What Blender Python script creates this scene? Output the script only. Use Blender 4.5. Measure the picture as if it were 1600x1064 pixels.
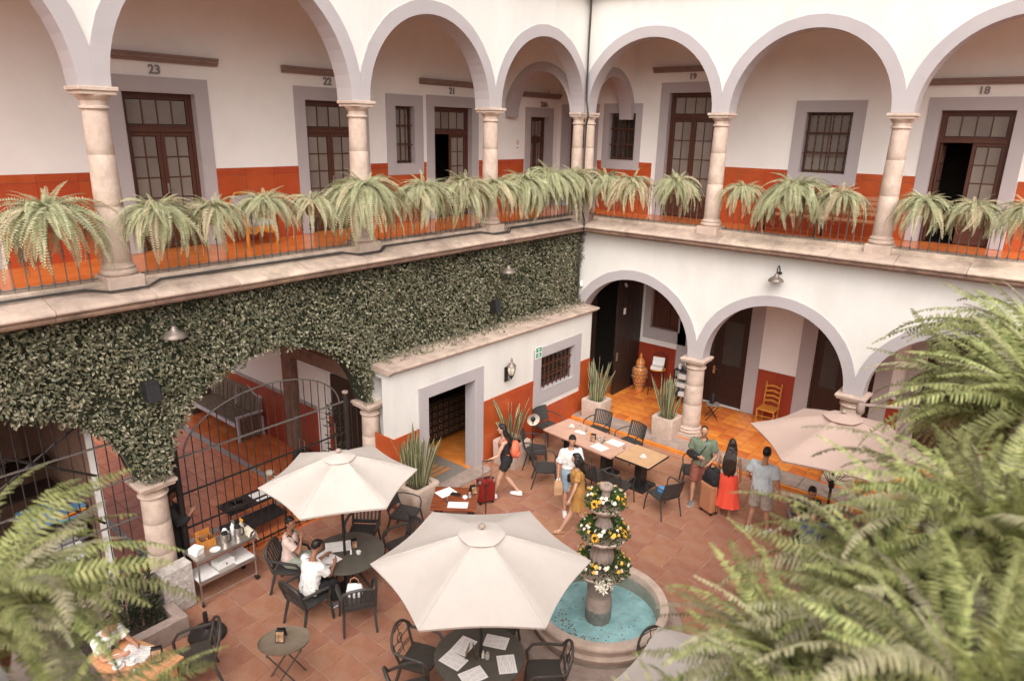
import bpy, math, random
import numpy as np
from mathutils import Vector, Matrix

for o in list(bpy.data.objects):
    bpy.data.objects.remove(o, do_unlink=True)
scene = bpy.context.scene
COL = scene.collection
R = math.radians
PI = math.pi

# ---------------------------------------------------------------- camera
cam_data = bpy.data.cameras.new('camera')
cam = bpy.data.objects.new('camera', cam_data)
COL.objects.link(cam)
CAM = Vector((10.400, -15.429, 7.520))
_yaw, _pitch, _roll = R(39.308), R(17.161), R(1.141)
_fw = Vector((-math.sin(_yaw) * math.cos(_pitch), math.cos(_yaw) * math.cos(_pitch), -math.sin(_pitch)))
_rt = _fw.cross(Vector((0, 0, 1))).normalized()
_up = _rt.cross(_fw)
_rt, _up = _rt * math.cos(_roll) + _up * math.sin(_roll), _up * math.cos(_roll) - _rt * math.sin(_roll)
_m = Matrix((_rt, _up, -_fw)).transposed().to_4x4()
_m.translation = CAM
cam.matrix_world = _m
cam_data.sensor_width = 36.0
cam_data.lens = 1067.92 / 1600 * 36.0
cam_data.clip_start = 0.05
cam_data.clip_end = 400
cam_data.dof.use_dof = True
cam_data.dof.focus_distance = 13.0
cam_data.dof.aperture_fstop = 1.8
scene.camera = cam

# ---------------------------------------------------------------- light (bright hazy overcast)
SUN_EL, SUN_AZ = R(46), R(141)      # azimuth measured from +Y towards +X
world = bpy.data.worlds.new('World')
scene.world = world
world.use_nodes = True
wn, wl = world.node_tree.nodes, world.node_tree.links
wn.clear()
w_out = wn.new('ShaderNodeOutputWorld')
w_bg = wn.new('ShaderNodeBackground')
w_sky = wn.new('ShaderNodeTexSky')
w_sky.sky_type = 'NISHITA'
w_sky.sun_disc = False
w_sky.sun_elevation = SUN_EL
w_sky.sun_rotation = SUN_AZ
w_sky.dust_density = 6.0
w_sky.air_density = 1.0
w_sky.ozone_density = 1.0
w_hs = wn.new('ShaderNodeHueSaturation')
w_hs.inputs['Saturation'].default_value = 0.22
w_bg.inputs['Strength'].default_value = 0.15
wl.new(w_sky.outputs[0], w_hs.inputs['Color'])
wl.new(w_hs.outputs[0], w_bg.inputs['Color'])
wl.new(w_bg.outputs[0], w_out.inputs['Surface'])
sun_data = bpy.data.lights.new('sun', 'SUN')
sun_data.energy = 1.5
sun_data.angle = R(80)
sun_data.color = (1.0, 0.94, 0.83)
sun = bpy.data.objects.new('sun', sun_data)
COL.objects.link(sun)
_sd = Vector((math.sin(SUN_AZ) * math.cos(SUN_EL), math.cos(SUN_AZ) * math.cos(SUN_EL), math.sin(SUN_EL)))
sun.rotation_euler = _sd.to_track_quat('Z', 'Y').to_euler()

scene.view_settings.view_transform = 'Standard'
scene.view_settings.look = 'None'
scene.view_settings.gamma = 1.0
scene.view_settings.use_curve_mapping = False
scene.view_settings.exposure = 0.57
scene.render.engine = 'CYCLES'
scene.cycles.use_denoising = True
scene.cycles.max_bounces = 8
scene.cycles.diffuse_bounces = 5
scene.cycles.transparent_max_bounces = 8
scene.cycles.use_adaptive_sampling = True
scene.cycles.adaptive_threshold = 0.02
scene.cycles.sample_clamp_indirect = 6.0

# ---------------------------------------------------------------- materials
MATS = {}
def M(name, col, rough=0.65, var=0.12, scale=6.0, bump=0.0, bscale=60.0, col2=None, metal=0.0, spec=0.4, rnd=0.0,
      translucent=0.0, coat=0.0, detail=6.0, stain=None, stain_scale=1.2, stain_amt=0.5, stretch=None):
    m = bpy.data.materials.new(name)
    m.use_nodes = True
    nt = m.node_tree
    N, K = nt.nodes, nt.links
    b = N['Principled BSDF']
    tc = N.new('ShaderNodeTexCoord')
    src = tc.outputs['Object']
    if stretch:
        mp = N.new('ShaderNodeMapping')
        mp.inputs['Scale'].default_value = stretch
        K.new(src, mp.inputs['Vector'])
        src = mp.outputs[0]
    nz = N.new('ShaderNodeTexNoise')
    nz.inputs['Scale'].default_value = scale
    nz.inputs['Detail'].default_value = detail
    nz.inputs['Roughness'].default_value = 0.62
    K.new(src, nz.inputs['Vector'])
    rp = N.new('ShaderNodeValToRGB')
    c1 = [max(0, c * (1 - var)) for c in col]
    c2 = list(col2) if col2 else [min(1, c * (1 + var)) for c in col]
    rp.color_ramp.elements[0].position = 0.3
    rp.color_ramp.elements[1].position = 0.7
    rp.color_ramp.elements[0].color = (*c1, 1)
    rp.color_ramp.elements[1].color = (*c2, 1)
    K.new(nz.outputs['Fac'], rp.inputs['Fac'])
    cout = rp.outputs['Color']
    if stain:
        n2 = N.new('ShaderNodeTexNoise')
        n2.inputs['Scale'].default_value = stain_scale
        n2.inputs['Detail'].default_value = 9
        n2.inputs['Roughness'].default_value = 0.7
        K.new(src, n2.inputs['Vector'])
        r2 = N.new('ShaderNodeValToRGB')
        r2.color_ramp.elements[0].position = 0.48
        r2.color_ramp.elements[1].position = 0.72
        r2.color_ramp.elements[0].color = (0, 0, 0, 1)
        r2.color_ramp.elements[1].color = (stain_amt,) * 3 + (1,)
        K.new(n2.outputs['Fac'], r2.inputs['Fac'])
        mx = N.new('ShaderNodeMixRGB')
        mx.inputs['Color2'].default_value = (*stain, 1)
        K.new(r2.outputs['Color'], mx.inputs['Fac'])
        K.new(cout, mx.inputs['Color1'])
        cout = mx.outputs['Color']
    if rnd:
        oi = N.new('ShaderNodeObjectInfo')
        hs = N.new('ShaderNodeHueSaturation')
        mr = N.new('ShaderNodeMapRange')
        mr.inputs['To Min'].default_value = 1 - rnd
        mr.inputs['To Max'].default_value = 1 + rnd
        K.new(oi.outputs['Random'], mr.inputs['Value'])
        K.new(mr.outputs[0], hs.inputs['Value'])
        mh = N.new('ShaderNodeMath')
        mh.operation = 'MULTIPLY_ADD'
        mh.inputs[1].default_value = 0.03 * min(1, rnd * 4)
        mh.inputs[2].default_value = 0.5 - 0.015 * min(1, rnd * 4)
        K.new(oi.outputs['Random'], mh.inputs[0])
        K.new(mh.outputs[0], hs.inputs['Hue'])
        K.new(cout, hs.inputs['Color'])
        cout = hs.outputs['Color']
    K.new(cout, b.inputs['Base Color'])
    b.inputs['Roughness'].default_value = rough
    b.inputs['Metallic'].default_value = metal
    b.inputs['Specular IOR Level'].default_value = spec
    b.inputs['Coat Weight'].default_value = coat
    b.inputs['Coat Roughness'].default_value = 0.15
    if bump:
        n3 = N.new('ShaderNodeTexNoise')
        n3.inputs['Scale'].default_value = bscale
        n3.inputs['Detail'].default_value = 5
        K.new(src, n3.inputs['Vector'])
        bp = N.new('ShaderNodeBump')
        bp.inputs['Strength'].default_value = bump
        bp.inputs['Distance'].default_value = 0.02
        K.new(n3.outputs['Fac'], bp.inputs['Height'])
        K.new(bp.outputs[0], b.inputs['Normal'])
    if translucent:
        tr = N.new('ShaderNodeBsdfTranslucent')
        K.new(cout, tr.inputs['Color'])
        ms = N.new('ShaderNodeMixShader')
        ms.inputs['Fac'].default_value = translucent
        K.new(b.outputs[0], ms.inputs[1])
        K.new(tr.outputs[0], ms.inputs[2])
        K.new(ms.outputs[0], N['Material Output'].inputs['Surface'])
    MATS[name] = m
    return m

def glass_mat(name, col=(0.9, 0.95, 0.95), rough=0.05, alpha=None, trans=1.0):
    m = bpy.data.materials.new(name)
    m.use_nodes = True
    b = m.node_tree.nodes['Principled BSDF']
    b.inputs['Base Color'].default_value = (*col, 1)
    b.inputs['Roughness'].default_value = rough
    b.inputs['Transmission Weight'].default_value = trans
    b.inputs['IOR'].default_value = 1.45
    MATS[name] = m
    return m

M('plaster_white', (0.715, 0.685, 0.645), 0.85, 0.05, 1.2, 0.18, 24, stain=(0.56, 0.50, 0.44), stain_scale=0.9, stain_amt=0.38, stretch=(1, 1, .45))
M('plaster_inner', (0.81, 0.775, 0.745), 0.85, 0.035, 1.4, 0.10, 35, stain=(0.68, 0.61, 0.57), stain_scale=0.8, stain_amt=0.2)
M('paint_grey', (0.43, 0.385, 0.39), 0.8, 0.06, 2.0, 0.10, 40, stain=(0.33, 0.29, 0.28), stain_scale=1.0, stain_amt=0.3)
M('cantera', (0.55, 0.42, 0.345), 0.85, 0.16, 5.0, 0.35, 45, stain=(0.32, 0.23, 0.18), stain_scale=2.0, stain_amt=0.55)
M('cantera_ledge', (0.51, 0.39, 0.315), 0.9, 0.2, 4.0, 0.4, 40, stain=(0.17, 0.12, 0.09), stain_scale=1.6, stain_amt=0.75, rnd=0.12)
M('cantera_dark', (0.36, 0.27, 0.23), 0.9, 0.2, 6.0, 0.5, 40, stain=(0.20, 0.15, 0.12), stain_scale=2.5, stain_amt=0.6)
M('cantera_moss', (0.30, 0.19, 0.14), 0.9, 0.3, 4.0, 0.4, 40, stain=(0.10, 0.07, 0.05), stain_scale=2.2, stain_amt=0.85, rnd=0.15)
M('wainscot', (0.40, 0.068, 0.020), 0.28, 0.14, 2.5, 0.05, 30, stain=(0.58, 0.16, 0.06), stain_scale=1.3, stain_amt=0.3, rnd=0.06)
M('wainscot_red', (0.30, 0.045, 0.022), 0.35, 0.14, 2.5, 0.05, 30, rnd=0.06)
M('gallery_floor', (0.64, 0.19, 0.040), 0.22, 0.15, 3.0, 0.04, 20, stain=(0.74, 0.27, 0.08), stain_scale=1.5, stain_amt=0.5, rnd=0.14)
M('passage_floor', (0.56, 0.145, 0.045), 0.2, 0.15, 3.0, 0.04, 20, stain=(0.62, 0.26, 0.13), stain_scale=1.1, stain_amt=0.4, rnd=0.08)
M('grout_orange', (0.34, 0.13, 0.05), 0.8, 0.15, 8)
M('paver', (0.37, 0.155, 0.090), 0.72, 0.2, 3.5, 0.3, 30, col2=(0.41, 0.19, 0.12), stain=(0.30, 0.185, 0.125), stain_scale=2.2, stain_amt=0.75, rnd=0.10)
M('grout', (0.36, 0.15, 0.095), 0.95, 0.25, 2.2, 0.3, 60, col2=(0.52, 0.33, 0.25))
M('door_wood', (0.085, 0.030, 0.017), 0.4, 0.3, 10, 0.1, 80, stretch=(6, 6, 0.6))
M('dark_wood', (0.030, 0.017, 0.012), 0.5, 0.3, 10, 0.1, 80, stretch=(6, 6, 0.6))
M('curtain_glass', (0.22, 0.185, 0.16), 0.12, 0.1, 2.0, spec=0.6, rnd=0.12)
M('dark_glass', (0.030, 0.024, 0.02), 0.08, 0.2, 2.0, spec=0.6)
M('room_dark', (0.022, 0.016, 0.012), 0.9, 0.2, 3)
M('iron', (0.035, 0.028, 0.025), 0.5, 0.25, 20, 0.1, 80, metal=0.3)
M('iron_grey', (0.16, 0.14, 0.125), 0.5, 0.2, 20, 0.1, 80, metal=0.3)
M('cable', (0.055, 0.048, 0.043), 0.7, 0.2, 20)
M('moulding_brown', (0.23, 0.165, 0.145), 0.75, 0.12, 4, 0.1, 40)
M('number_metal', (0.23, 0.19, 0.18), 0.5, 0.1, 20)
M('ceiling_paint', (0.66, 0.50, 0.40), 0.9, 0.05, 2)
M('chair_resin', (0.046, 0.042, 0.040), 0.45, 0.15, 14, 0.06, 120, rnd=0.12)
M('chair_brown', (0.060, 0.050, 0.043), 0.4, 0.15, 14, 0.06, 120, rnd=0.1)
M('table_dark', (0.085, 0.075, 0.062), 0.38, 0.2, 5, 0.08, 150, stain=(0.115, 0.10, 0.085), stain_scale=30, stain_amt=0.5)
M('table_terra', (0.55, 0.33, 0.245), 0.4, 0.12, 4, 0.03, 60)
M('table_orange', (0.56, 0.34, 0.19), 0.4, 0.12, 4, 0.03, 60)
M('table_red_wood', (0.20, 0.042, 0.016), 0.25, 0.35, 4, 0.05, 60, stretch=(1, 9, 1), col2=(0.31, 0.085, 0.03))
M('wood_light', (0.62, 0.31, 0.15), 0.45, 0.2, 5, 0.06, 60, stretch=(9, 1, 1))
M('wood_orange', (0.50, 0.19, 0.035), 0.35, 0.25, 6, 0.05, 60, stretch=(6, 6, 1))
M('bench_wood', (0.33, 0.13, 0.055), 0.45, 0.3, 6, 0.08, 60, stretch=(1, 8, 8))
M('parasol_cloth', (0.66, 0.59, 0.54), 0.9, 0.03, 3, 0.22, 9, stain=(0.55, 0.47, 0.41), stain_scale=1.6, stain_amt=0.45, translucent=0.22)
M('parasol_pink', (0.60, 0.44, 0.375), 0.9, 0.04, 3, 0.05, 300, translucent=0.2)
M('paper', (0.82, 0.79, 0.77), 0.8, 0.03, 10)
M('paper_ink', (0.50, 0.42, 0.40), 0.8, 0.1, 40)
M('ceramic', (0.82, 0.80, 0.77), 0.2, 0.03, 10)
M('steel', (0.50, 0.46, 0.43), 0.32, 0.12, 8, metal=0.85)
M('black_plastic', (0.018, 0.017, 0.017), 0.4, 0.2, 20)
M('terracotta_pot', (0.34, 0.15, 0.085), 0.85, 0.2, 8, 0.2, 50)
M('soil', (0.045, 0.03, 0.02), 1.0, 0.4, 30, 0.5, 60)
M('fern_far', (0.35, 0.375, 0.18), 0.6, 0.22, 7, col2=(0.55, 0.53, 0.34), rnd=0.15, translucent=0.25)
M('fern_dry', (0.50, 0.40, 0.23), 0.7, 0.2, 7, col2=(0.58, 0.50, 0.34), rnd=0.15, translucent=0.2)
M('fern_near', (0.14, 0.175, 0.030), 0.45, 0.4, 16, col2=(0.43, 0.42, 0.17), rnd=0.42, translucent=0.18)
M('fern_olive', (0.22, 0.19, 0.08), 0.6, 0.3, 9, col2=(0.52, 0.47, 0.30), rnd=0.45, translucent=0.18)
M('ivy_leaf', (0.075, 0.086, 0.042), 0.42, 0.3, 14, col2=(0.17, 0.165, 0.095), translucent=0.1, spec=0.5, detail=2)
M('ivy_pale', (0.20, 0.18, 0.11), 0.42, 0.3, 9, col2=(0.34, 0.29, 0.195), translucent=0.1, spec=0.5, rnd=0.25)
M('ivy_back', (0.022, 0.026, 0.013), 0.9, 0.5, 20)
M('snake_leaf', (0.075, 0.100, 0.042), 0.4, 0.45, 16, col2=(0.16, 0.175, 0.085), rnd=0.2, stretch=(1, 1, 3))
M('snake_edge', (0.50, 0.44, 0.26), 0.45, 0.1, 10)
M('conifer_leaf', (0.035, 0.042, 0.022), 0.6, 0.4, 14, col2=(0.085, 0.085, 0.05))
M('leaf_green', (0.055, 0.095, 0.022), 0.5, 0.35, 20)
M('petal_white', (0.80, 0.74, 0.62), 0.7, 0.08, 30)
M('petal_yellow', (0.78, 0.46, 0.10), 0.7, 0.1, 30, rnd=0.15)
M('petal_sun', (0.80, 0.42, 0.035), 0.7, 0.12, 30)
M('flower_eye', (0.05, 0.022, 0.01), 0.9, 0.3, 60)
M('skin', (0.46, 0.235, 0.15), 0.55, 0.06, 8)
M('skin_dark', (0.27, 0.125, 0.075), 0.55, 0.06, 8)
M('skin_light', (0.56, 0.32, 0.225), 0.55, 0.06, 8)
M('hair_black', (0.012, 0.009, 0.008), 0.38, 0.4, 40, 0.5, 70, stretch=(1, 1, 0.15))
M('hair_brown', (0.030, 0.017, 0.012), 0.4, 0.4, 40, 0.5, 70, stretch=(1, 1, 0.15))
M('cloth_white', (0.76, 0.74, 0.72), 0.9, 0.05, 6, 0.35, 14)
M('cloth_paleblue', (0.60, 0.66, 0.69), 0.9, 0.05, 6, 0.35, 14)
M('cloth_green', (0.150, 0.190, 0.130), 0.9, 0.1, 6, 0.35, 14)
M('cloth_maroon', (0.26, 0.085, 0.058), 0.9, 0.1, 6, 0.35, 14)
M('cloth_red', (0.80, 0.085, 0.045), 0.85, 0.1, 6, 0.4, 18, stretch=(1, 1, 0.25))
M('cloth_mustard', (0.40, 0.20, 0.055), 0.9, 0.1, 6, 0.4, 14)
M('cloth_denim', (0.28, 0.36, 0.44), 0.9, 0.12, 12, 0.2, 60)
M('cloth_black', (0.018, 0.017, 0.018), 0.85, 0.2, 8, 0.3, 14)
M('cloth_sage', (0.30, 0.32, 0.26), 0.9, 0.1, 6, 0.3, 14)
M('cloth_khaki', (0.40, 0.33, 0.275), 0.9, 0.08, 6, 0.35, 14)
M('cloth_navy', (0.075, 0.090, 0.15), 0.9, 0.1, 6, 0.3, 14)
M('cloth_pink', (0.62, 0.46, 0.41), 0.9, 0.08, 6, 0.3, 14)
M('coral', (0.72, 0.16, 0.085), 0.7, 0.1, 6, 0.3, 20)
M('suitcase_red', (0.21, 0.014, 0.010), 0.22, 0.1, 6, coat=0.4)
M('suitcase_tan', (0.46, 0.20, 0.105), 0.35, 0.1, 6)
M('shoe_white', (0.76, 0.74, 0.72), 0.6, 0.05, 10)
M('shoe_grey', (0.16, 0.15, 0.15), 0.7, 0.1, 10)
M('sandal', (0.42, 0.22, 0.12), 0.6, 0.1, 10)
M('lip', (0.33, 0.11, 0.085), 0.5, 0.05, 10)
M('blue_cloth', (0.08, 0.22, 0.46), 0.8, 0.15, 8, 0.2, 20)
M('crate_blue', (0.12, 0.26, 0.42), 0.5, 0.2, 8)
M('mat_grey', (0.22, 0.185, 0.16), 0.95, 0.15, 30, 0.4, 200)
M('sign_green', (0.03, 0.30, 0.16), 0.5, 0.04, 8)
M('talavera_blue', (0.28, 0.29, 0.36), 0.3, 0.5, 16, col2=(0.52, 0.45, 0.42))
M('carved_brown', (0.10, 0.065, 0.045), 0.55, 0.35, 22, 0.6, 50, col2=(0.23, 0.16, 0.115))
M('frame_pale', (0.46, 0.42, 0.46), 0.6, 0.15, 12)
M('stone_brown', (0.24, 0.14, 0.10), 0.85, 0.25, 5, 0.4, 40)
M('carved_stone', (0.56, 0.50, 0.46), 0.9, 0.12, 6, 0.5, 30, stain=(0.25, 0.20, 0.17), stain_scale=14, stain_amt=0.9)
M('lamp_metal', (0.23, 0.185, 0.16), 0.45, 0.2, 8, metal=0.5)
M('lampshade_cream', (0.60, 0.52, 0.42), 0.6, 0.1, 8)
M('vase_orange', (0.56, 0.215, 0.06), 0.3, 0.15, 8)
M('vase_dark', (0.10, 0.055, 0.05), 0.35, 0.2, 8)
M('screen_print', (0.36, 0.10, 0.04), 0.5, 0.8, 14, col2=(0.60, 0.36, 0.20))
M('pool_blue', (0.38, 0.55, 0.56), 0.5, 0.22, 3.2, col2=(0.62, 0.76, 0.75), stain=(0.44, 0.42, 0.36), stain_scale=9, stain_amt=0.8)
M('upholstery_grey', (0.36, 0.31, 0.30), 0.9, 0.1, 8)
M('eye_dark', (0.012, 0.008, 0.006), 0.3, 0.1, 8)
M('cloth_cream', (0.62, 0.56, 0.44), 0.9, 0.08, 8)
M('red_plain', (0.45, 0.03, 0.02), 0.5, 0.1, 8)
M('green_plain', (0.03, 0.22, 0.08), 0.5, 0.1, 8)
M('amber', (0.70, 0.30, 0.03), 0.3, 0.1, 8)
glass_mat('glass_clear')
def water_mat():
    m = bpy.data.materials.new('water')
    m.use_nodes = True
    N, K = m.node_tree.nodes, m.node_tree.links
    N.remove(N['Principled BSDF'])
    tr, gl, mx, fr = N.new('ShaderNodeBsdfTransparent'), N.new('ShaderNodeBsdfGlossy'), N.new('ShaderNodeMixShader'), N.new('ShaderNodeFresnel')
    tr.inputs['Color'].default_value = (.82, .96, .98, 1)
    gl.inputs['Roughness'].default_value = .05
    fr.inputs['IOR'].default_value = 1.33
    nz, bp = N.new('ShaderNodeTexNoise'), N.new('ShaderNodeBump')
    nz.inputs['Scale'].default_value = 9
    bp.inputs['Strength'].default_value = .2
    bp.inputs['Distance'].default_value = .02
    K.new(nz.outputs['Fac'], bp.inputs['Height']); K.new(bp.outputs[0], gl.inputs['Normal']); K.new(bp.outputs[0], fr.inputs['Normal'])
    K.new(fr.outputs[0], mx.inputs['Fac']); K.new(tr.outputs[0], mx.inputs[1]); K.new(gl.outputs[0], mx.inputs[2])
    K.new(mx.outputs[0], N['Material Output'].inputs['Surface'])
    MATS['water'] = m
water_mat()
# ---------------------------------------------------------------- mesh helpers
class MB:
    """collects shapes, then links them as ONE mesh object"""
    def __init__(self):
        self.v, self.f = [], []
    def add(self, vs, fs):
        n = len(self.v)
        self.v += [tuple(p) for p in vs]
        self.f += [tuple(i + n for i in q) for q in fs]
        return self
    def box(self, c, s, rz=0.0, rot=None, taper=1.0):
        hx, hy, hz = s[0] / 2, s[1] / 2, s[2] / 2
        P = []
        for z in (-1, 1):
            t = taper if z > 0 else 1.0
            for x, y in ((-1, -1), (1, -1), (1, 1), (-1, 1)):
                P.append(Vector((x * hx * t, y * hy * t, z * hz)))
        Mx = rot if rot is not None else Matrix.Rotation(rz, 3, 'Z')
        c = Vector(c)
        return self.add([Mx @ p + c for p in P], [(3, 2, 1, 0), (4, 5, 6, 7), (0, 1, 5, 4), (1, 2, 6, 5), (2, 3, 7, 6), (3, 0, 4, 7)])
    def span(self, a, b):
        """axis box between two corners"""
        a, b = Vector(a), Vector(b)
        return self.box((a + b) / 2, [abs(x) for x in (b - a)])
    def beam(self, p0, p1, w, h, up=(0, 0, 1)):
        p0, p1 = Vector(p0), Vector(p1)
        d = (p1 - p0)
        L = d.length
        d.normalize()
        u = Vector(up)
        if abs(d.dot(u)) > 0.98:
            u = Vector((1, 0, 0))
        s = d.cross(u).normalized()
        u = s.cross(d)
        return self.box((p0 + p1) / 2, (w, L, h), rot=Matrix((s, d, u)).transposed())
    def tube(self, pts, r, n=8, caps=True, flat=1.0, closed=False):
        pts = [Vector(p) for p in pts]
        k = len(pts)
        rs = list(r) if hasattr(r, '__len__') else [r] * k
        T = []
        for i in range(k):
            a, b = pts[max(0, i - 1)], pts[min(k - 1, i + 1)]
            if closed:
                a, b = pts[(i - 1) % k], pts[(i + 1) % k]
            t = (b - a)
            T.append(t.normalized() if t.length > 1e-9 else Vector((0, 0, 1)))
        up = Vector((0, 0, 1)) if abs(T[0].z) < 0.9 else Vector((1, 0, 0))
        vs = []
        u = (up - T[0] * up.dot(T[0])).normalized()
        for i in range(k):
            u = (u - T[i] * u.dot(T[i]))
            if u.length < 1e-6:
                u = T[i].orthogonal()
            u.normalize()
            w = T[i].cross(u)
            for j in range(n):
                a = 2 * PI * j / n
                vs.append(pts[i] + (u * math.cos(a) * flat + w * math.sin(a)) * rs[i])
        fs = []
        for i in range(k if closed else k - 1):
            i2 = (i + 1) % k
            for j in range(n):
                j2 = (j + 1) % n
                fs.append((i * n + j, i * n + j2, i2 * n + j2, i2 * n + j))
        if caps and not closed:
            fs.append(tuple(range(n - 1, -1, -1)))
            fs.append(tuple((k - 1) * n + j for j in range(n)))
        return self.add(vs, fs)
    def lathe(self, prof, n=20, c=(0, 0, 0), a0=0.0, caps=True, lobes=0, lobe_amt=0.0):
        c = Vector(c)
        vs, fs = [], []
        for r, z in prof:
            for j in range(n):
                a = a0 + 2 * PI * j / n
                rr = r * (1 + lobe_amt * math.cos(lobes * a)) if lobes else r
                vs.append(c + Vector((rr * math.cos(a), rr * math.sin(a), z)))
        for i in range(len(prof) - 1):
            for j in range(n):
                j2 = (j + 1) % n
                fs.append((i * n + j, i * n + j2, (i + 1) * n + j2, (i + 1) * n + j))
        if caps:
            if prof[0][0] > 1e-4:
                fs.append(tuple(range(n - 1, -1, -1)))
            if prof[-1][0] > 1e-4:
                fs.append(tuple((len(prof) - 1) * n + j for j in range(n)))
        return self.add(vs, fs)
    def sph(self, c, r, n=12, m=8, rot=None):
        c = Vector(c)
        rx, ry, rz = r if hasattr(r, '__len__') else (r, r, r)
        vs, fs = [], []
        for i in range(m + 1):
            t = PI * i / m
            for j in range(n):
                a = 2 * PI * j / n
                p = Vector((rx * math.sin(t) * math.cos(a), ry * math.sin(t) * math.sin(a), -rz * math.cos(t)))
                vs.append((rot @ p if rot is not None else p) + c)
        for i in range(m):
            for j in range(n):
                j2 = (j + 1) % n
                fs.append((i * n + j, i * n + j2, (i + 1) * n + j2, (i + 1) * n + j))
        return self.add(vs, fs)
    def prism(self, poly, f0, f1):
        """poly: 2D list; f0/f1 map a 2D point to the front/back 3D point"""
        n = len(poly)
        vs = [f0(*p) for p in poly] + [f1(*p) for p in poly]
        fs = [tuple(range(n)), tuple(range(2 * n - 1, n - 1, -1))]
        for i in range(n):
            j = (i + 1) % n
            fs.append((i, i + n, j + n, j))
        return self.add(vs, fs)
    def loft(self, rings, caps=True, closed=True):
        n = len(rings[0])
        vs = [p for r in rings for p in r]
        fs = []
        for i in range(len(rings) - 1):
            for j in range(n if closed else n - 1):
                j2 = (j + 1) % n
                fs.append((i * n + j, i * n + j2, (i + 1) * n + j2, (i + 1) * n + j))
        if caps and closed:
            fs.append(tuple(range(n - 1, -1, -1)))
            fs.append(tuple((len(rings) - 1) * n + j for j in range(n)))
        return self.add(vs, fs)
    def mesh(self, name, mat, smooth=False):
        me = bpy.data.meshes.new(name)
        me.from_pydata([tuple(p) for p in self.v], [], self.f)
        me.materials.append(MATS[mat])
        if smooth:
            me.polygons.foreach_set('use_smooth', [True] * len(me.polygons))
        me.update()
        return me
    def build(self, name, mat, parent=None, smooth=False, loc=None, rz=0.0, bevel=0.0, fix=True):
        me = self.mesh(name, mat, smooth)
        if fix:
            fix_normals(me)
        o = bpy.data.objects.new(name, me)
        COL.objects.link(o)
        if parent is not None:
            o.parent = parent
        if loc is not None:
            o.location = loc
        o.rotation_euler.z = rz
        if smooth:
            smooth_by_angle(o)
        if bevel:
            bv = o.modifiers.new('bevel', 'BEVEL')
            bv.width = bevel
            bv.segments = 2
            bv.limit_method = 'ANGLE'
            bv.angle_limit = R(40)
        return o

import bmesh
def fix_normals(me):
    bm = bmesh.new()
    bm.from_mesh(me)
    bmesh.ops.recalc_face_normals(bm, faces=bm.faces)
    bm.to_mesh(me)
    bm.free()
def smooth_by_angle(o, ang=45):
    me = o.data
    bm = bmesh.new()
    bm.from_mesh(me)
    for e in bm.edges:
        if len(e.link_faces) == 2 and e.calc_face_angle(0) > R(ang):
            e.smooth = False
    bm.to_mesh(me)
    bm.free()

def tag(o, label=None, cat=None, group=None, kind=None):
    if label: o['label'] = label
    if cat: o['category'] = cat
    if group: o['group'] = group
    if kind: o['kind'] = kind
    return o
def thing(name, label, cat, loc=(0, 0, 0), rz=0.0, group=None):
    o = bpy.data.objects.new(name, None)
    o.empty_display_size = 0.1
    COL.objects.link(o)
    o.location = loc
    o.rotation_euler.z = rz
    return tag(o, label, cat, group)
def inst(me, name, parent, loc=(0, 0, 0), rot=(0, 0, 0), sc=1.0):
    o = bpy.data.objects.new(name, me)
    COL.objects.link(o)
    o.parent = parent
    o.location = loc
    o.rotation_euler = rot
    o.scale = (sc, sc, sc) if not hasattr(sc, '__len__') else sc
    return o
def copy_tree(o, parent=None):
    c = o.copy()
    COL.objects.link(c)
    c.parent = parent
    for ch in o.children:
        copy_tree(ch, c)
    return c
def dup(root, loc, rz, label=None, group=None):
    c = copy_tree(root)
    c.location = loc
    c.rotation_euler = (0, 0, rz)
    if label: c['label'] = label
    if group: c['group'] = group
    return c
def lerp(a, b, t):
    return a + (b - a) * t

# wall frames: s runs along the wall from the courtyard corner, d points into the courtyard
def LW(s, d, z): return Vector((d, -s, z))
def RW(s, d, z): return Vector((s, -d, z))
def wbox(mb, W, s0, s1, d0, d1, z0, z1):
    return mb.span(W(s0, d0, z0), W(s1, d1, z1))
# ================================================================ ARCHITECTURE
ZF = 5.385          # top of the gallery kerb (column feet)
ZG = 5.27           # gallery floor
ZS = ZF + 2.57      # spring of the upper arches
ZLC = 2.208         # spring of the lower arches
LS = [0.0, 3.618, 7.25, 11.589, 15.93]      # column lines along the left wall
RS = [0.0, 3.735, 7.369, 11.0]              # and along the right wall
FD, BD = 0.12, -0.26                        # wall front and back
WTOP = 10.62

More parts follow.
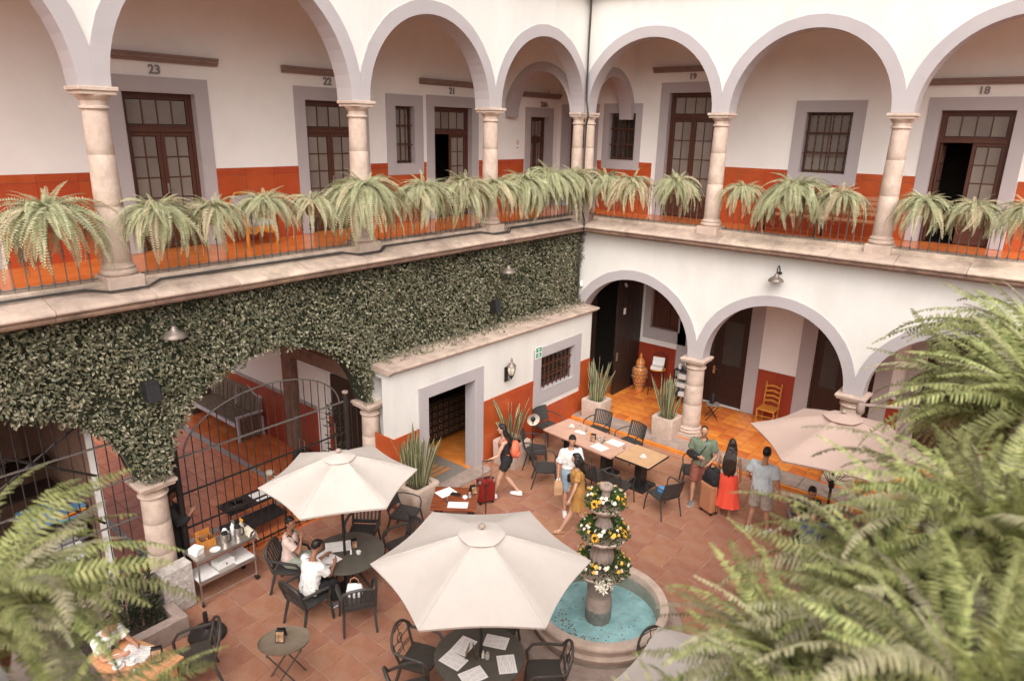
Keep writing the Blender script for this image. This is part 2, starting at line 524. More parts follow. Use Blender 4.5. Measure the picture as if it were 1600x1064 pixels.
def arcade(name, label, W, bays, zs, ztop, mat, rise=None, solid=(), band=True, n=30):
    w = MB()
    for s0, s1 in bays:
        rad = (s1 - s0) / 2 - 0.2
        c = (s0 + s1) / 2
        rh = rad + 0.09
        ri = (rise if rise else rad)
        xs = [(s0, zs)] + [(c - rh * math.cos(PI * i / n), zs + (ri + 0.09) * math.sin(PI * i / n)) for i in range(n + 1)] + [(s1, zs)]
        for (a, za), (b, zb) in zip(xs[:-1], xs[1:]):
            if b - a < 1e-6:
                continue
            w.prism([(a, za), (b, zb), (b, ztop), (a, ztop)], lambda s, z: W(s, FD, z), lambda s, z: W(s, BD, z))
    for s0, s1, z0, z1 in solid:
        wbox(w, W, s0, s1, BD, FD, z0, z1)
    root = w.build(name, mat)
    tag(root, label, 'wall')
    if band:
        for s0, s1 in bays:
            rad = (s1 - s0) / 2 - 0.2
            c = (s0 + s1) / 2
            ri = (rise if rise else rad)
            b = MB()
            P = []
            for i in range(n + 1):
                t = PI * i / n
                si, zi = c - rad * math.cos(t), zs + ri * math.sin(t)
                wob = 0.245 + random.uniform(-.007, .007)
                so, zo = c - (rad + wob) * math.cos(t), zs + (ri + wob) * math.sin(t)
                so2 = min(max(so, s0), s1)
                P.append(((si, zi), (so2, zo)))
            for (i0, o0), (i1, o1) in zip(P[:-1], P[1:]):
                b.prism([i0, o0, o1, i1], lambda s, z: W(s, FD + 0.022, z), lambda s, z: W(s, BD - 0.012, z))
            ob = b.build('arch_band', 'paint_grey', root)
    return root

up_left = arcade('upper_arcade_wall', 'white arcaded upper wall above the ivy, arches numbered 23 to 20A behind it', LW,
                 list(zip(LS[:-1], LS[1:])), ZS, WTOP, 'plaster_white')
up_right = arcade('upper_arcade_wall', 'white arcaded upper wall to the right of the corner cables', RW,
                  list(zip(RS[:-1], RS[1:])), ZS, WTOP, 'plaster_white')
low_right = arcade('lower_arcade_wall', 'white lower wall with round grey arches over the orange tiled corridor', RW,
                   list(zip(RS[:-1], RS[1:])), ZLC, 5.1, 'plaster_white')
low_left = arcade('lower_arcade_wall', 'lower courtyard wall carrying the ivy and its two wide arches', LW,
                  [(LS[2], LS[3]), (LS[3], LS[4])], ZLC, 5.1, 'plaster_inner', rise=1.66, band=False,
                  solid=[(-0.1, 1.0, 0.0, 5.1), (1.0, 2.53, 2.2, 5.1), (1.0, 2.53, 0.0, 1.1), (2.53, 4.0, 0.0, 5.1), (4.0, 6.41, 2.3, 5.1), (6.41, LS[2], 0.0, 5.1)])
# the corner return above the right-hand arcade start
for ob, W in ((up_left, LW), (up_right, RW)):
    pass

# roof edge cornice
for W, s1, nm in ((LW, 16.4, 'roof cornice along the top of the left wall'), (RW, 11.5, 'roof cornice along the top of the right wall')):
    m = MB()
    prof = [(-0.3, 10.62), (0.16, 10.62), (0.2, 10.58), (0.26, 10.62), (0.34, 10.66), (0.4, 10.74), (0.4, 10.84), (-0.3, 10.84)]
    s0 = 0.0 if W is LW else 0.4
    m.prism(prof, lambda d, z: W(s0 if W is RW else -0.1, d, z), lambda d, z: W(s1, d, z))
    tag(m.build('roof_cornice', 'cantera_ledge'), 'pinkish stone ' + nm, 'cornice')

# gallery ledge of stone blocks, and the kerb that carries the railing
def ledge(W, s0, s1, label, step=1.27):
    root = thing('stone_ledge', label, 'ledge')
    prof = [(-0.26, 5.101), (0.5, 5.101), (0.55, 5.115), (0.575, 5.14), (0.57, 5.165), (0.55, 5.185), (0.51, 5.2), (0.12, 5.30), (-0.26, 5.30)]
    prof2 = [(-0.26, 4.94), (0.14, 4.94), (0.22, 4.955), (0.26, 4.985), (0.3, 5.0), (0.44, 5.005), (0.5, 5.03), (0.52, 5.065), (0.5, 5.1), (-0.26, 5.1)]
    n = max(1, round((s1 - s0) / step))
    L = (s1 - s0) / n
    for i in range(n):
        a, b = s0 + i * L + 0.003, s0 + (i + 1) * L - 0.003
        jd, jz = random.uniform(-.006, .006), random.uniform(-.004, .004)
        m = MB()
        m.prism(prof, lambda d, z: W(a, d + (jd if d > .3 else 0), z + jz), lambda d, z: W(b, d + (jd if d > .3 else 0), z + jz))
        st = m.build('ledge_stone', 'cantera_ledge', root, bevel=0.006)
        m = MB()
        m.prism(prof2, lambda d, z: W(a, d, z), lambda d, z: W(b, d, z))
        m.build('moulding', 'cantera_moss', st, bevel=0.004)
    k = MB()
    k.prism([(-0.25, 5.2), (0.115, 5.2), (0.115, ZF - 0.02), (0.095, ZF), (-0.25, ZF)], lambda d, z: W(s0, d, z), lambda d, z: W(s1, d, z))
    k.build('kerb', 'cantera_ledge', root, bevel=0.01)
    return root
random.seed(3)
ledge(LW, 0.0, 16.4, 'weathered stone ledge running along the top of the ivy wall')
ledge(RW, 0.53, 11.4, 'weathered stone ledge above the lower right arches')

# floors, ceilings, back walls of the galleries
XB, YB = -2.45, 2.3
def sheet(name, mat, x0, x1, y0, y1, z0, z1, cam_ok=True):
    m = MB().span((x0, y0, z0), (x1, y1, z1))
    return tag(m.build(name, mat), kind='structure')
sheet('gallery_floor', 'gallery_floor', XB - 0.2, BD, -16.5, YB + .2, 5.1, ZG)
sheet('gallery_floor', 'gallery_floor', BD, 11.5, -BD, YB + .2, 5.1, ZG - 0.002)
sheet('gallery_ceiling', 'ceiling_paint', XB - 0.2, BD, -16.5, YB + .2, 10.05, 10.2)
sheet('gallery_ceiling', 'ceiling_paint', BD, 11.5, -BD, YB + .2, 10.052, 10.198)
sheet('roof_slab', 'cantera_dark', XB - 1.2, BD, -16.5, YB + 1.2, 10.63, 10.75)
sheet('roof_slab', 'cantera_dark', BD, 11.5, -BD, YB + 1.2, 10.632, 10.748)

def wall_holes(name, W, s0, s1, z0, z1, d, holes, mat, depth=0.35):
    m = MB()
    S = sorted(set([s0, s1] + [h[0] for h in holes] + [h[1] for h in holes]))
    Zs = sorted(set([z0, z1] + [h[2] for h in holes] + [h[3] for h in holes]))
    Zs = [z for z in Zs if z0 <= z <= z1]
    for a, b in zip(S[:-1], S[1:]):
        run = None
        for c, e in zip(Zs[:-1], Zs[1:]):
            mid = ((a + b) / 2, (c + e) / 2)
            if any(h[0] < mid[0] < h[1] and h[2] < mid[1] < h[3] for h in holes):
                if run: wbox(m, W, a, b, d - depth, d, run[0], run[1]); run = None
            else:
                run = (run[0], e) if run else (c, e)
        if run: wbox(m, W, a, b, d - depth, d, run[0], run[1])
    return m.build(name, mat)

LH = [(8.97, 10.25, 5.0, 8.02), (5.27, 6.67, 5.0, 8.03), (3.61, 4.23, 6.67, 8.0), (1.58, 2.97, 5.0, 8.03), (-1.77, -0.91, 5.0, 7.88), (12.6, 13.9, 5.0, 8.02)]
RH = [(-2.08, -1.25, 5.0, 8.0), (-0.65, 0.23, 6.72, 8.02), (1.2, 2.6, 5.0, 8.54), (4.84, 5.9, 6.64, 8.05), (7.63, 8.98, 5.0, 8.09)]
back_left = wall_holes('gallery_back_wall', LW, -YB, 16.5, 5.1, 10.1, XB, LH, 'plaster_inner')
tag(back_left, 'pale pink back wall of the upper left gallery with doors 23, 22 and 21', 'wall')
back_right = wall_holes('gallery_back_wall', RW, XB - 0.35, 11.5, 5.1, 10.1, -YB, RH, 'plaster_inner')
tag(back_right, 'pale pink back wall of the upper right gallery with doors 19 and 18', 'wall')

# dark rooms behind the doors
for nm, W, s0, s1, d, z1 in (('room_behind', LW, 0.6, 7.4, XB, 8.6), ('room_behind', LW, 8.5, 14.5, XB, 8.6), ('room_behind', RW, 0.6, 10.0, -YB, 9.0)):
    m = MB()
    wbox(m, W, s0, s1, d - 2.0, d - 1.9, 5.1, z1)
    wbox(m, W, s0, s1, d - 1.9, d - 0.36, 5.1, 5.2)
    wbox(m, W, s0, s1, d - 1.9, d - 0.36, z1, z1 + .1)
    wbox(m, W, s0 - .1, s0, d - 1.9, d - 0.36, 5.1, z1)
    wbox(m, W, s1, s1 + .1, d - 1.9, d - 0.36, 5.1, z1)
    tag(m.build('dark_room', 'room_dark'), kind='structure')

# wainscot of glossy tiles on the back walls: panels between the door surrounds
def wainscot(parent, W, d, runs, z0, ztop, mat, step=0.62, border=True, lip=None):
    for a, b in runs:
        n = max(1, round((b - a) / step))
        L = (b - a) / n
        for i in range(n):
            m = MB()
            wbox(m, W, a + i * L + .002, a + (i + 1) * L - .002, d, d + 0.018, z0, ztop - 0.135)
            m.build('wainscot_panel', mat, parent)
            if border:
                m = MB()
                wbox(m, W, a + i * L + .002, a + (i + 1) * L - .002, d, d + 0.022, ztop - 0.13, ztop)
                m.build('wainscot_border', mat, parent)
wainscot(back_left, LW, XB, [(14.2, 16.3), (10.5, 12.3), (6.92, 8.72), (4.5, 5.0), (3.25, 3.34), (-.62, 1.3)], ZG, 6.7, 'wainscot')
wainscot(back_right, RW, -YB, [(0.42, 0.82), (2.9, 4.575), (6.165, 7.38), (9.25, 11.0), (-.98, -.845)], ZG, 6.69, 'wainscot')
wainscot(back_right, RW, -YB, [(4.58, 6.16)], ZG, 6.52, 'wainscot', border=False)
wainscot(back_right, RW, -YB, [(-.84, .415)], ZG, 6.6, 'wainscot', border=False)
wainscot(back_left, LW, XB, [(3.345, 4.495)], ZG, 6.55, 'wainscot', border=False)

# ---- doors and windows of the galleries
def surround(parent, W, d, s0, s1, z0, z1, wd=0.25, top=0.25, bottom=None, proud=0.02):
    m = MB()
    wbox(m, W, s0 - wd, s0, d, d + proud, z0 - (bottom or 0), z1 + top)
    wbox(m, W, s1, s1 + wd, d, d + proud, z0 - (bottom or 0), z1 + top)
    wbox(m, W, s0, s1, d, d + proud, z1, z1 + top)
    if bottom:
        wbox(m, W, s0, s1, d, d + proud, z0 - bottom, z0)
    # painted reveal
    dp = 0.2
    wbox(m, W, s0 - .004, s0 + .012, d - dp, d + proud, z0, z1)
    wbox(m, W, s1 - .012, s1 + .004, d - dp, d + proud, z0, z1)
    wbox(m, W, s0, s1, d - dp, d + proud, z1 - .012, z1 + .004)
    if bottom:
        wbox(m, W, s0, s1, d - dp, d + proud, z0 - .004, z0 + .012)
    return m.build('surround', 'paint_grey', parent)

def pane_grid(parent, W, d, s0, s1, z0, z1, nc, nr, fr=0.07, mt=0.022, mat='door_wood', pane='curtain_glass', panel=0.0, name='door_leaf', th=0.04):
    """one leaf: stiles and rails, muntins, a pane in each light, an optional solid lower panel"""
    m = MB()
    wbox(m, W, s0, s0 + fr, d - th, d, z0, z1)
    wbox(m, W, s1 - fr, s1, d - th, d, z0, z1)
    wbox(m, W, s0 + fr, s1 - fr, d - th, d, z1 - fr, z1)
    wbox(m, W, s0 + fr, s1 - fr, d - th, d, z0, z0 + fr)
    zb = z0 + fr
    if panel:
        wbox(m, W, s0 + fr, s1 - fr, d - th, d, z0 + fr + panel, z0 + fr + panel + fr)
        wbox(m, W, s0 + fr, s1 - fr, d - th + .005, d - .012, z0 + fr, z0 + fr + panel)
        zb = z0 + fr + panel + fr
    a0, a1, b0, b1 = s0 + fr, s1 - fr, zb, z1 - fr
    for i in range(1, nc):
        x = lerp(a0, a1, i / nc)
        wbox(m, W, x - mt / 2, x + mt / 2, d - th + .004, d - .004, b0, b1)
    for j in range(1, nr):
        z = lerp(b0, b1, j / nr)
        wbox(m, W, a0, a1, d - th + .006, d - .006, z - mt / 2, z + mt / 2)
    leaf = m.build(name, mat, parent, bevel=0.004)
    for i in range(nc):
        for j in range(nr):
            p = MB()
            wbox(p, W, lerp(a0, a1, i / nc) + mt / 2, lerp(a0, a1, (i + 1) / nc) - mt / 2, d - th * .7, d - th * .55, lerp(b0, b1, j / nr) + mt / 2, lerp(b0, b1, (j + 1) / nr) - mt / 2)
            p.build('pane', pane, leaf)
    return leaf

def lintel_moulding(W, d, s0, s1, z, label):
    m = MB()
    prof = [(0, 0), (0.05, 0.0), (0.06, 0.03), (0.09, 0.045), (0.095, 0.09), (0.12, 0.1), (0.125, 0.135), (0, 0.135)]
    m.prism(prof, lambda a, b: W(s0, d + a, z + b), lambda a, b: W(s1, d + a, z + b))
    tag(m.build('lintel_moulding', 'moulding_brown', bevel=0.004), label, 'moulding')

def text_mesh(body, W, d, s, z, size, mat, parent, name, extrude=0.012, flip=1):
    cu = bpy.data.curves.new('txt', 'FONT')
    cu.body = body
    cu.size = size
    cu.extrude = extrude
    cu.offset = size * 0.018
    cu.align_x = 'CENTER'
    cu.align_y = 'CENTER'
    tmp = bpy.data.objects.new('txt', cu)
    COL.objects.link(tmp)
    dg = bpy.context.evaluated_depsgraph_get()
    me = bpy.data.meshes.new_from_object(tmp.evaluated_get(dg))
    bpy.data.objects.remove(tmp, do_unlink=True)
    o0 = W(0, 0, 0)
    ax = (W(1, 0, 0) - o0) * flip
    out = W(0, 1, 0) - o0
    for v in me.vertices:
        p = v.co.copy()
        v.co = W(s, d, z) + ax * p.x + Vector((0, 0, 1)) * p.y + out * (p.z + extrude)
    me.materials.clear()
    me.materials.append(MATS[mat])
    o = bpy.data.objects.new(name, me)
    COL.objects.link(o)
    if parent is not None:
        o.parent = parent
    return o

def gallery_door(W, d, s0, s1, ztop, label, number=None, num_s=None, num_z=8.40, cornice=None, open_leaf=None, zc=8.51, flip=1, nc=2):
    t = thing('gallery_door', label, 'door')
    z0 = ZG + .005
    surround(t, W, d, s0, s1, z0, ztop)
    e = d - 0.14
    f = MB()
    wbox(f, W, s0 + .012, s0 + .075, e - .08, e + .01, z0, ztop - .012)
    wbox(f, W, s1 - .075, s1 - .012, e - .08, e + .01, z0, ztop - .012)
    wbox(f, W, s0 + .075, s1 - .075, e - .08, e + .01, ztop - .075, ztop - .012)
    tz = ztop - 0.62
    wbox(f, W, s0 + .075, s1 - .075, e - .08, e + .02, tz - .05, tz + .03)
    f.build('door_frame', 'door_wood', t, bevel=.004)
    pane_grid(t, W, e - .01, s0 + .075, s1 - .075, tz + .03, ztop - .075, 2 * nc, 1, fr=.045, name='transom')
    mid = (s0 + s1) / 2
    for k, (a, b) in enumerate(((s0 + .075, mid - .003), (mid + .003, s1 - .075))):
        if open_leaf == k:
            # the leaf stands open into the room
            piv = a if k == 0 else b
            sg = 1 if k == 0 else -1
            wd = b - a
            WW = (lambda s, dd, z, piv=piv, sg=sg: W(piv + sg * .03 + (dd + .02) * sg, e - .03 - (s), z))
            pane_grid(t, WW, 0.0, 0.02, wd, z0 + .01, tz - .05, nc, 4, panel=0.42)
            continue
        lf = pane_grid(t, W, e - .01, a, b, z0 + .01, tz - .05, nc, 4, panel=0.42)
        if k == 0:
            h = MB()
            hs = b - .03 if k == 0 else a + .03
            h.span(W(hs - .015, e - .01, z0 + 1.0), W(hs + .015, e + .005, z0 + 1.18))
            h.tube([W(hs, e, z0 + 1.1), W(hs, e + .05, z0 + 1.1), W(hs - .1, e + .05, z0 + 1.1)], .009, 6)
            h.build('door_handle', 'steel', lf)
    if number:
        o = text_mesh(number, W, d, num_s if num_s is not None else mid, num_z, 0.21, 'number_metal', None, 'room_number', flip=flip)
        tag(o, 'grey numeral %s, %s' % (number, {'23': 'above the leftmost gallery door', '22': 'beside the second column capital', '21': 'above the half-open door on the left wall', '20A': 'in the gallery corner', '19': 'above the tallest gallery door', '18': 'above the rightmost door'}[number]), 'room number')
    if cornice:
        lintel_moulding(W, d, cornice[0], cornice[1], zc, 'brown moulding over room number ' + (number or 'left'))
    return t
LF = -1       # text runs towards the corner on the left wall
gallery_door(LW, XB, 8.97, 10.25, 8.02, 'panelled wood and glass door under numeral 23', '23', 9.64, 8.38, (8.5, 10.35), flip=LF)
gallery_door(LW, XB, 5.27, 6.67, 8.03, 'wood and glass door under numeral 22, partly behind a column', '22', 6.07, 8.40, (5.0, 7.16), flip=LF)
gallery_door(LW, XB, 1.58, 2.97, 8.03, 'wood and glass door under numeral 21 with its left leaf open', '21', 2.32, 8.40, (1.34, 3.43), open_leaf=1, flip=LF)
gallery_door(LW, XB, 12.6, 13.9, 8.02, 'gallery door hidden by the leftmost big fern', None, flip=LF)
gallery_door(LW, XB, -1.77, -0.91, 7.88, 'narrow dark door under numeral 20A near the gallery corner', '20A', -1.53, 8.22, (-2.28, -0.48), zc=8.40, flip=LF)
gallery_door(RW, -YB, 1.2, 2.6, 8.54, 'tall wood and glass door under numeral 19', '19', 1.83, 8.92, (0.69, 2.8), zc=9.04)
gallery_door(RW, -YB, 7.63, 8.98, 8.09, 'wood and glass door under numeral 18 with its left leaf open', '18', 8.33, 8.46, (7.2, 9.6), open_leaf=0, zc=8.58)
gallery_door(RW, -YB, -2.08, -1.25, 8.0, 'dark door in the far gallery corner behind the corner column', None)

def barred_window(W, d, s0, s1, z0, z1, label, wd=.26, nbars=5, bottom=.25, pane='curtain_glass'):
    t = thing('barred_window', label, 'window')
    surround(t, W, d, s0, s1, z0, z1, wd=wd, bottom=bottom)
    pane_grid(t, W, d - .16, s0 + .012, s1 - .012, z0 + .012, z1 - .012, 2, 3, fr=.05, name='window_frame', pane=pane)
    for i in range(nbars):
        s = lerp(s0, s1, (i + .5) / nbars)
        m = MB()
        zs = np.linspace(z0 + .01, z1 - .01, 19)
        m.tube([W(s, d - .08, z) for z in zs], [0.019 if k % 2 else 0.011 for k in range(19)], 6)
        m.build('window_bar', 'door_wood', t)
    for q in (.33, .67):
        m = MB()
        wbox(m, W, s0, s1, d - .09, d - .07, lerp(z0, z1, q) - .012, lerp(z0, z1, q) + .012)
        m.build('cross_bar', 'door_wood', t)
    return t
barred_window(LW, XB, 3.61, 4.23, 6.67, 8.0, 'narrow window with turned wooden bars beside door 21', wd=.27, nbars=4)
barred_window(RW, -YB, -0.65, 0.23, 6.72, 8.02, 'dark barred window behind the corner of the right gallery', wd=.19, nbars=5, pane='dark_glass')
barred_window(RW, -YB, 4.84, 5.9, 6.64, 8.05, 'wide barred window in grey surround between doors 19 and 18', wd=.26, nbars=6)

# cross arches inside the gallery corner
for nm, mp, half in (('left', lambda t, d, z: Vector((t, d, z)), XB), ('right', lambda t, d, z: Vector((d, -t, z)), -YB)):
    w, b = MB(), MB()
    L = abs(half)
    c, rad, n = -L / 2 - .05, L / 2 - .22, 22
    xs = [(-L, ZS)] + [(c - (rad + .05) * math.cos(PI * i / n), ZS + (rad + .05) * 1.12 * math.sin(PI * i / n)) for i in range(n + 1)] + [(BD, ZS)]
    for (a, za), (bb, zb) in zip(xs[:-1], xs[1:]):
        if bb - a > 1e-5:
            w.prism([(a, za), (bb, zb), (bb, 10.05), (a, 10.05)], lambda t, z: mp(t, -.2, z), lambda t, z: mp(t, .12, z))
    P = []
    for i in range(n + 1):
        t = PI * i / n
        P.append(((c - rad * math.cos(t), ZS - .12 + rad * 1.15 * math.sin(t)), (max(-L, c - (rad + .22) * math.cos(t)), ZS - .12 + (rad * 1.15 + .22) * math.sin(t))))
    for (i0, o0), (i1, o1) in zip(P[:-1], P[1:]):
        b.prism([i0, o0, o1, i1], lambda t, z: mp(min(t, BD), -.225, z), lambda t, z: mp(min(t, BD), .145, z))
    o = w.build('gallery_cross_wall', 'plaster_inner')
    tag(o, 'inner cross arch of the %s gallery behind the corner column' % nm, 'wall')
    b.build('arch_band', 'paint_grey', o)

# ---- columns
def column(x, y, z0, H, r0, r1, ab, label, group, ped=None, mat='cantera'):
    t = thing('stone_column', label, 'column', (x, y, z0), group=group)
    MB().span((-ab * .53, -ab * .53, -.13 if z0 > 1 else 0), (ab * .53, ab * .53, .12)).build('plinth', mat, t, bevel=.012)
    MB().lathe([(ab * .47, .12), (ab * .52, .14), (ab * .53, .17), (ab * .5, .2), (r0 * 1.12, .21), (r0 * 1.2, .225), (r0 * 1.2, .245), (r0 * 1.03, .265), (r0 * 1.0, .30)], 28).build('base', mat, t, smooth=True)
    zt = H - .30
    cuts = [.30, lerp(.3, zt, .38), lerp(.3, zt, .72), zt]
    rr = lambda z: lerp(r0, r1, ((z - .3) / (zt - .3)) ** 1.5)
    for a, b in zip(cuts[:-1], cuts[1:]):
        MB().lathe([(rr(a) - .004, a), (rr(a), a + .006)] + [(rr(lerp(a, b, q)), lerp(a, b, q)) for q in (.33, .66)] + [(rr(b), b - .006), (rr(b) - .004, b)], 28).build('drum', mat, t, smooth=True)
    MB().lathe([(r1, zt), (r1 * 1.02, zt + .01), (r1 * 1.17, zt + .02), (r1 * 1.2, zt + .04), (r1 * 1.15, zt + .055), (r1 * 1.03, zt + .06), (r1 * 1.03, zt + .12), (r1 * 1.12, zt + .13), (ab * .46, zt + .175), (ab * .485, zt + .19), (ab * .485, zt + .2)], 28).build('capital', mat, t, smooth=True)
    m = MB()
    m.box((0, 0, H - .085), (ab * .97, ab * .97, .05))
    m.box((0, 0, H - .032), (ab * 1.07, ab * 1.07, .055))
    m.build('abacus', mat, t, bevel=.01)
    return t
gU, gL_ = 'columns of the upper galleries', 'columns of the ground floor'
for i, (s, nm) in enumerate(((3.618, 'between doors 21 and 20A'), (7.25, 'between door 22 and the window of door 21'), (11.589, 'left of door 23'))):
    column(0, -s, ZF - .06, 2.63, .185, .155, .46, 'pinkish stone gallery column ' + nm, gU)
column(-.02, -.19, ZF - .06, 2.63, .155, .13, .34, 'slim twin column at the gallery corner, left one', gU)
column(.19, .02, ZF - .06, 2.63, .155, .13, .34, 'slim twin column at the gallery corner, right one', gU)
column(3.735, 0, ZF - .06, 2.63, .185, .155, .46, 'pinkish stone gallery column right of door 19', gU)
column(7.369, 0, ZF - .06, 2.63, .185, .155, .46, 'pinkish stone gallery column left of door 18', gU)
column(3.735, 0, 0.1, ZLC - .1, .24, .21, .58, 'ground floor column behind the man in the green shirt', gL_)
column(7.369, 0, 0.1, ZLC - .1, .24, .21, .58, 'ground floor column rising behind the pinkish parasol', gL_)
column(0, -7.25, 0, ZLC, .205, .18, .52, 'ground floor column beside the iron gate, next to the white annex', gL_)
column(0, -11.589, 0, ZLC, .215, .19, .54, 'ground floor column with ivy above, between the two iron grilles', gL_)

# ---- railings
def railing(W, s0, s1, d, label, z0=ZF, group='gallery railings'):
    t = thing('iron_railing', label, 'railing', group=group)
    m = MB()
    wbox(m, W, s0, s1, d - .02, d + .02, z0 + .875, z0 + .893)
    m.build('top_rail', 'iron_grey', t)
    m = MB()
    wbox(m, W, s0, s1, d - .012, d + .012, z0 + .03, z0 + .045)
    m.build('bottom_rail', 'iron_grey', t)
    n = max(2, int((s1 - s0) / .152))
    for i in range(n):
        s = lerp(s0, s1, (i + .5) / n)
        o = inst(BAL, 'baluster', t, W(s, d, z0))
    return t
_b = MB()
_b.tube([(0, 0, .0), (0, 0, .875)], .0085, 6)
for z in (.06, .40, .47, .78):
    _b.lathe([(.008, z - .02), (.018, z - .008), (.018, z + .008), (.008, z + .02)], 6)
BAL = _b.mesh('baluster', 'iron_grey')
for i, (a, b) in enumerate(((.3, 3.33), (3.91, 6.96), (7.54, 11.3), (11.88, 15.7))):
    railing(LW, a, b, .03, 'thin iron railing behind the ferns, ' + ('nearest the corner on the left wall', 'before the half-open door', 'before the upholstered armchair', 'at the far left of the gallery')[i])
for i, (a, b) in enumerate(((.3, 3.45), (4.03, 7.08), (7.66, 10.7))):
    railing(RW, a, b, .03, 'thin iron railing ' + ('before the tallest door on the right wall', 'in front of the slatted bench', 'at the far right of the gallery')[i])

# ---- cables: draped along the left ledge and running down the corner
random.seed(5)
cb = thing('ledge_cables', 'dark cables draped along the left gallery ledge', 'cable')
for k in range(3):
    pts = []
    for i in range(60):
        s = .6 + i * .25
        near = min(abs(s - c) for c in (3.618, 7.25, 11.589))
        d = .13 + .02 * k + .06 * (k == 1) * abs(math.sin(s * .55)) + .05 * (k == 2) * abs(math.sin(s * .37 + 1)) + (.17 if near < .36 else 0.0) * (1 if k < 2 else .9)
        pts.append(LW(s, d, 5.322 - .256 * (d - .12) + .012 * k))
    MB().tube(pts, .013 - .002 * k, 6).build('cable', 'cable', cb, smooth=True)
cc = thing('corner_cables', 'bundle of dark cables running down the courtyard corner', 'cable')
for k in range(4):
    pts = []
    for i in range(40):
        z = 10.6 - i * .196
        off = .03 * math.sin(i * .5 + k) + (.16 if z < 8.1 and z > 7.8 else 0) + (0.10 if z < 8.0 and z > 5.4 else 0)
        x = .19 + off * .8 + .012 * k
        if z < 5.45: x = .55 + .012 * k if z > 5.05 else .27 + .014 * k
        pts.append((x, -x - .01 + .02 * math.sin(k * 2), z))
        if z < 3.0: break
    MB().tube(pts, .016, 6).build('cable', 'cable', cc, smooth=True)
# ================================================================ GROUND FLOOR SETTING
g = MB().span((-0.3, -40, -.3), (40, 3, -.012))
tag(g.build('courtyard_ground', 'grout'), kind='structure')
ground = bpy.data.objects['courtyard_ground']
# stone pavers: a few standard sizes laid in courses; the 300 nearest the camera's view are parts, the rest one part
random.seed(11)
FC = Vector((5.74, -7.42, 0))
pav = []
y = -15.0
while y < -1.1:
    h = random.choice((.42, .46, .5))
    x = 0.02 + random.uniform(-.25, 0)
    while x < 10.6:
        w = random.choice((.42, .48, .54, .6))
        pav.append((x, y, w, h))
        x += w
    y += h
def vis_key(p):
    c = Vector((p[0] + p[2] / 2, p[1] + p[3] / 2, 0)) - CAM
    f = c.dot(_fw)
    u, v = c.dot(_rt) / f, c.dot(_up) / f
    inside = abs(u) < .76 and abs(v) < .51
    return (0 if inside else 1, f)
def keep(p):
    cx, cy = p[0] + p[2] / 2, p[1] + p[3] / 2
    if cx < .35 and cy > -7.4: return False
    return (Vector((cx, cy, 0)) - FC).length > 1.15
pav = sorted([p for p in pav if keep(p)], key=vis_key)
gap = .009
rest = MB()
PM = {}
for i, (x, y, w, h) in enumerate(pav):
    zt = random.uniform(-.004, .003)
    if i < 300:
        key = (w, h)
        if key not in PM:
            mb = MB()
            a, b = w / 2 - gap, h / 2 - gap
            mb.loft([[Vector((sx * q[0], sy * q[1], q[2])) for sx, sy in ((-1, -1), (1, -1), (1, 1), (-1, 1))] for q in ((a, b, -.03), (a, b, -.005), (a - .006, b - .006, 0))])
            PM[key] = mb.mesh('paver', 'paver')
        inst(PM[key], 'paver', ground, (x + w / 2, y + h / 2, zt), (random.uniform(-.004, .004), random.uniform(-.004, .004), random.uniform(-.006, .006)))
    else:
        rest.box((x + w / 2, y + h / 2, zt - .015), (w - 2 * gap, h - 2 * gap, .03))
tag(rest.build('paver', 'paver', ground), kind='stuff')

# corridor platform on the right: kerb stones, orange edge and orange tiles
cor = MB().span((-.1, -.36, -.2), (11.5, 2.6, .092))
cor = tag(cor.build('corridor_floor', 'grout_orange'), kind='structure')
kb = MB()
for i in range(9):
    m = MB().span((.75 + i * 1.2 + .004, -.98, -.05), (.75 + (i + 1) * 1.2 - .004, -.364, .1 + random.uniform(-.004, .004)))
    m.build('kerb_stone', 'cantera_dark', cor, bevel=.012)
MB().span((.75, -1.05, -.05), (11.5, -.985, .085)).build('edge_tile', 'gallery_floor', cor, bevel=.008)
TS = .335
tm = MB().loft([[Vector((sx * q[0], sy * q[0], q[1])) for sx, sy in ((-1, -1), (1, -1), (1, 1), (-1, 1))] for q in ((TS / 2 - .004, -.01), (TS / 2 - .004, .004), (TS / 2 - .008, .007))]).mesh('floor_tile', 'gallery_floor')
for i in range(33):
    for j in range(9):
        x, y = .0 + (i + .5) * TS, -.36 + (j + .5) * TS
        if x < .95 and y < .8 or y > 2.4: continue
        inst(tm, 'floor_tile', cor, (x, y, .095 + random.uniform(-.0008, .0008)))

# lower back wall of the corridor
YL = 2.4
LBH = [(1.12, 2.1, 1.95, 3.15), (2.4, 4.12, .1, 3.9), (5.82, 7.3, .1, 3.9), (8.3, 9.7, .1, 3.9)]
lbw = wall_holes('corridor_back_wall', RW, .6, 11.5, 0, 5.1, -YL, LBH, 'plaster_inner')
tag(lbw, 'pale back wall of the ground floor corridor behind the right arches', 'wall')
wainscot(lbw, RW, -YL, [(.62, 2.13), (4.48, 5.46), (7.66, 7.96)], .1, 1.58, 'wainscot_red', border=False)
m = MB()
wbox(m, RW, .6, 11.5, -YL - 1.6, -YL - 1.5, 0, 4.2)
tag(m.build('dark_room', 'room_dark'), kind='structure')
tag(MB().span((-.1, .26, 4.4), (11.5, 2.7, 4.5)).build('corridor_ceiling', 'ceiling_paint'), kind='structure')

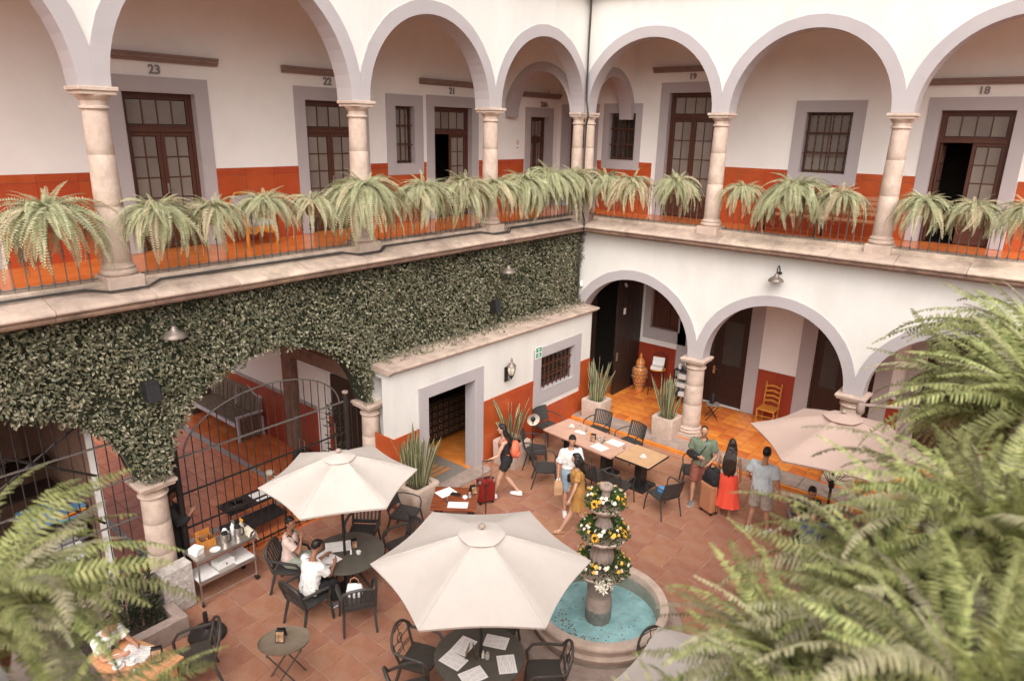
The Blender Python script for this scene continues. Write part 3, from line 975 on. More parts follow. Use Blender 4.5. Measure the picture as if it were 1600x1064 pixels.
def corridor_door(s0, s1, label, handle_on):
    t = thing('corridor_door', label, 'door')
    d = -YL
    m = MB()
    for a, b in ((s0 - .36, s0), (s1, s1 + .36)):
        wbox(m, RW, a, b, d, d + .02, .1, 4.3)
    m.build('surround', 'paint_grey', t)
    e = d - .1
    f = MB()
    wbox(f, RW, s0, s0 + .07, e - .08, e + .02, .1, 3.3)
    wbox(f, RW, s1 - .07, s1, e - .08, e + .02, .1, 3.3)
    wbox(f, RW, s0, s1, e - .08, e + .02, 3.3, 3.9)
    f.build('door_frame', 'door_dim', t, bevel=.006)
    mid = (s0 + s1) / 2
    for k, (a, b) in enumerate(((s0 + .07, mid - .003), (mid + .003, s1 - .07))):
        m = MB()
        fr = .13
        wbox(m, RW, a, a + fr, e - .05, e, .11, 3.28); wbox(m, RW, b - fr, b, e - .05, e, .11, 3.28)
        for z0, z1 in ((.11, .3), (1.12, 1.3), (2.55, 2.72), (3.1, 3.28)):
            wbox(m, RW, a + fr, b - fr, e - .05, e, z0, z1)
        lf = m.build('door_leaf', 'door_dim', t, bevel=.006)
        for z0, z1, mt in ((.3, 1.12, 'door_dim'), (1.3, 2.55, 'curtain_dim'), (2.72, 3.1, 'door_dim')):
            p = MB()
            wbox(p, RW, a + fr, b - fr, e - .04, e - .015, z0, z1)
            p.build('panel', mt, lf)
        if k == handle_on:
            hs = b - .06 if k == 0 else a + .06
            h = MB()
            h.span(RW(hs - .03, e, .98), RW(hs + .03, e + .012, 1.2))
            h.build('lock_plate', 'vase_orange', lf)
            h = MB()
            sg = 1 if k == 0 else -1
            h.tube([RW(hs, e + .01, 1.13), RW(hs, e + .06, 1.13), RW(hs + .12, e + .06, 1.13)], .012, 6)
            h.build('door_handle', 'steel', lf)
    return t
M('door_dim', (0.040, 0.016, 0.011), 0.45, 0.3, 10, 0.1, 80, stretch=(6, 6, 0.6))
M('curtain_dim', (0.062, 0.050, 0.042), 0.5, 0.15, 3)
corridor_door(2.4, 4.12, 'dark panelled double door in the corridor, left of the ladder-back chair', 0)
corridor_door(5.82, 7.3, 'dark panelled double door in the corridor, right of the ladder-back chair', 1)
corridor_door(8.3, 9.7, 'dark corridor door at the far right behind the ferns', 0)
t = thing('corridor_window', 'dark shuttered window in grey surround above the decorated jar', 'window')
surround(t, RW, -YL, 1.12, 2.1, 1.95, 3.15, wd=.21, bottom=.34)
for a, b in ((1.13, 1.607), (1.613, 2.09)):
    pane_grid(t, RW, -YL - .1, a, b, 1.96, 3.14, 1, 2, fr=.08, name='shutter', pane='door_wood')

# end wall of the corridor with the tall black doors
t = thing('black_doors', 'tall black double doors at the left end of the corridor, one leaf ajar', 'door')
def planked(y0, y1, x, nm, par):
    n = 6
    fr = MB()
    for z0, z1 in ((.11, .4), (1.3, 1.5), (2.6, 2.8), (3.9, 4.2)):
        fr.span((x - .06, y0, z0), (x, y1, z1))
    leaf = fr.build(nm, 'dark_wood', par)
    for i in range(n):
        MB().span((x - .05, lerp(y0, y1, i / n) + .005, .11), (x + .012, lerp(y0, y1, (i + 1) / n) - .005, 4.2)).build('plank', 'dark_wood', leaf, bevel=.005)
    return leaf
lf = planked(.98, 2.36, .82, 'door_leaf', t)
MB().span((.832, 1.02, 1.15), (.85, 1.1, 1.4)).build('door_handle', 'steel', lf)
MB().span((.834, 1.28, 2.5), (.842, 1.4, 2.68)).build('paper_notice', 'paper', lf)
lf = planked(.0, .9, .18, 'door_leaf', t)
m = MB()
m.span((-2.5, -.08, 0), (.1, 2.4, .0925)).build('dummy', 'paver')
bpy.data.objects['dummy'].name = 'entry_floor'
tag(bpy.data.objects['entry_floor'], kind='structure')
m = MB()
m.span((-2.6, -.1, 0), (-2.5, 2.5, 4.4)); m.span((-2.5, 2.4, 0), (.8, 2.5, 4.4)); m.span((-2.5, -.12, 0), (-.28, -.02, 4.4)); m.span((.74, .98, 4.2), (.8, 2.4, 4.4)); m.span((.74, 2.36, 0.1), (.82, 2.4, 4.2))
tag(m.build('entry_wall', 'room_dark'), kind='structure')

# ---- the white annex in front of the ivy wall
XA = .75
AH = [(4.9, 6.36, -.1, 2.2), (1.03, 2.5, 1.2, 2.12)]
def AW(s, d, z): return Vector((d, -s, z))
ann = wall_holes('annex_wall', AW, .25, 7.3, 0, 2.8, XA, AH, 'plaster_white', depth=.3)
tag(ann, 'white projecting wall below the ivy with a doorway and a barred window', 'wall')
sl = MB()
pf = [(.12, 0.0), (.8, 0.0), (.83, .03), (.86, .045), (.885, .06), (.89, .10), (.87, .12), (.12, .15)]
for i in range(6):
    a, b = .1 + i * 1.22 + .003, .1 + (i + 1) * 1.22 - .003
    zz = lambda s: 2.865 + .012 * s
    m = MB()
    m.prism(pf, lambda d, z: AW(a, d, z + zz(a)), lambda d, z: AW(b, d, z + zz(b)))
    m.build('coping_stone', 'cantera_ledge', ann, bevel=.006)
m = MB()
m.prism([(.25, 2.8), (7.3, 2.8), (7.3, 2.866 + .012 * 7.3), (.25, 2.866 + .012 * .25)], lambda s, z: AW(s, XA, z), lambda s, z: AW(s, .14, z))
m.build('coping_bed', 'plaster_white', ann)
wainscot(ann, AW, XA, [(6.62, 7.3), (2.79, 4.64)], 0, 1.58, 'wainscot', step=.93)
wainscot(ann, AW, XA, [(.75, 2.78)], 0, .86, 'wainscot', step=.68, border=False)
wainscot(ann, AW, XA, [(.25, .74)], 0, 1.56, 'wainscot', step=.68)
for i, (y0, y1) in enumerate(((7.3, 7.32),)):
    MB().span((.2, -7.318, 0), (.768, -7.3, 1.58)).build('wainscot_panel', 'wainscot', ann)
t = thing('annex_doorway', 'open doorway in a broad grey surround with a doormat before it', 'doorway')
m = MB()
for a, b, c, e in ((4.64, 4.9, 0, 2.46), (6.36, 6.62, 0, 2.46), (4.9, 6.36, 2.2, 2.46)):
    wbox(m, AW, a, b, XA, XA + .022, c, e)
wbox(m, AW, 4.9 - .002, 4.914, XA - .3, XA + .022, 0, 2.2); wbox(m, AW, 6.346, 6.362, XA - .3, XA + .022, 0, 2.2); wbox(m, AW, 4.9, 6.36, XA - .3, XA + .022, 2.188, 2.203)
m.build('surround', 'paint_grey', t, bevel=.006)
m = MB(); m.span((.1, -4.0, 0), (XA - .301, -3.95, 2.85)); m.span((.1, -6.5, 0), (XA - .301, -6.42, 2.85)); m.span((.1, -6.42, 2.35), (XA - .301, -4.0, 2.4))
m.build('inner_reveal', 'moulding_brown', ann)
# the reception room seen through the doorway
m = MB()
m.span((-3.2, -7.0, -.02), (XA - .1, -3.2, .006))
tag(m.build('reception_floor', 'gallery_floor'), kind='structure')
m = MB()
m.span((-3.3, -7.0, 0), (-3.2, -3.2, 3.2)); m.span((-3.3, -3.3, 0), (.1, -3.2, 3.2)); m.span((-3.3, -7.0, 0), (.1, -6.9, 3.2)); m.span((-3.3, -7, 3.0), (.1, -3.2, 3.1))
tag(m.build('reception_wall', 'moulding_brown'), kind='structure')
t = thing('reception_counter', 'dark carved counter with small square panels inside the doorway', 'counter')
M('panel_ring', (0.20, 0.105, 0.055), 0.5, 0.3, 20)
m = MB().span((-1.35, -5.6, .15), (-.75, -3.3, 1.15))
m.build('counter_body', 'dark_wood', t, bevel=.01)
MB().span((-1.4, -5.65, 1.15), (-.68, -3.31, 1.22)).build('counter_top', 'dark_wood', t, bevel=.01)
for i in range(12):
    for j in range(5):
        yy, z0 = -5.58 + i * .19, .2 + j * .185
        p = MB()
        p.span((-.755, yy + .015, z0 + .015), (-.735, yy + .175, z0 + .17))
        q = p.build('panel', 'dark_wood', t, bevel=.008)
        r = MB().tube([(-.733, yy + .095 + .05 * math.cos(a), z0 + .092 + .05 * math.sin(a)) for a in [2 * PI * k / 10 for k in range(10)]], .009, 4, closed=True)
        r.build('ring', 'panel_ring', q)
barred_window(AW, XA, 1.03, 2.5, 1.2, 2.12, 'dark barred window in the white annex under the green sign', wd=.3, nbars=8, bottom=.33, pane='dark_glass')
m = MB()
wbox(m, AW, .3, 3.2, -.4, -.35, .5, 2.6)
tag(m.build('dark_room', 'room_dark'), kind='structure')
t = thing('doormat', 'grey doormat lying on the annex threshold', 'mat', (0, 0, 0))
MB().span((-.45, -6.1, .006), (.68, -5.05, .02)).build('mat', 'mat_grey', t)
for k in range(3):
    MB().span((-.05 + k * .16, -5.85, .02), (.04 + k * .16, -5.4 + .05 * k, .0225)).build('faded_lettering', 'vase_orange', t)
t = thing('stone_step', 'low stone step in front of the annex doorway', 'step')
MB().span((XA - .05, -6.3, -.02), (1.12, -4.7, .05)).build('slab', 'cantera_dark', t, bevel=.012)

# green exit sign on the window surround
t = thing('green_sign', 'small square green and white safety sign by the barred window', 'sign')
def sg(a, b, c, e, mt, dd):
    m = MB(); wbox(m, AW, a, b, XA + .024, XA + .024 + dd, c, e); return m
sg(2.5, 2.76, 2.13, 2.44, 'paper', .008).build('backing', 'paper', t)
sg(2.52, 2.74, 2.16, 2.41, 'sign_green', .011).build('face', 'sign_green', t)
for a, b, c, e in ((2.615, 2.645, 2.19, 2.38), (2.53, 2.73, 2.272, 2.298), (2.585, 2.675, 2.355, 2.385), (2.585, 2.675, 2.185, 2.215)):
    sg(a, b, c, e, 'paper', .0135).build('arrow', 'paper', t)

# ---- passage behind the iron gate
tag(MB().span((-14, -16, -.25), (.1, -6.9, -.008)).build('passage_floor', 'grout_orange'), kind='structure')
pf_ = bpy.data.objects['passage_floor']
ptm = MB().loft([[Vector((sx * q[0], sy * q[0], q[1])) for sx, sy in ((-1, -1), (1, -1), (1, 1), (-1, 1))] for q in ((.196, -.012), (.196, .002), (.193, .005))]).mesh('floor_tile', 'passage_floor')
for i in range(22):
    for j in range(13):
        x, y = -.12 - (i + .5) * .4, -12.1 + (j + .5) * .4
        inst(ptm, 'floor_tile', pf_, (x, y, -.002 + random.uniform(-.0008, .0008)))
for x0, x1, y0, y1 in ((-8.8, -.4, -8.35, -8.21), (-1.35, -1.21, -12, -8.36), (-8.8, -.4, -11.4, -11.28)):
    MB().span((x0, y0, -.005), (x1, y1, .0065)).build('border_strip', 'talavera_blue', pf_)
pw = MB()
pw.span((-9, -7.02, 0), (-3.35, -6.9, 4.4)); pw.span((-2.9, -7.02, 0), (-.27, -6.9, 4.4)); pw.span((-3.35, -7.0, 2.75), (-2.9, -6.9, 4.4))
pw.span((-4.2, -12.3, 0), (-.27, -12.2, 4.4))
pw = tag(pw.build('passage_wall', 'plaster_inner'), 'pale wall of the passage behind the iron gate and carved bench', 'wall')
wainscot(pw, LW, 0, [], 0, 1, 'wainscot_red')
for x0, x1 in ((-9, -6.2), (-6.19, -3.4), (-2.88, -.3)):
    MB().span((x0, -7.045, 0.005), (x1, -7.02, 1.3)).build('wainscot_panel', 'wainscot_red', pw)
    MB().span((x0, -7.05, 1.3), (x1, -7.02, 1.38)).build('wainscot_border', 'talavera_blue', pw)
MB().span((-3.42, -7.12, 0), (-3.02, -6.95, 3.4)).build('stone_jamb', 'stone_brown', pw, bevel=.015)
MB().span((-3.55, -7.16, 3.4), (-2.9, -6.95, 3.55)).build('jamb_capital', 'stone_brown', pw, bevel=.02)
MB().span((-2.95, -7.2, 2.45), (-.3, -7.022, 2.75)).build('wood_beam', 'stone_brown', pw, bevel=.01)
MB().span((-2.15, -7.06, .0), (-1.75, -7.046, 2.3)).build('white_panel', 'plaster_inner', pw)
MB().span((-1.55, -7.1, 0), (-.5, -7.046, 2.35)).build('dark_door', 'dark_wood', pw, bevel=.01)
MB().span((-1.9, -7.06, 3.0), (-1.62, -7.03, 3.17)).build('sign_frame', 'dark_wood', pw)
MB().span((-1.875, -7.066, 3.02), (-1.645, -7.058, 3.15)).build('sign_face', 'lampshade_cream', pw)
tag(MB().span((-6.6, -12.3, 4.4), (-.2, -6.9, 4.5)).build('passage_ceiling', 'ceiling_paint'), kind='structure')

# ---- kitchen behind the left grille: dark room
kr = MB()
kr.span((-3.6, -16.5, 0), (-3.5, -12.3, 4.4)); kr.span((-3.5, -12.36, 0), (-.3, -12.31, 4.4)); kr.span((-3.6, -16.6, 0), (-.2, -16.5, 4.4)); kr.span((-3.6, -16.5, 4.4), (-.2, -12.3, 4.5))
tag(kr.build('kitchen_wall', 'stone_brown'), kind='structure')
tag(MB().span((-3.5, -16.5, -.2), (.1, -12.3, -.004)).build('kitchen_floor', 'cantera_dark'), kind='structure')
# ================================================================ IVY
random.seed(21)
def ivy_low(s):
    """height of the lower edge of the ivy at s, or None"""
    if s < 7.33: z = 3.02 + .012 * s
    else: z = 2.24
    for c in ((LS[2] + LS[3]) / 2, (LS[3] + LS[4]) / 2):
        q = (s - c) / 1.93
        if abs(q) < 1:
            z = max(2.24, ZLC + 1.62 * math.sqrt(1 - q * q)) - .02
    return z
ivy = thing('ivy_wall', 'dense dark ivy hedge covering the wall above the gate and annex', 'ivy')
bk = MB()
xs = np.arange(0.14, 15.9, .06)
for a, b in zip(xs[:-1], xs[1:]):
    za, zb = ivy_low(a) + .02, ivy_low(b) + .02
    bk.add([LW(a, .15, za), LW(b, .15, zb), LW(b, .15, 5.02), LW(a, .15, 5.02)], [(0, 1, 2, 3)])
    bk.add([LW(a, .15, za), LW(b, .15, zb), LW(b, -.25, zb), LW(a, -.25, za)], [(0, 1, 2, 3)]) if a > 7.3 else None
tag(bk.build('ivy_stems', 'ivy_back', ivy, fix=False), kind='stuff')  # near-black backing sheet, painted as the shade between leaves; hides the pale wall
def leaf_verts(L, w):
    return [Vector((0, 0, 0)), Vector((w, L * .5, .16 * w)), Vector((0, L, -.25 * w)), Vector((-w, L * .5, .16 * w)), Vector((0, L * .5, -.12 * w))]
LF_F = [(0, 1, 4), (1, 2, 4), (2, 3, 4), (3, 0, 4)]
def rand_leaf(s, z, edge=False):
    L = random.uniform(.042, .085)
    w = L * random.uniform(.22, .30)
    dep = .15 + random.random() ** 1.5 * .14
    if edge: dep = random.uniform(-.1, .25)
    if s < 7.2 and 2.95 < z < 3.02 + .012 * s + .22: dep = .15 + random.random() * .5 * (1 - (z - 3.0 - .012 * s) / .25)
    bump = .07 * math.sin(s * 2.1 + z * 1.3) + .06 * math.sin(s * 5.3 - z * 4.1) + .04 * math.sin(s * 11 + z * 9)
    pos = LW(s, dep + bump * .6, z)
    # leaf axis: hangs down and outwards, rotated in the wall plane
    a = random.gauss(0, 1.1)
    tilt = random.uniform(.15, 1.1)
    y = (LW(math.sin(a), 0, -math.cos(a)) - LW(0, 0, 0)) * math.cos(tilt) + Vector((1, 0, 0)) * math.sin(tilt)
    if random.random() < .3: y = (LW(math.sin(a), 0, math.cos(a) * .6) - LW(0, 0, 0)) * math.cos(tilt) + Vector((1, 0, 0)) * math.sin(tilt)
    y.normalize()
    up = Vector((.8, 0, .7)) + Vector((random.gauss(0, .35), random.gauss(0, .45), random.gauss(0, .35)))
    x = y.cross(up).normalized()
    zz = x.cross(y)
    Mx = Matrix((x, y, zz)).transposed()
    return pos, Mx, L, w
A, B = MB(), MB()
single = []
N = 44000
cnt = 0
while cnt < N:
    s, z = random.uniform(.12, 15.2), random.uniform(2.2, 5.02)
    lo = ivy_low(s)
    e = random.random()
    if z < lo - (.05 if e < .5 else 0): continue
    cnt += 1
    edge = z < lo + .05 and s > 7.3
    pos, Mx, L, w = rand_leaf(s, z, edge)
    pale = random.random() < .42
    if len(single) < 300 and 11.2 < s < 13.2 and 3.0 < z < 4.9 and random.random() < .12:
        single.append((pos + Vector((.05, 0, 0)), Mx, L, w)); continue
    (B if pale else A).add([Mx @ p + pos for p in leaf_verts(L, w)], LF_F)
tag(A.build('ivy_leaves', 'ivy_leaf', ivy, fix=False), kind='stuff')
tag(B.build('ivy_leaves', 'ivy_pale', ivy, fix=False), kind='stuff')
lm = MB().add(leaf_verts(1, .26), LF_F).mesh('ivy_leaf', 'ivy_pale')
for pos, Mx, L, w in single:
    o = bpy.data.objects.new('ivy_leaf', lm)
    COL.objects.link(o)
    o.parent = ivy
    m4 = Mx.to_4x4() @ Matrix.Scale(L * 1.05, 4)
    m4.translation = pos
    o.matrix_local = m4

# ================================================================ FERNS
def frond_mesh(e0, e1, mat, pairs=26, wid=.085, seed=0, segs=1, side=0.0, drop=.62, cover=.40, ragged=0.0):
    """a unit-length sword-fern frond: arching rachis with paired pinnae"""
    rg = random.Random(seed)
    n = 16
    P, T = [Vector((0, 0, 0))], []
    for i in range(n):
        t = (i + .5) / n
        e = R(lerp(e0, e1, t ** drop))
        az = side * t
        d = Vector((math.cos(e) * math.cos(az), math.cos(e) * math.sin(az), math.sin(e)))
        T.append(d)
        P.append(P[-1] + d / n)
    mb = MB()
    mb.tube(P[::2] + ([P[-1]] if n % 2 else []), [lerp(.0055, .0018, i / (n / 2)) for i in range(len(P[::2]))], 3, caps=False)
    for k in range(pairs):
        t = .07 + .92 * k / (pairs - 1)
        f = t * n
        i = min(n - 1, int(f))
        p = P[i].lerp(P[i + 1], f - i)
        d = T[i]
        sidev = d.cross(Vector((0, 0, 1)))
        if sidev.length < .05: sidev = Vector((0, 1, 0))
        sidev = Vector((-math.sin(side * t), math.cos(side * t), 0)) if True else sidev
        nrm = sidev.cross(d).normalized()
        if nrm.z < 0 and e1 > -60: nrm = -nrm
        prof = min(1, t / .18) * (1 - t) ** .55 * 1.25
        Lp = wid * min(1.0, prof) * rg.uniform(.85, 1.1) + .006
        wp = .92 / pairs * cover + .0015
        for sg in (-1, 1):
            if rg.random() < ragged * .35: continue
            dirv = (sidev * sg + d * (.28 + rg.uniform(-1, 1) * ragged) + nrm * (rg.uniform(-.28, .05) - ragged * rg.random())).normalized()
            b = p + d * (.5 * wp * sg)
            if segs == 1:
                q = [b - d * wp * .6, b + dirv * Lp * .45 - d * wp, b + dirv * Lp - nrm * Lp * .15, b + dirv * Lp * .45 + d * wp]
                mb.add(q, [(0, 1, 2, 3)])
            else:
                pts = []
                for j in range(segs + 1):
                    u = j / segs
                    ww = wp * (1.15 - .25 * u) * (1 if u < .99 else .25) * (1.12 if j % 2 else .9)
                    c = b + dirv * Lp * u + d * Lp * .10 * u * u - nrm * Lp * .22 * u * u
                    pts.append((c - d * ww, c + nrm * ww * .35 * (1 if u < .99 else 0), c + d * ww))
                vs = [v for tr in pts for v in tr]
                fs = []
                for j in range(segs):
                    fs += [(3 * j, 3 * j + 3, 3 * j + 4, 3 * j + 1), (3 * j + 1, 3 * j + 4, 3 * j + 5, 3 * j + 2)]
                mb.add(vs, fs)
    return mb.mesh('frond', mat)
KINDS_ = [(84, -5), (72, -55), (58, -80), (42, -87), (24, -89), (6, -90)]
FAR = {m: [[frond_mesh(a + random.uniform(-6, 6), b, m, pairs=27, wid=.092, cover=.34, seed=7 * i + v, side=random.uniform(-.35, .35)) for v in range(2)] for i, (a, b) in enumerate(KINDS_)] for m in ('fern_far', 'fern_dry')}
POT = MB().lathe([(.085, -.24), (.13, -.02), (.14, -.02), (.14, .0), (.12, .0), (.115, -.03), (0, -.035)], 14).mesh('pot', 'terracotta_pot', smooth=True)
def fern(pos, rad, n, label, dry=.12, seed=1, out=None, group='potted ferns along the gallery railings', banks=FAR, mats=('fern_far', 'fern_dry'), dense=2.35, tilt=.24, lens=(.70, .95, 1.2, 1.4, 1.45, 1.4), k0=0):
    rg = random.Random(seed)
    t = thing('potted_fern', label, 'fern', pos, group=group)
    inst(POT, 'pot', t, (0, 0, 0), sc=1.0)
    hk = MB()
    if out is not None:
        hk.tube([Vector((0, 0, -.03)) + Vector(out) * -.13, Vector((0, 0, .0)) + Vector(out) * -.2, Vector((0, 0, -.12)) + Vector(out) * -.21], .008, 5)
        hk.tube([Vector((0.14 * math.cos(a), .14 * math.sin(a), -.03)) for a in [2 * PI * k / 12 for k in range(12)]], .007, 4, closed=True)
        hk.build('pot_hanger', 'iron', t)
    n = int(n * dense)
    for k in range(n):
        u = k / n
        ki = max(k0, min(5, int(u * 6 * .999)))
        if rg.random() < .25: ki = max(0, min(5, ki + rg.choice((-1, 1))))
        m = mats[1] if rg.random() < dry else mats[0]
        me = rg.choice(banks[m][ki])
        az = k * 2.39996 + rg.uniform(-.35, .35)
        L = rad * lens[ki] * rg.uniform(.6, 1.15)
        w = Vector((.055 * math.cos(az), .055 * math.sin(az), rg.uniform(-.02, .02)))
        inst(me, 'frond', t, w, (rg.gauss(0, tilt), rg.gauss(0, tilt * .8), az), (L, L * rg.uniform(.9, 1.25), L))
    return t
FL = [(12.45, 6.40, .72, 62), (11.10, 6.34, .58, 56), (10.25, 6.30, .48, 44), (9.39, 6.34, .52, 46), (8.52, 6.30, .46, 42), (7.40, 6.44, .80, 84), (5.92, 6.36, .66, 56), (4.70, 6.38, .72, 58), (3.72, 6.34, .6, 44), (2.72, 6.38, .7, 50), (1.72, 6.44, .86, 80), (.62, 6.40, .72, 52)]
FLn = ['leftmost, wide and bright, in front of the orange wainscot', 'just right of the leftmost column', 'small one before door 23', 'before the upholstered armchair', 'small yellowish one left of door 22', 'largest one, spilling over the second column', 'pale one below the narrow barred window', 'below the half-open door 21', 'small one before the third column', 'right of the third column', 'long drooping one below door 20A', 'beside the corner column on the left wall']
for i, ((s, z, r, n), lb) in enumerate(zip(FL, FLn)):
    fern(LW(s, .27, z), r, n, 'hanging pale green fern, ' + lb, dry=(.1, .1, .2, .25, .35, .12, .22, .35, .25, .15, .1, .15)[i], seed=30 + i, out=(1, 0, 0))
FRr = [(.95, 6.38, .62, 50), (1.72, 6.34, .64, 54), (2.86, 6.40, .58, 60), (4.52, 6.36, .5, 44), (5.64, 6.44, .8, 86), (6.55, 6.36, .55, 52), (8.05, 6.34, .56, 54), (8.86, 6.32, .52, 50), (9.7, 6.34, .55, 50)]
FRn = ['first right of the corner cables', 'dry straw-coloured one on the right wall', 'dense round one before door 19', 'small one right of the column by door 19', 'largest of the right wall, before the wide barred window', 'left of the column by door 18', 'left of the two before door 18', 'right of the two before door 18', 'cut by the right edge of the view']
for i, ((s, z, r, n), lb) in enumerate(zip(FRr, FRn)):
    fern(RW(s, .27, z), r, n, 'hanging pale green fern, ' + lb, dry=(.15, .6, .12, .15, .12, .3, .15, .35, .2)[i], seed=60 + i, out=(0, -1, 0))

# ================================================================ STONE PLANTERS WITH SNAKE PLANTS
def planter(x, y, z, w, h, label, rz=0.0, n=22, ht=.75, round_=0.05, seed=0, spread=.35):
    rg = random.Random(seed)
    t = thing('stone_planter', label, 'planter', (x, y, z), rz, group='stone planters with snake plants')
    m = MB()
    hw = w / 2
    def ring(q, zz, rr):
        P = []
        for cx, cy, a0 in ((1, 1, 0), (-1, 1, 90), (-1, -1, 180), (1, -1, 270)):
            for k in range(4):
                a = R(a0 + 30 * k)
                P.append(Vector((cx * (q - rr) + rr * math.cos(a), cy * (q - rr) + rr * math.sin(a), zz)))
        return P
    m.loft([ring(hw * .93, 0, round_), ring(hw * .97, h * .3, round_), ring(hw, h * .93, round_), ring(hw * .985, h, round_), ring(hw * .70, h + .003, .1), ring(hw * .66, h - .05, .1)])
    m.build('planter_box', 'cantera', t, smooth=True)
    MB().lathe([(hw * .68, h - .05), (hw * .3, h - .03), (0, h - .03)], 14).build('soil', 'soil', t)
    for k in range(n):
        a = k * 2.4 + rg.uniform(-.3, .3)
        r0 = hw * .55 * math.sqrt((k + .5) / n)
        L = ht * rg.uniform(.65, 1.25)
        if k > n - 4: L *= .8
        lean = rg.uniform(.02, spread) * (r0 / hw + .3)
        b = Vector((r0 * math.cos(a), r0 * math.sin(a), h - .05))
        tw = rg.uniform(0, PI)
        d = Vector((math.cos(a + rg.uniform(-.6, .6)), math.sin(a), 0))
        C_, E_ = MB(), MB()
        rows = []
        bow = rg.uniform(.0, .55)
        for j in range(7):
            u = j / 6
            c = b + Vector((0, 0, 1)) * L * (u - .12 * bow * u * u) + d * L * lean * (u + bow * u * u)
            wd = .034 * (.55 + 1.1 * u - .4 * u * u) * (1 - u ** 5) + .001
            tt = tw + u * rg.uniform(.2, .9)
            sv = Vector((math.cos(tt), math.sin(tt), 0))
            nv = Vector((-math.sin(tt), math.cos(tt), 0))
            rows.append((c - sv * wd, c - sv * wd * .74 - nv * .004, c - nv * .007, c + sv * wd * .74 - nv * .004, c + sv * wd))
        for j in range(6):
            A_, B_ = rows[j], rows[j + 1]
            C_.add([A_[1], A_[2], A_[3], B_[1], B_[2], B_[3]], [(0, 1, 4, 3), (1, 2, 5, 4)])
            E_.add([A_[0], A_[1], B_[0], B_[1]], [(0, 1, 3, 2)])
            E_.add([A_[3], A_[4], B_[3], B_[4]], [(0, 1, 3, 2)])
        lf = C_.build('leaf', 'snake_leaf', t, smooth=True, fix=False)
        E_.build('leaf_margin', 'snake_edge', lf, fix=False)
    return t
planter(1.28, -.62, .1, .62, .50, 'square pinkish planter of tall snake plant under the barred window', n=26, ht=.95, seed=1)
planter(3.28, -.42, .1, .60, .52, 'square pinkish planter of snake plant left of the corridor column', n=24, ht=.95, seed=2)
planter(1.18, -4.1, 0, .66, .58, 'stone planter of wide variegated leaves behind the woman with the backpack', n=18, ht=.95, spread=.75, seed=3)
planter(1.02, -6.95, 0, .72, .58, 'large rounded stone planter of dense snake plant beside the red-brown table', n=38, ht=1.05, round_=.12, seed=4)

# ================================================================ CONIFERS IN THE STONE TROUGH
random.seed(77)
tr = thing('stone_trough', 'low stone kerb bed at the foot of the left grille', 'planter bed')
for i in range(4):
    MB().span((.95, -15.76 + i * 1.0 + .004, 0), (1.12, -15.76 + (i + 1) * 1.0 - .004, .34)).build('kerb_stone', 'cantera_dark', tr, bevel=.015)
MB().span((.6, -11.93, 0), (.946, -11.76, .335)).build('kerb_stone', 'cantera_dark', tr, bevel=.015)
MB().span((.14, -15.7, .0), (.945, -11.94, .24)).build('soil', 'soil', tr)
def conifer(x, y, z, h, r, label, seed):
    rg = random.Random(seed)
    t = thing('conifer', label, 'conifer', (x, y, z), group='small conifers in the stone bed')
    MB().tube([(0, 0, 0), (.01, 0, h * .5), (0, .01, h)], [.02, .014, .004], 6).build('trunk', 'stone_brown', t)
    m = MB()
    for k in range(620):
        u = rg.random() ** .8
        zz = h * (.08 + .92 * u)
        rr = r * (1 - u) ** .7 * rg.uniform(.5, 1.0) + .02
        a = rg.uniform(0, 2 * PI)
        p = Vector((rr * math.cos(a), rr * math.sin(a), zz))
        o = Vector((math.cos(a), math.sin(a), rg.uniform(.5, 1.3))).normalized()
        L, w = rg.uniform(.06, .11), rg.uniform(.012, .022)
        sv = o.cross(Vector((rg.gauss(0, 1), rg.gauss(0, 1), 1))).normalized()
        m.add([p, p + o * L * .5 + sv * w, p + o * L, p + o * L * .5 - sv * w], [(0, 1, 2, 3)])
    tag(m.build('crown', 'conifer_leaf', t, fix=False), kind='stuff')
conifer(.5, -12.12, .22, 1.0, .24, 'taller of two dark conifers beside the carved pedestal', 5)
conifer(.62, -12.42, .22, .85, .22, 'shorter left one of two dark conifers by the left grille', 6)
conifer(.7, -12.25, .22, .5, .26, 'low bushy conifer in front of the pair by the left grille', 7)
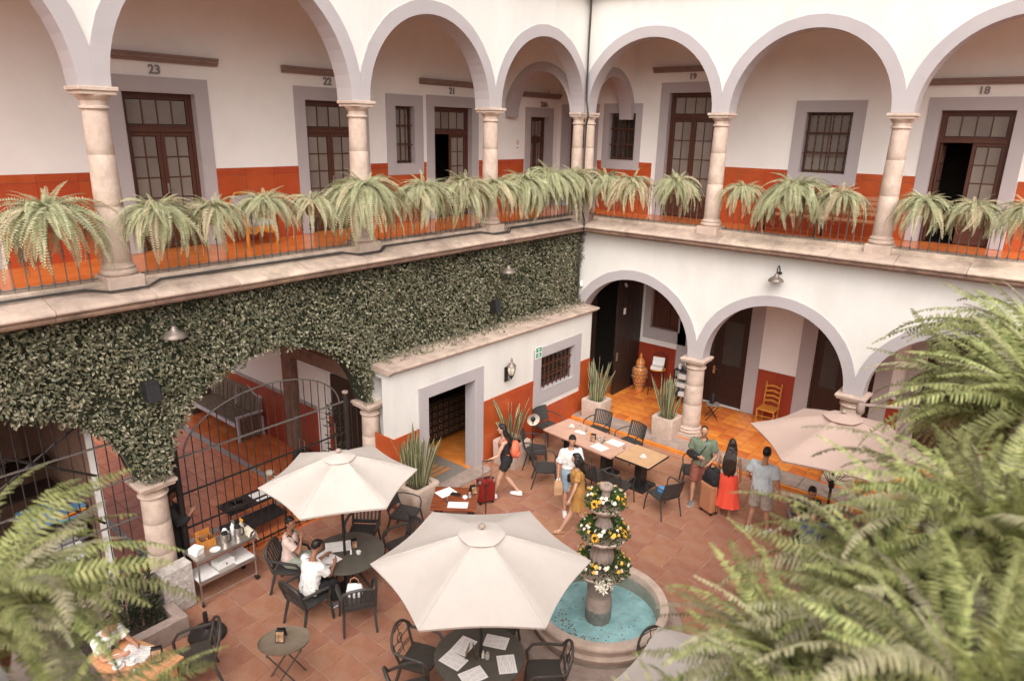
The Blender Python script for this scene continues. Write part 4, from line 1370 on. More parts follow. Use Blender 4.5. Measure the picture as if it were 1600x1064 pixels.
# ================================================================ FURNITURE
def arc_pts(f, n): return [Vector(f(i / (n - 1))) for i in range(n)]
def armchair(style, mat='chair_resin'):
    t = thing('armchair', 'x', 'chair')
    sz, w, dp = .44, .50, .47
    seat = MB()
    seat.loft([[Vector((x * q, y * q + .0, z)) for x, y in ((-.25, -.23), (-.12, -.235), (.12, -.235), (.25, -.23), (.255, .0), (.24, .2), (.1, .235), (-.1, .235), (-.24, .2), (-.255, 0))] for z, q in ((sz - .045, .95), (sz - .02, 1.0), (sz, .99), (sz + .004, .93))])
    seat.build('seat', mat, t, smooth=True)
    thin = style in ('slit', 'solid')
    lr = .018 if thin else .026
    # legs
    for sx in (-1, 1):
        m = MB()
        fx = .25 if style != 'ring' else .24
        m.tube([(sx * (fx - .01), .2, sz - .02), (sx * (fx + .015), .23, .22), (sx * (fx + .025), .25, 0)], [lr * 1.15, lr, lr * .85], 6, flat=.8)
        m.build('leg', mat, t, smooth=True)
        m = MB()
        m.tube([(sx * .225, -.2, sz - .02), (sx * .24, -.25, .22), (sx * .25, -.31, 0)], [lr * 1.15, lr, lr * .85], 6, flat=.8)
        m.build('leg', mat, t, smooth=True)
    yb = lambda z: -.225 - (z - sz) * .26
    if style == 'slat':
        # rounded back: two stiles, an arched crest, vertical slats
        top = lambda x: .86 - (abs(x) / .25) ** 2.6 * .12
        hoop = [Vector((-.245, yb(sz), sz - .02))] + [Vector((-.25 * math.cos(PI * k / 12), yb(.8) - .035 * math.sin(PI * k / 12), .70 + .15 * math.sin(PI * k / 12) ** .6)) for k in range(13)] + [Vector((.245, yb(sz), sz - .02))]
        MB().tube(hoop, .024, 6).build('back_frame', mat, t, smooth=True)
        MB().beam((-.23, yb(.5), .5), (.23, yb(.5), .5), .03, .07).build('lower_rail', mat, t, bevel=.006)
        for k in range(6):
            x = -.17 + k * .068
            m = MB()
            m.beam((x, yb(.52), .52), (x * 1.05, yb(.82) - .02, top(x) - .03), .036, .014, up=(0, 1, 0))
            m.build('slat', mat, t)
        for sx in (-1, 1):
            m = MB()
            m.tube([(sx * .25, yb(.66), .66), (sx * .285, -.12, .665), (sx * .30, .06, .655), (sx * .29, .18, .63), (sx * .265, .225, .56), (sx * .25, .21, sz)], [.024, .028, .03, .028, .024, .024], 6, flat=.75)
            m.build('arm', mat, t, smooth=True)
    elif style in ('slit', 'solid'):
        z0, z1 = .50, .83
        m = MB()
        for sx in (-1, 1):
            m.tube([(sx * .225, yb(sz) + .02, sz - .02), (sx * .235, yb(.6), .6), (sx * .235, yb(z1), z1)], .015, 6)
        ring = lambda z: [Vector((x, yb(z) - .05 * (1 - (x / .23) ** 2), z)) for x in np.linspace(-.235, .235, 9)]
        m.tube(ring(z1), .017, 6)
        m.tube(ring(z0), .015, 6)
        m.build('back_frame', mat, t, smooth=True)
        if style == 'slit':
            for k in range(10):
                x = -.205 + k * .0455
                yo = -.05 * (1 - (x / .23) ** 2)
                MB().beam((x, yb(z0) + yo, z0), (x, yb(z1) + yo, z1), .026, .012, up=(0, 1, 0)).build('slat', mat, t)
        else:
            m = MB()
            r0 = [p + Vector((0, .008, 0)) for p in ring(z0)] + [p - Vector((0, .008, 0)) for p in reversed(ring(z0))]
            r1 = [p + Vector((0, .008, 0)) for p in ring(z1)] + [p - Vector((0, .008, 0)) for p in reversed(ring(z1))]
            m.loft([r0, r1])
            m.build('back_panel', mat, t, smooth=True)
        for sx in (-1, 1):
            m = MB()
            m.tube([(sx * .235, yb(.68), .68), (sx * .275, -.16, .69), (sx * .29, .04, .68), (sx * .288, .17, .655), (sx * .27, .215, .58), (sx * .25, .2, sz)], .014, 6)
            m.build('arm', mat, t, smooth=True)
    else:
        # ring style: one continuous hoop of back and arms, with rods and a ring in the back
        hoop = []
        for k in range(17):
            a = PI * k / 16
            hoop.append(Vector((-.275 * math.cos(a), -.27 - .10 * math.sin(a), .66 + .24 * math.sin(a) ** 1.3)))
        path = [Vector((-.25, .22, sz)), Vector((-.275, .225, .56)), Vector((-.30, .15, .645)), Vector((-.305, .0, .66)), Vector((-.295, -.16, .655))] + hoop + [Vector((.295, -.16, .655)), Vector((.305, .0, .66)), Vector((.30, .15, .645)), Vector((.275, .225, .56)), Vector((.25, .22, sz))]
        MB().tube(path, .023, 7, flat=.8).build('hoop_back', mat, t, smooth=True)
        for sx in (-1, 1):
            MB().tube([(sx * .2, -.225, sz - .02), (sx * .225, -.29, .62), (sx * .235, -.315, .74)], .02, 6).build('back_post', mat, t, smooth=True)
        cz, cy = .68, -.325
        MB().tube([(.062 * math.cos(a), cy - .01 * math.sin(a), cz + .07 * math.sin(a)) for a in [2 * PI * k / 14 for k in range(14)]], .008, 5, closed=True).build('ring', mat, t, smooth=True)
        MB().tube([(-.21, cy + .02, cz), (.21, cy + .02, cz)], .007, 5).build('rod', mat, t)
        MB().tube([(0, cy + .07, .47), (0, cy - .035, .88)], .007, 5).build('rod', mat, t)
        for z, bow in ((.50, .03), (.535, .03), (.80, .035), (.835, .03)):
            hw = .2 if z < .6 else .2 - (z - .8) * 1.2
            MB().tube([(x * hw, cy + .05 - (z - .5) * .28, z + bow * (1 - x * x)) for x in np.linspace(-1, 1, 7)], .008, 5).build('curved_rod', mat, t)
    return t
CH = {}
def place_chair(style, x, y, face, label, group, mat=None):
    mat = mat or {'slat': 'chair_resin', 'slit': 'chair_resin', 'solid': 'chair_resin', 'ring': 'chair_brown'}[style]
    rz = math.atan2(-face[0], face[1])
    if (style, mat) not in CH:
        c = CH[style, mat] = armchair(style, mat)
        c.location = (x, y, 0)
        c.rotation_euler = (0, 0, rz)
        tag(c, label, 'chair', group)
        return c
    return dup(CH[style, mat], (x, y, 0), rz, label, group)
g1 = 'dark resin chairs around the long table'
place_chair('slit', 2.2, -2.02, (.05, -1), 'slotted dark chair at the long table, nearest the planter under the window', g1)
place_chair('slit', 3.15, -2.08, (-.2, -1), 'slotted dark chair at the long table, nearest the corridor planter', g1)
place_chair('solid', 1.15, -2.62, (1, -.1), 'solid-backed dark chair at the wall end of the long table', g1)
place_chair('solid', 1.72, -3.85, (.75, .55), 'solid-backed dark chair by the near left corner of the long table', g1)
place_chair('slit', 2.42, -4.42, (.8, .6), 'slotted dark chair seen from behind, right of the woman with the backpack', g1)
place_chair('slit', 3.42, -3.98, (.1, 1), 'dark chair tucked in behind the woman in the white blouse', g1)
place_chair('slit', 4.02, -4.02, (.0, 1), 'slotted dark chair seen from behind, just above the fountain', g1)
place_chair('solid', 4.92, -3.72, (-1, .45), 'dark armchair with a blue cap on its seat', g1)
place_chair('solid', 4.92, -2.35, (-.9, -.5), 'dark armchair beside the man with the arm sling', g1)
g2 = 'slatted chairs around the round table by the gate'
T1C = Vector((2.1, -9.5, 0))
def toward(x, y, c): return (c[0] - x, c[1] - y)
place_chair('slat', 1.32, -10.08, toward(1.3, -10.1, T1C), 'slatted round-backed chair under the woman in overalls', g2)
place_chair('slat', 2.22, -10.38, (-.05, 1), 'slatted chair under the person in the white T-shirt', g2)
place_chair('slat', 2.86, -9.92, toward(2.9, -10, T1C), 'slatted chair with a white handbag on its seat', g2)
place_chair('slat', 1.42, -8.66, toward(1.4, -8.6, T1C), 'slatted chair in the shade of the smaller cream parasol, by the gate', g2)
place_chair('slat', 2.3, -8.5, toward(2.3, -8.5, T1C), 'slatted chair half hidden behind the large cream parasol', g2)
place_chair('solid', 1.52, -7.72, (.85, .35), 'dark armchair between the big planter and the smaller cream parasol', g2)
g3 = 'ring-backed chairs around the paper-laid round table'
T2C = Vector((5.33, -9.8, 0))
for x, y, lb in ((4.52, -10.12, 'left of the paper-laid table'), (6.0, -9.22, 'right of the paper-laid table, by the fountain'), (4.98, -8.98, 'hidden behind the large cream parasol'), (4.92, -10.62, 'at the bottom edge left of the paper-laid table'), (6.0, -10.42, 'at the bottom edge right of the paper-laid table')):
    place_chair('ring', x, y, toward(x, y, T2C), 'dark metal chair with ring motif, ' + lb, g3)
place_chair('ring', 2.12, -12.16, (-.35, -1), 'dark metal ring-backed chair at the light wooden table', g3)

# ---- rectangular tables on pedestals
def rect_table(name, label, x, y, rz, lx, ly, mat, edge, h=.74, planks=0, base='pedestal'):
    t = thing(name, label, 'table', (x, y, 0), rz)
    if planks:
        for i in range(planks):
            a = -ly / 2 + ly * i / planks
            MB().span((-lx / 2, a + .003, h - .03), (lx / 2, a + ly / planks - .003, h)).build('plank', mat, t, bevel=.004)
    else:
        MB().box((0, 0, h - .012), (lx - .012, ly - .012, .024)).build('table_top', mat, t, bevel=.004)
        m = MB()
        for sx in (-1, 1):
            m.span((sx * lx / 2 - .008, -ly / 2, h - .036), (sx * lx / 2 + .008, ly / 2, h - .004))
            m.span((-lx / 2, sx * ly / 2 - .008, h - .036), (lx / 2, sx * ly / 2 + .008, h - .004))
        m.build('edge_band', edge, t)
    if base == 'pedestal':
        for px in ((-lx * .28, lx * .28) if lx > 1.2 else (0,)):
            m = MB()
            m.box((px, 0, .36), (.16, .28, .68))
            m.build('pedestal', 'black_plastic', t, bevel=.01)
            MB().box((px, 0, .03), (.5 if lx < 1.2 else .4, .55, .06)).build('foot', 'black_plastic', t, bevel=.015)
    else:
        for sx in (-1, 1):
            for sy in (-1, 1):
                MB().box((sx * (lx / 2 - .12), sy * (ly / 2 - .1), (h - .03) / 2), (.075, .075, h - .03)).build('leg', base, t, bevel=.006)
    return t
rect_table('dining_table', 'long terracotta-topped table laid with cups and papers', 2.62, -3.05, R(-6), 2.0, .93, 'table_terra', 'table_terra')
rect_table('dining_table', 'square orange-topped table with dark rim joined to the long table', 4.04, -3.08, R(-3), .84, .84, 'table_orange', 'black_plastic')
rect_table('dining_table', 'small glossy red-brown wooden table with two white papers', 2.23, -7.08, R(38), .86, .86, 'table_red_wood', 'table_red_wood', planks=5, base='dark_wood')
rect_table('dining_table', 'light wooden plank table at the lower left corner', 1.98, -13.02, R(18), 1.15, .95, 'wood_light', 'wood_light', planks=8, base='wood_light')

def round_table(label, c, r):
    t = thing('round_table', label, 'table', (c[0], c[1], 0))
    MB().lathe([(0, .70), (r - .03, .70), (r, .705), (r + .004, .717), (r, .73), (r - .01, .733), (0, .733)], 48, caps=False).build('table_top', 'table_dark', t, smooth=True)
    for k in range(4):
        a = PI / 4 + k * PI / 2
        m = MB()
        m.tube([(.1 * math.cos(a), .1 * math.sin(a), .69), (.13 * math.cos(a), .13 * math.sin(a), .4), (.34 * math.cos(a), .34 * math.sin(a), .02)], [.03, .026, .022], 6)
        m.build('leg', 'chair_resin', t, smooth=True)
    return t
round_table('dark round table before the seated pair by the gate', T1C, .60)
round_table('dark round table laid with five paper place mats', T2C, .61)

# ---- parasols
def parasol(name, label, c, rv, zr, za, a0, mat, base=True, n=6, pole='iron'):
    t = thing(name, label, 'parasol', (c[0], c[1], 0))
    m = MB()
    rows = 9
    rings = []
    for i in range(rows + 1):
        u = i / rows
        ring = []
        for k in range(n):
            for j in range(8):
                v = j / 8
                A0, A1 = a0 + 2 * PI * k / n, a0 + 2 * PI * (k + 1) / n
                p0, p1 = Vector((math.cos(A0), math.sin(A0), 0)), Vector((math.cos(A1), math.sin(A1), 0))
                p = p0.lerp(p1, v)
                sc = 1 - .055 * math.sin(PI * v) * u ** 3
                rr = rv * u * sc
                sag = .05 * math.sin(PI * v) * math.sin(PI * u * .9)
                z = za + (zr - za) * (u ** 1.12) - sag * .8
                q = p * rr
                ring.append(Vector((q.x, q.y, z)))
        rings.append(ring)
    nn = len(rings[0])
    low = [[p - Vector((0, 0, .006)) for p in r] for r in rings]
    m.loft(rings, caps=False)
    can = m.build('canopy', mat, t, smooth=True, fix=False)
    h = MB()
    h.loft([rings[-1], [p - Vector((0, 0, .035)) * (1 if True else 0) + Vector((-p.x, -p.y, 0)) * .012 for p in rings[-1]]], caps=False)
    h.build('hem', mat, can, fix=False)
    # vent cap
    v = MB()
    vr = []
    for u, z in ((.02, .022), (.5, -.012), (1.0, -.058)):
        vr.append([Vector((math.cos(a0 + 2 * PI * (k + j / 4) / n), math.sin(a0 + 2 * PI * (k + j / 4) / n), 0)) * .30 * u * (rv / 1.4) * (1 - .08 * math.sin(PI * j / 4)) + Vector((0, 0, za + z)) for k in range(n) for j in range(4)])
    v.loft(vr, caps=False)
    v.build('vent_cap', mat, can, smooth=True, fix=False)
    MB().lathe([(.0, za + .085), (.03, za + .08), (.045, za + .06), (.045, za + .04), (.02, za + .025), (.02, za - .1)], 12, caps=False).build('finial', 'cantera_dark', t, smooth=True)
    MB().tube([(0, 0, .02), (0, 0, za + .05)], .024, 10).build('pole', pole, t, smooth=True)
    MB().lathe([(.04, 1.5), (.05, 1.52), (.05, 1.6), (.04, 1.62)], 10).build('runner', pole, t)
    for k in range(n):
        a = a0 + 2 * PI * k / n
        d = Vector((math.cos(a), math.sin(a), 0))
        MB().tube([d * rv * u + Vector((0, 0, za + (zr - za) * (u ** 1.12) + .001)) for u in (.2, .4, .6, .8, .995)], .0055, 4).build('seam', mat, can)
        rb = MB().tube([Vector((0, 0, za - .05))] + [d * rv * u + Vector((0, 0, za + (zr - za) * (u ** 1.12) - .02)) for u in (.3, .6, .99)], .009, 5).build('rib', pole, t)
        MB().tube([Vector((0, 0, 1.57)) + d * .04, d * rv * .5 + Vector((0, 0, za + (zr - za) * (.5 ** 1.12) - .03))], .007, 5).build('strut', pole, rb)
    if base:
        MB().lathe([(.0, .0), (.26, .0), (.27, .03), (.25, .06), (.06, .085), (.04, .22), (.035, .36), (.028, .36)], 20).build('base', 'iron', t, smooth=True)
    return t
parasol('parasol', 'large cream parasol beside the fountain', (5.36, -9.80), 1.42, 2.2, 2.68, R(42.5), 'parasol_cloth')
parasol('parasol', 'smaller cream parasol over the seated pair by the gate', (2.12, -9.58), 1.24, 2.14, 2.58, R(56), 'parasol_cloth')
parasol('parasol', 'dusty pink parasol behind the man in the pale polo', (7.92, -3.3), 1.5, 2.4, 2.92, R(10), 'parasol_pink')
parasol('parasol', 'cream parasol cut by the lower edge, right of the fountain', (8.86, -10.1), 1.4, 2.2, 2.68, R(149), 'parasol_cloth')
# spare parasol foot by the light wooden table
t = thing('parasol_stand', 'empty dark parasol stand on the pavers beside the stone bed', 'parasol stand', (1.35, -11.62, 0))
MB().lathe([(0, 0), (.27, 0), (.28, .03), (.26, .07), (.07, .10), (.035, .13), (.035, .42), (.028, .42)], 20).build('foot', 'iron', t, smooth=True)
MB().tube([(.03, 0, .36), (.09, 0, .36)], .012, 6).build('clamp_screw', 'iron', t)

# ---- fountain
F = thing('fountain', 'tiered stone fountain with a round blue basin', 'fountain', (5.74, -7.44, 0))
MB().lathe([(1.36, -.02), (1.36, .05), (1.34, .07), (1.06, .07)], 56, caps=False).build('step_ring', 'cantera_dark', F, smooth=True)
MB().lathe([(1.0, .0), (1.0, .1), (1.05, .13), (1.07, .2), (1.02, .24), (1.02, .30), (1.06, .33), (1.1, .37), (1.1, .43), (1.08, .455), (1.0, .46), (.955, .45), (.94, .42), (.93, .1), (.93, .06)], 64, caps=False).build('basin_wall', 'cantera', F, smooth=True)
MB().lathe([(0, .1), (.94, .1), (.945, .36)], 48, caps=False).build('basin_floor', 'pool_blue', F, smooth=True)
w = MB()
rg = random.Random(4)
ws = [[Vector((r * math.cos(2 * PI * j / 40), r * math.sin(2 * PI * j / 40), .33 + .004 * math.sin(9 * r + 3 * j))) for j in range(40)] for r in np.linspace(.94, .02, 14)]
w.loft(ws, caps=False)
w.build('water', 'water', F, smooth=True, fix=False)
fz = lambda z: z if z < .5 else .5 + (z - .5) * 1.2
fzp = lambda P: [(r, fz(z)) for r, z in P]
MB().lathe(fzp([(.2, .1), (.2, .5), (.18, .52), (.17, .55), (.19, .6), (.19, .78), (.22, .82)]), 20, lobes=10, lobe_amt=.03).build('pedestal', 'cantera_dark', F, smooth=True)
def bowl(z, r, nm):
    z = fz(z)
    return MB().lathe(([(.1, z - .14), (r * .55, z - .10), (r * .9, z - .03), (r * 1.02, z), (r * 1.04, z + .03), (r * .98, z + .045), (r * .9, z + .02), (0.05, z - .02)]), 40, lobes=12, lobe_amt=.028, caps=False).build(nm, 'cantera', F, smooth=True)
bowl(.92, .40, 'bowl')
MB().lathe(fzp([(.09, .9), (.1, .95), (.17, 1.05), (.185, 1.13), (.16, 1.22), (.1, 1.28), (.08, 1.32)]), 28, lobes=14, lobe_amt=.05).build('baluster_stem', 'cantera_dark', F, smooth=True)
bowl(1.42, .34, 'bowl')
MB().lathe(fzp([(.08, 1.4), (.15, 1.47), (.13, 1.58), (.09, 1.66), (.07, 1.72)]), 28, lobes=14, lobe_amt=.05).build('baluster_stem', 'cantera_dark', F, smooth=True)
bowl(1.84, .26, 'bowl')
MB().lathe(fzp([(.07, 1.82), (.09, 1.88), (.065, 1.95), (.065, 2.08), (.1, 2.1), (.105, 2.13), (.09, 2.15), (.04, 2.15), (.035, 2.1)]), 20, caps=False).build('spout', 'cantera_dark', F, smooth=True)
cn = MB()
rg = random.Random(14)
for k in range(150):
    a, r = rg.uniform(0, 2 * PI), .9 * math.sqrt(rg.random())
    if k < 100: a = rg.gauss(-1.9, .5); r = rg.uniform(.45, .9)
    if r < .24: continue
    cn.lathe([(.013, .103 + .0005 * k / 10), (.013, .107 + .0005 * k / 10), (0, .107 + .0005 * k / 10)], 6, c=(r * math.cos(a), r * math.sin(a), 0))
tag(cn.build('coins', 'terracotta_pot', F), kind='stuff')
# flowers
def rose_mesh(mat):
    m = MB()
    for k in range(11):
        a, el = k * 2.4, .25 + .11 * k
        d = Vector((math.cos(a) * math.cos(el), math.sin(a) * math.cos(el), math.sin(el)))
        s = Vector((-math.sin(a), math.cos(a), 0))
        u = s.cross(d)
        rr = .026
        c = d * .014 * (1 + .2 * (k < 5))
        m.add([c, c + s * rr * .6 - u * rr * .5 + d * .008, c + d * .02 + u * rr * .3, c - s * rr * .6 - u * rr * .5 + d * .008], [(0, 1, 2, 3)])
    m.sph((0, 0, .012), (.02, .02, .018), 8, 5)
    return m.mesh('rose', mat, smooth=True)
def sunflower_mesh():
    m = MB()
    for ring_, n, r, z in ((0, 14, .075, .0), (1, 12, .06, .008)):
        for k in range(n):
            a = 2 * PI * (k + .5 * ring_) / n
            d, s = Vector((math.cos(a), math.sin(a), 0)), Vector((-math.sin(a), math.cos(a), 0))
            m.add([d * .022 + Vector((0, 0, z)), d * r * .65 + s * .013 + Vector((0, 0, z + .008)), d * r + Vector((0, 0, z - .002)), d * r * .65 - s * .013 + Vector((0, 0, z + .008))], [(0, 1, 2, 3)])
    return m.mesh('sunflower', 'petal_sun')
ROSES = {k: rose_mesh(k) for k in ('petal_white', 'petal_yellow')}
SUNF = sunflower_mesh()
EYE = MB().lathe([(.027, .0), (.027, .012), (.015, .017), (0, .018)], 10).mesh('flower_eye', 'flower_eye')
def arrangement(z, r, nf, label, seed, suns):
    rg = random.Random(seed)
    t = thing('flower_arrangement', label, 'flowers', (5.74, -7.44, z), group='flower rings on the fountain bowls')
    m = MB()
    for k in range(nf * 20):
        a, q = rg.uniform(0, 2 * PI), rg.random()
        rr = r * (.38 + .66 * q)
        zz = .04 + .19 * math.sin(PI * min(1, q * .9 + .15)) * rg.uniform(.3, 1)
        p = Vector((rr * math.cos(a), rr * math.sin(a), zz))
        o = Vector((math.cos(a) * rg.uniform(0, 1), math.sin(a) * rg.uniform(0, 1), rg.uniform(.1, .9))).normalized()
        sv = o.cross(Vector((rg.gauss(0, 1), rg.gauss(0, 1), rg.gauss(0, 1)))).normalized()
        L, w = rg.uniform(.05, .09), rg.uniform(.012, .022)
        m.add([p, p + o * L * .5 + sv * w, p + o * L, p + o * L * .5 - sv * w], [(0, 1, 2, 3)])
    tag(m.build('foliage', 'leaf_green', t, fix=False), kind='stuff')
    for k in range(nf):
        a = k * 2.4 + rg.uniform(-.2, .2)
        q = (k % 3) / 2 * .8 + .1
        rr = r * (.55 + .5 * q)
        zz = .08 + .15 * math.sin(PI * (.85 - .6 * q)) + rg.uniform(-.01, .015)
        tl = .35 + .75 * q
        inst(ROSES['petal_white' if rg.random() < .55 else 'petal_yellow'], 'rose', t, (rr * math.cos(a), rr * math.sin(a), zz), (0, tl, a), rg.uniform(.8, 1.2))
    for a in suns:
        a = R(a)
        s = inst(SUNF, 'sunflower', t, (r * .95 * math.cos(a), r * .95 * math.sin(a), .13), (0, 1.0, a), 1.0)
        inst(EYE, 'flower_eye', s, (0, 0, .004))
arrangement(fz(.93), .42, 60, 'ring of white and yellow flowers on the lowest fountain bowl', 1, (140, 215))
arrangement(fz(1.43), .36, 52, 'ring of roses and sunflowers on the middle fountain bowl', 2, (-80, 10, 170))
arrangement(fz(1.85), .28, 40, 'ring of roses and sunflowers on the top fountain bowl', 3, (-95, 20))
t = thing('white_lilies', 'cluster of white lilies on the rim of the lowest fountain bowl', 'lilies', (5.74 + .40 * .62, -7.44 - .40 * .78, 1.05))
LIL = MB()
for k in range(6):
    a = 2 * PI * k / 6
    d, s = Vector((math.cos(a), math.sin(a), 0)), Vector((-math.sin(a), math.cos(a), 0))
    LIL.add([Vector((0, 0, -.03)), d * .05 + s * .018 + Vector((0, 0, .015)), d * .095 + Vector((0, 0, .005)), d * .05 - s * .018 + Vector((0, 0, .015))], [(0, 1, 2, 3)])
LIL = LIL.mesh('lily', 'petal_white')
for k in range(6):
    a = R(-52 + (k - 2.5) * 22)
    inst(LIL, 'lily', t, (.05 * math.cos(a), .10 * (k - 2.5) * .5, .03 * math.sin(k * 2.2) - .04 * (k % 3)), (0, 1.0, a + R(10 * (k % 2))), .9)
# ================================================================ SMALL THINGS
def local(x, y, z, rz):
    """points of a turned table top in world space"""
    c, s = math.cos(rz), math.sin(rz)
    return lambda a, b, h=0.0: Vector((x + a * c - b * s, y + a * s + b * c, z + h))
# -- papers (place mats / menus)
def paper(pos, rz, label, lx=.30, ly=.215, ink=True, group='white papers on the tables'):
    t = thing('paper_mat', label, 'paper', pos, rz, group)
    m = MB()
    rows = []
    for i in range(5):
        x = lerp(-lx / 2, lx / 2, i / 4)
        rows.append([Vector((x, y, .002 + .004 * abs(math.sin(i * 1.3 + y * 6)) * (abs(x) / lx))) for y in (-ly / 2, 0, ly / 2)])
    for i in range(4):
        for j in range(2):
            m.add([rows[i][j], rows[i + 1][j], rows[i + 1][j + 1], rows[i][j + 1]], [(0, 1, 2, 3)])
    m.build('sheet', 'paper', t, fix=False)
    if ink:
        m = MB()
        for c in range(3):
            x0 = -lx / 2 + .02 + c * (lx - .03) / 3
            for k in range(9):
                if (k + c) % 4 == 3: continue
                y0 = ly / 2 - .025 - k * (ly - .04) / 9
                m.add([Vector((x0, y0, .008)), Vector((x0 + (lx - .07) / 3, y0, .008)), Vector((x0 + (lx - .07) / 3, y0 - .005, .008)), Vector((x0, y0 - .005, .008))], [(0, 1, 2, 3)])
        m.build('printed_lines', 'paper_ink', t, fix=False)
    return t
def cup(pos, label, group='cups and saucers'):
    t = thing('coffee_cup', label, 'cup', pos, group=group)
    MB().lathe([(0, .004), (.04, .004), (.07, .012), (.075, .016), (.07, .014), (.03, .008)], 18, caps=False).build('saucer', 'ceramic', t, smooth=True)
    MB().lathe([(.02, .01), (.033, .03), (.04, .06), (.037, .06), (.03, .03), (0, .022)], 16, caps=False).build('cup', 'ceramic', t, smooth=True)
    MB().tube([(.038, 0, .05), (.058, 0, .045), (.055, 0, .028), (.035, 0, .025)], .004, 5).build('cup_handle', 'ceramic', t)
def tumbler(pos, label, h=.10, r=.032, group='glass tumblers'):
    t = thing('glass_tumbler', label, 'glass', pos, group=group)
    MB().lathe([(0, .004), (r * .8, .0), (r, h), (r - .003, h), (r * .78, .008), (0, .008)], 14, caps=False).build('glass', 'glass_clear', t, smooth=True)
def shaker(pos, label, group='shakers on the tables'):
    t = thing('shaker', label, 'shaker', pos, group=group)
    MB().lathe([(0, 0), (.03, 0), (.033, .02), (.028, .07), (.022, .085), (0, .085)], 12).build('jar', 'glass_clear', t, smooth=True)
    MB().lathe([(.0, .003), (.026, .003), (.024, .06), (0, .06)], 10).build('contents', 'ceramic', t)
    MB().lathe([(.024, .085), (.024, .10), (.012, .112), (0, .114)], 12).build('lid', 'steel', t, smooth=True)
def plate(pos, label, r=.085):
    t = thing('small_plate', label, 'plate', pos, group='white plates')
    MB().lathe([(0, .004), (r * .6, .004), (r, .016), (r, .019), (r * .6, .008), (0, .007)], 20, caps=False).build('plate', 'ceramic', t, smooth=True)
def tent_card(pos, rz, label, w=.11, h=.17):
    t = thing('menu_card', label, 'menu card', pos, rz, group='folded menu cards')
    for sg in (-1, 1):
        rot = Matrix.Rotation(sg * R(17), 3, 'X')
        f = MB().box((0, sg * .05, h / 2), (w, .004, h), rot=rot).build('card_side', 'black_plastic', t)
        MB().box((0, sg * .05 + sg * .0035, h / 2 - .005), (w * .84, .003, h * .76), rot=rot).build('photo_print', 'screen_print', f)
P1 = local(2.62, -3.05, .742, R(-6))
cup(P1(-.62, .12), 'white cup and saucer near the wall end of the long table')
shaker(P1(-.45, .22), 'shaker near the wall end of the long table')
plate(P1(-.32, .0), 'small plate left of centre on the long table')
cup(P1(-.18, .0), 'white cup beside the plate on the long table')
tumbler(P1(-.22, .18), 'drinking glass at the far edge of the long table')
t = thing('juice_glass', 'small glass of orange juice on the long table', 'glass', P1(-.02, .1))
MB().lathe([(0, .0), (.026, .0), (.03, .06), (0, .06)], 12).build('juice', 'amber', t)
tent_card(P1(.2, -.08), R(20), 'dark folded menu card in the middle of the long table')
shaker(P1(.3, .02), 'shaker beside the menu card on the long table')
tumbler(P1(.42, -.02), 'drinking glass beside the papers on the long table')
tumbler(P1(.38, .1), 'drinking glass behind the papers on the long table')
paper(P1(.62, .2), R(-4), 'paper mat at the far right of the long table', .36, .27)
paper(P1(.52, -.24), R(-10), 'paper mat at the near right of the long table', .36, .27)
tumbler(P1(.93, .12), 'drinking glass where the two tables meet')
P2 = local(4.04, -3.08, .742, R(-3))
cup(P2(.06, -.05), 'white cup on the square orange table')
P3 = local(2.23, -7.08, .742, R(38))
paper(P3(-.2, .2), R(80), 'paper mat on the far side of the red-brown table', .36, .27, ink=False)
paper(P3(.08, -.25), R(38), 'paper mat on the near side of the red-brown table', .38, .22, ink=False)
t = thing('phone', 'dark tablet lying on a paper of the red-brown table', 'tablet', P3(.0, .12, .01), R(20))
MB().box((0, 0, .006), (.2, .11, .01)).build('body', 'black_plastic', t, bevel=.003)
MB().box((0, 0, .0122), (.185, .095, .002)).build('screen', 'dark_glass', t)
shaker(P3(.28, .05), 'white shaker on the red-brown table')
t = thing('napkin', 'crumpled white napkin on the red-brown table', 'napkin', P3(.19, -.0))
rg = random.Random(2)
m = MB(); m.sph((0, 0, .03), (.05, .045, .032), 10, 6); m.v = [tuple(Vector(p) + Vector((rg.gauss(0, .008), rg.gauss(0, .008), rg.gauss(0, .006)))) for p in m.v]; m.build('cloth', 'paper', t)
tumbler(P3(-.13, -.16), 'drinking glass at the near edge of the red-brown table', h=.12)
tent_card(P3(.33, .22), R(70), 'dark menu holder at the right corner of the red-brown table')
# round tables
for k, (x, y, a) in enumerate(((1.86, -9.52, 55), (2.0, -9.85, 5))):
    paper((x, y, .738), R(a), ('paper mat before the woman in overalls', 'paper mat before the person in the white T-shirt')[k], .42, .3)
t = thing('cutlery', 'knife and fork on the paper of the seated pair', 'cutlery', (2.2, -9.92, .748), R(35))
for k in (-1, 1): MB().box((0, k * .014, .003), (.18, .01, .004)).build('piece', 'steel', t)
tent_card((2.05, -9.33, .735), R(60), 'folded menu card by the parasol pole of the seated pair', .09, .14)
t = thing('shaker', 'small salt shaker by the parasol pole of the seated pair', 'shaker', (2.18, -9.5, .735)); MB().lathe([(0, 0), (.02, 0), (.013, .05), (.016, .055), (.01, .075), (0, .078)], 10).build('jar', 'ceramic', t, smooth=True)
t = thing('sugar_bowl', 'small white sachet bowl on the table of the seated pair', 'bowl', (2.28, -9.42, .735)); MB().lathe([(0, .0), (.03, 0), (.045, .045), (.041, .045), (.028, .008), (0, .006)], 12, caps=False).build('bowl', 'ceramic', t, smooth=True); MB().box((0, 0, .04), (.05, .02, .05)).build('sachets', 'paper', t)
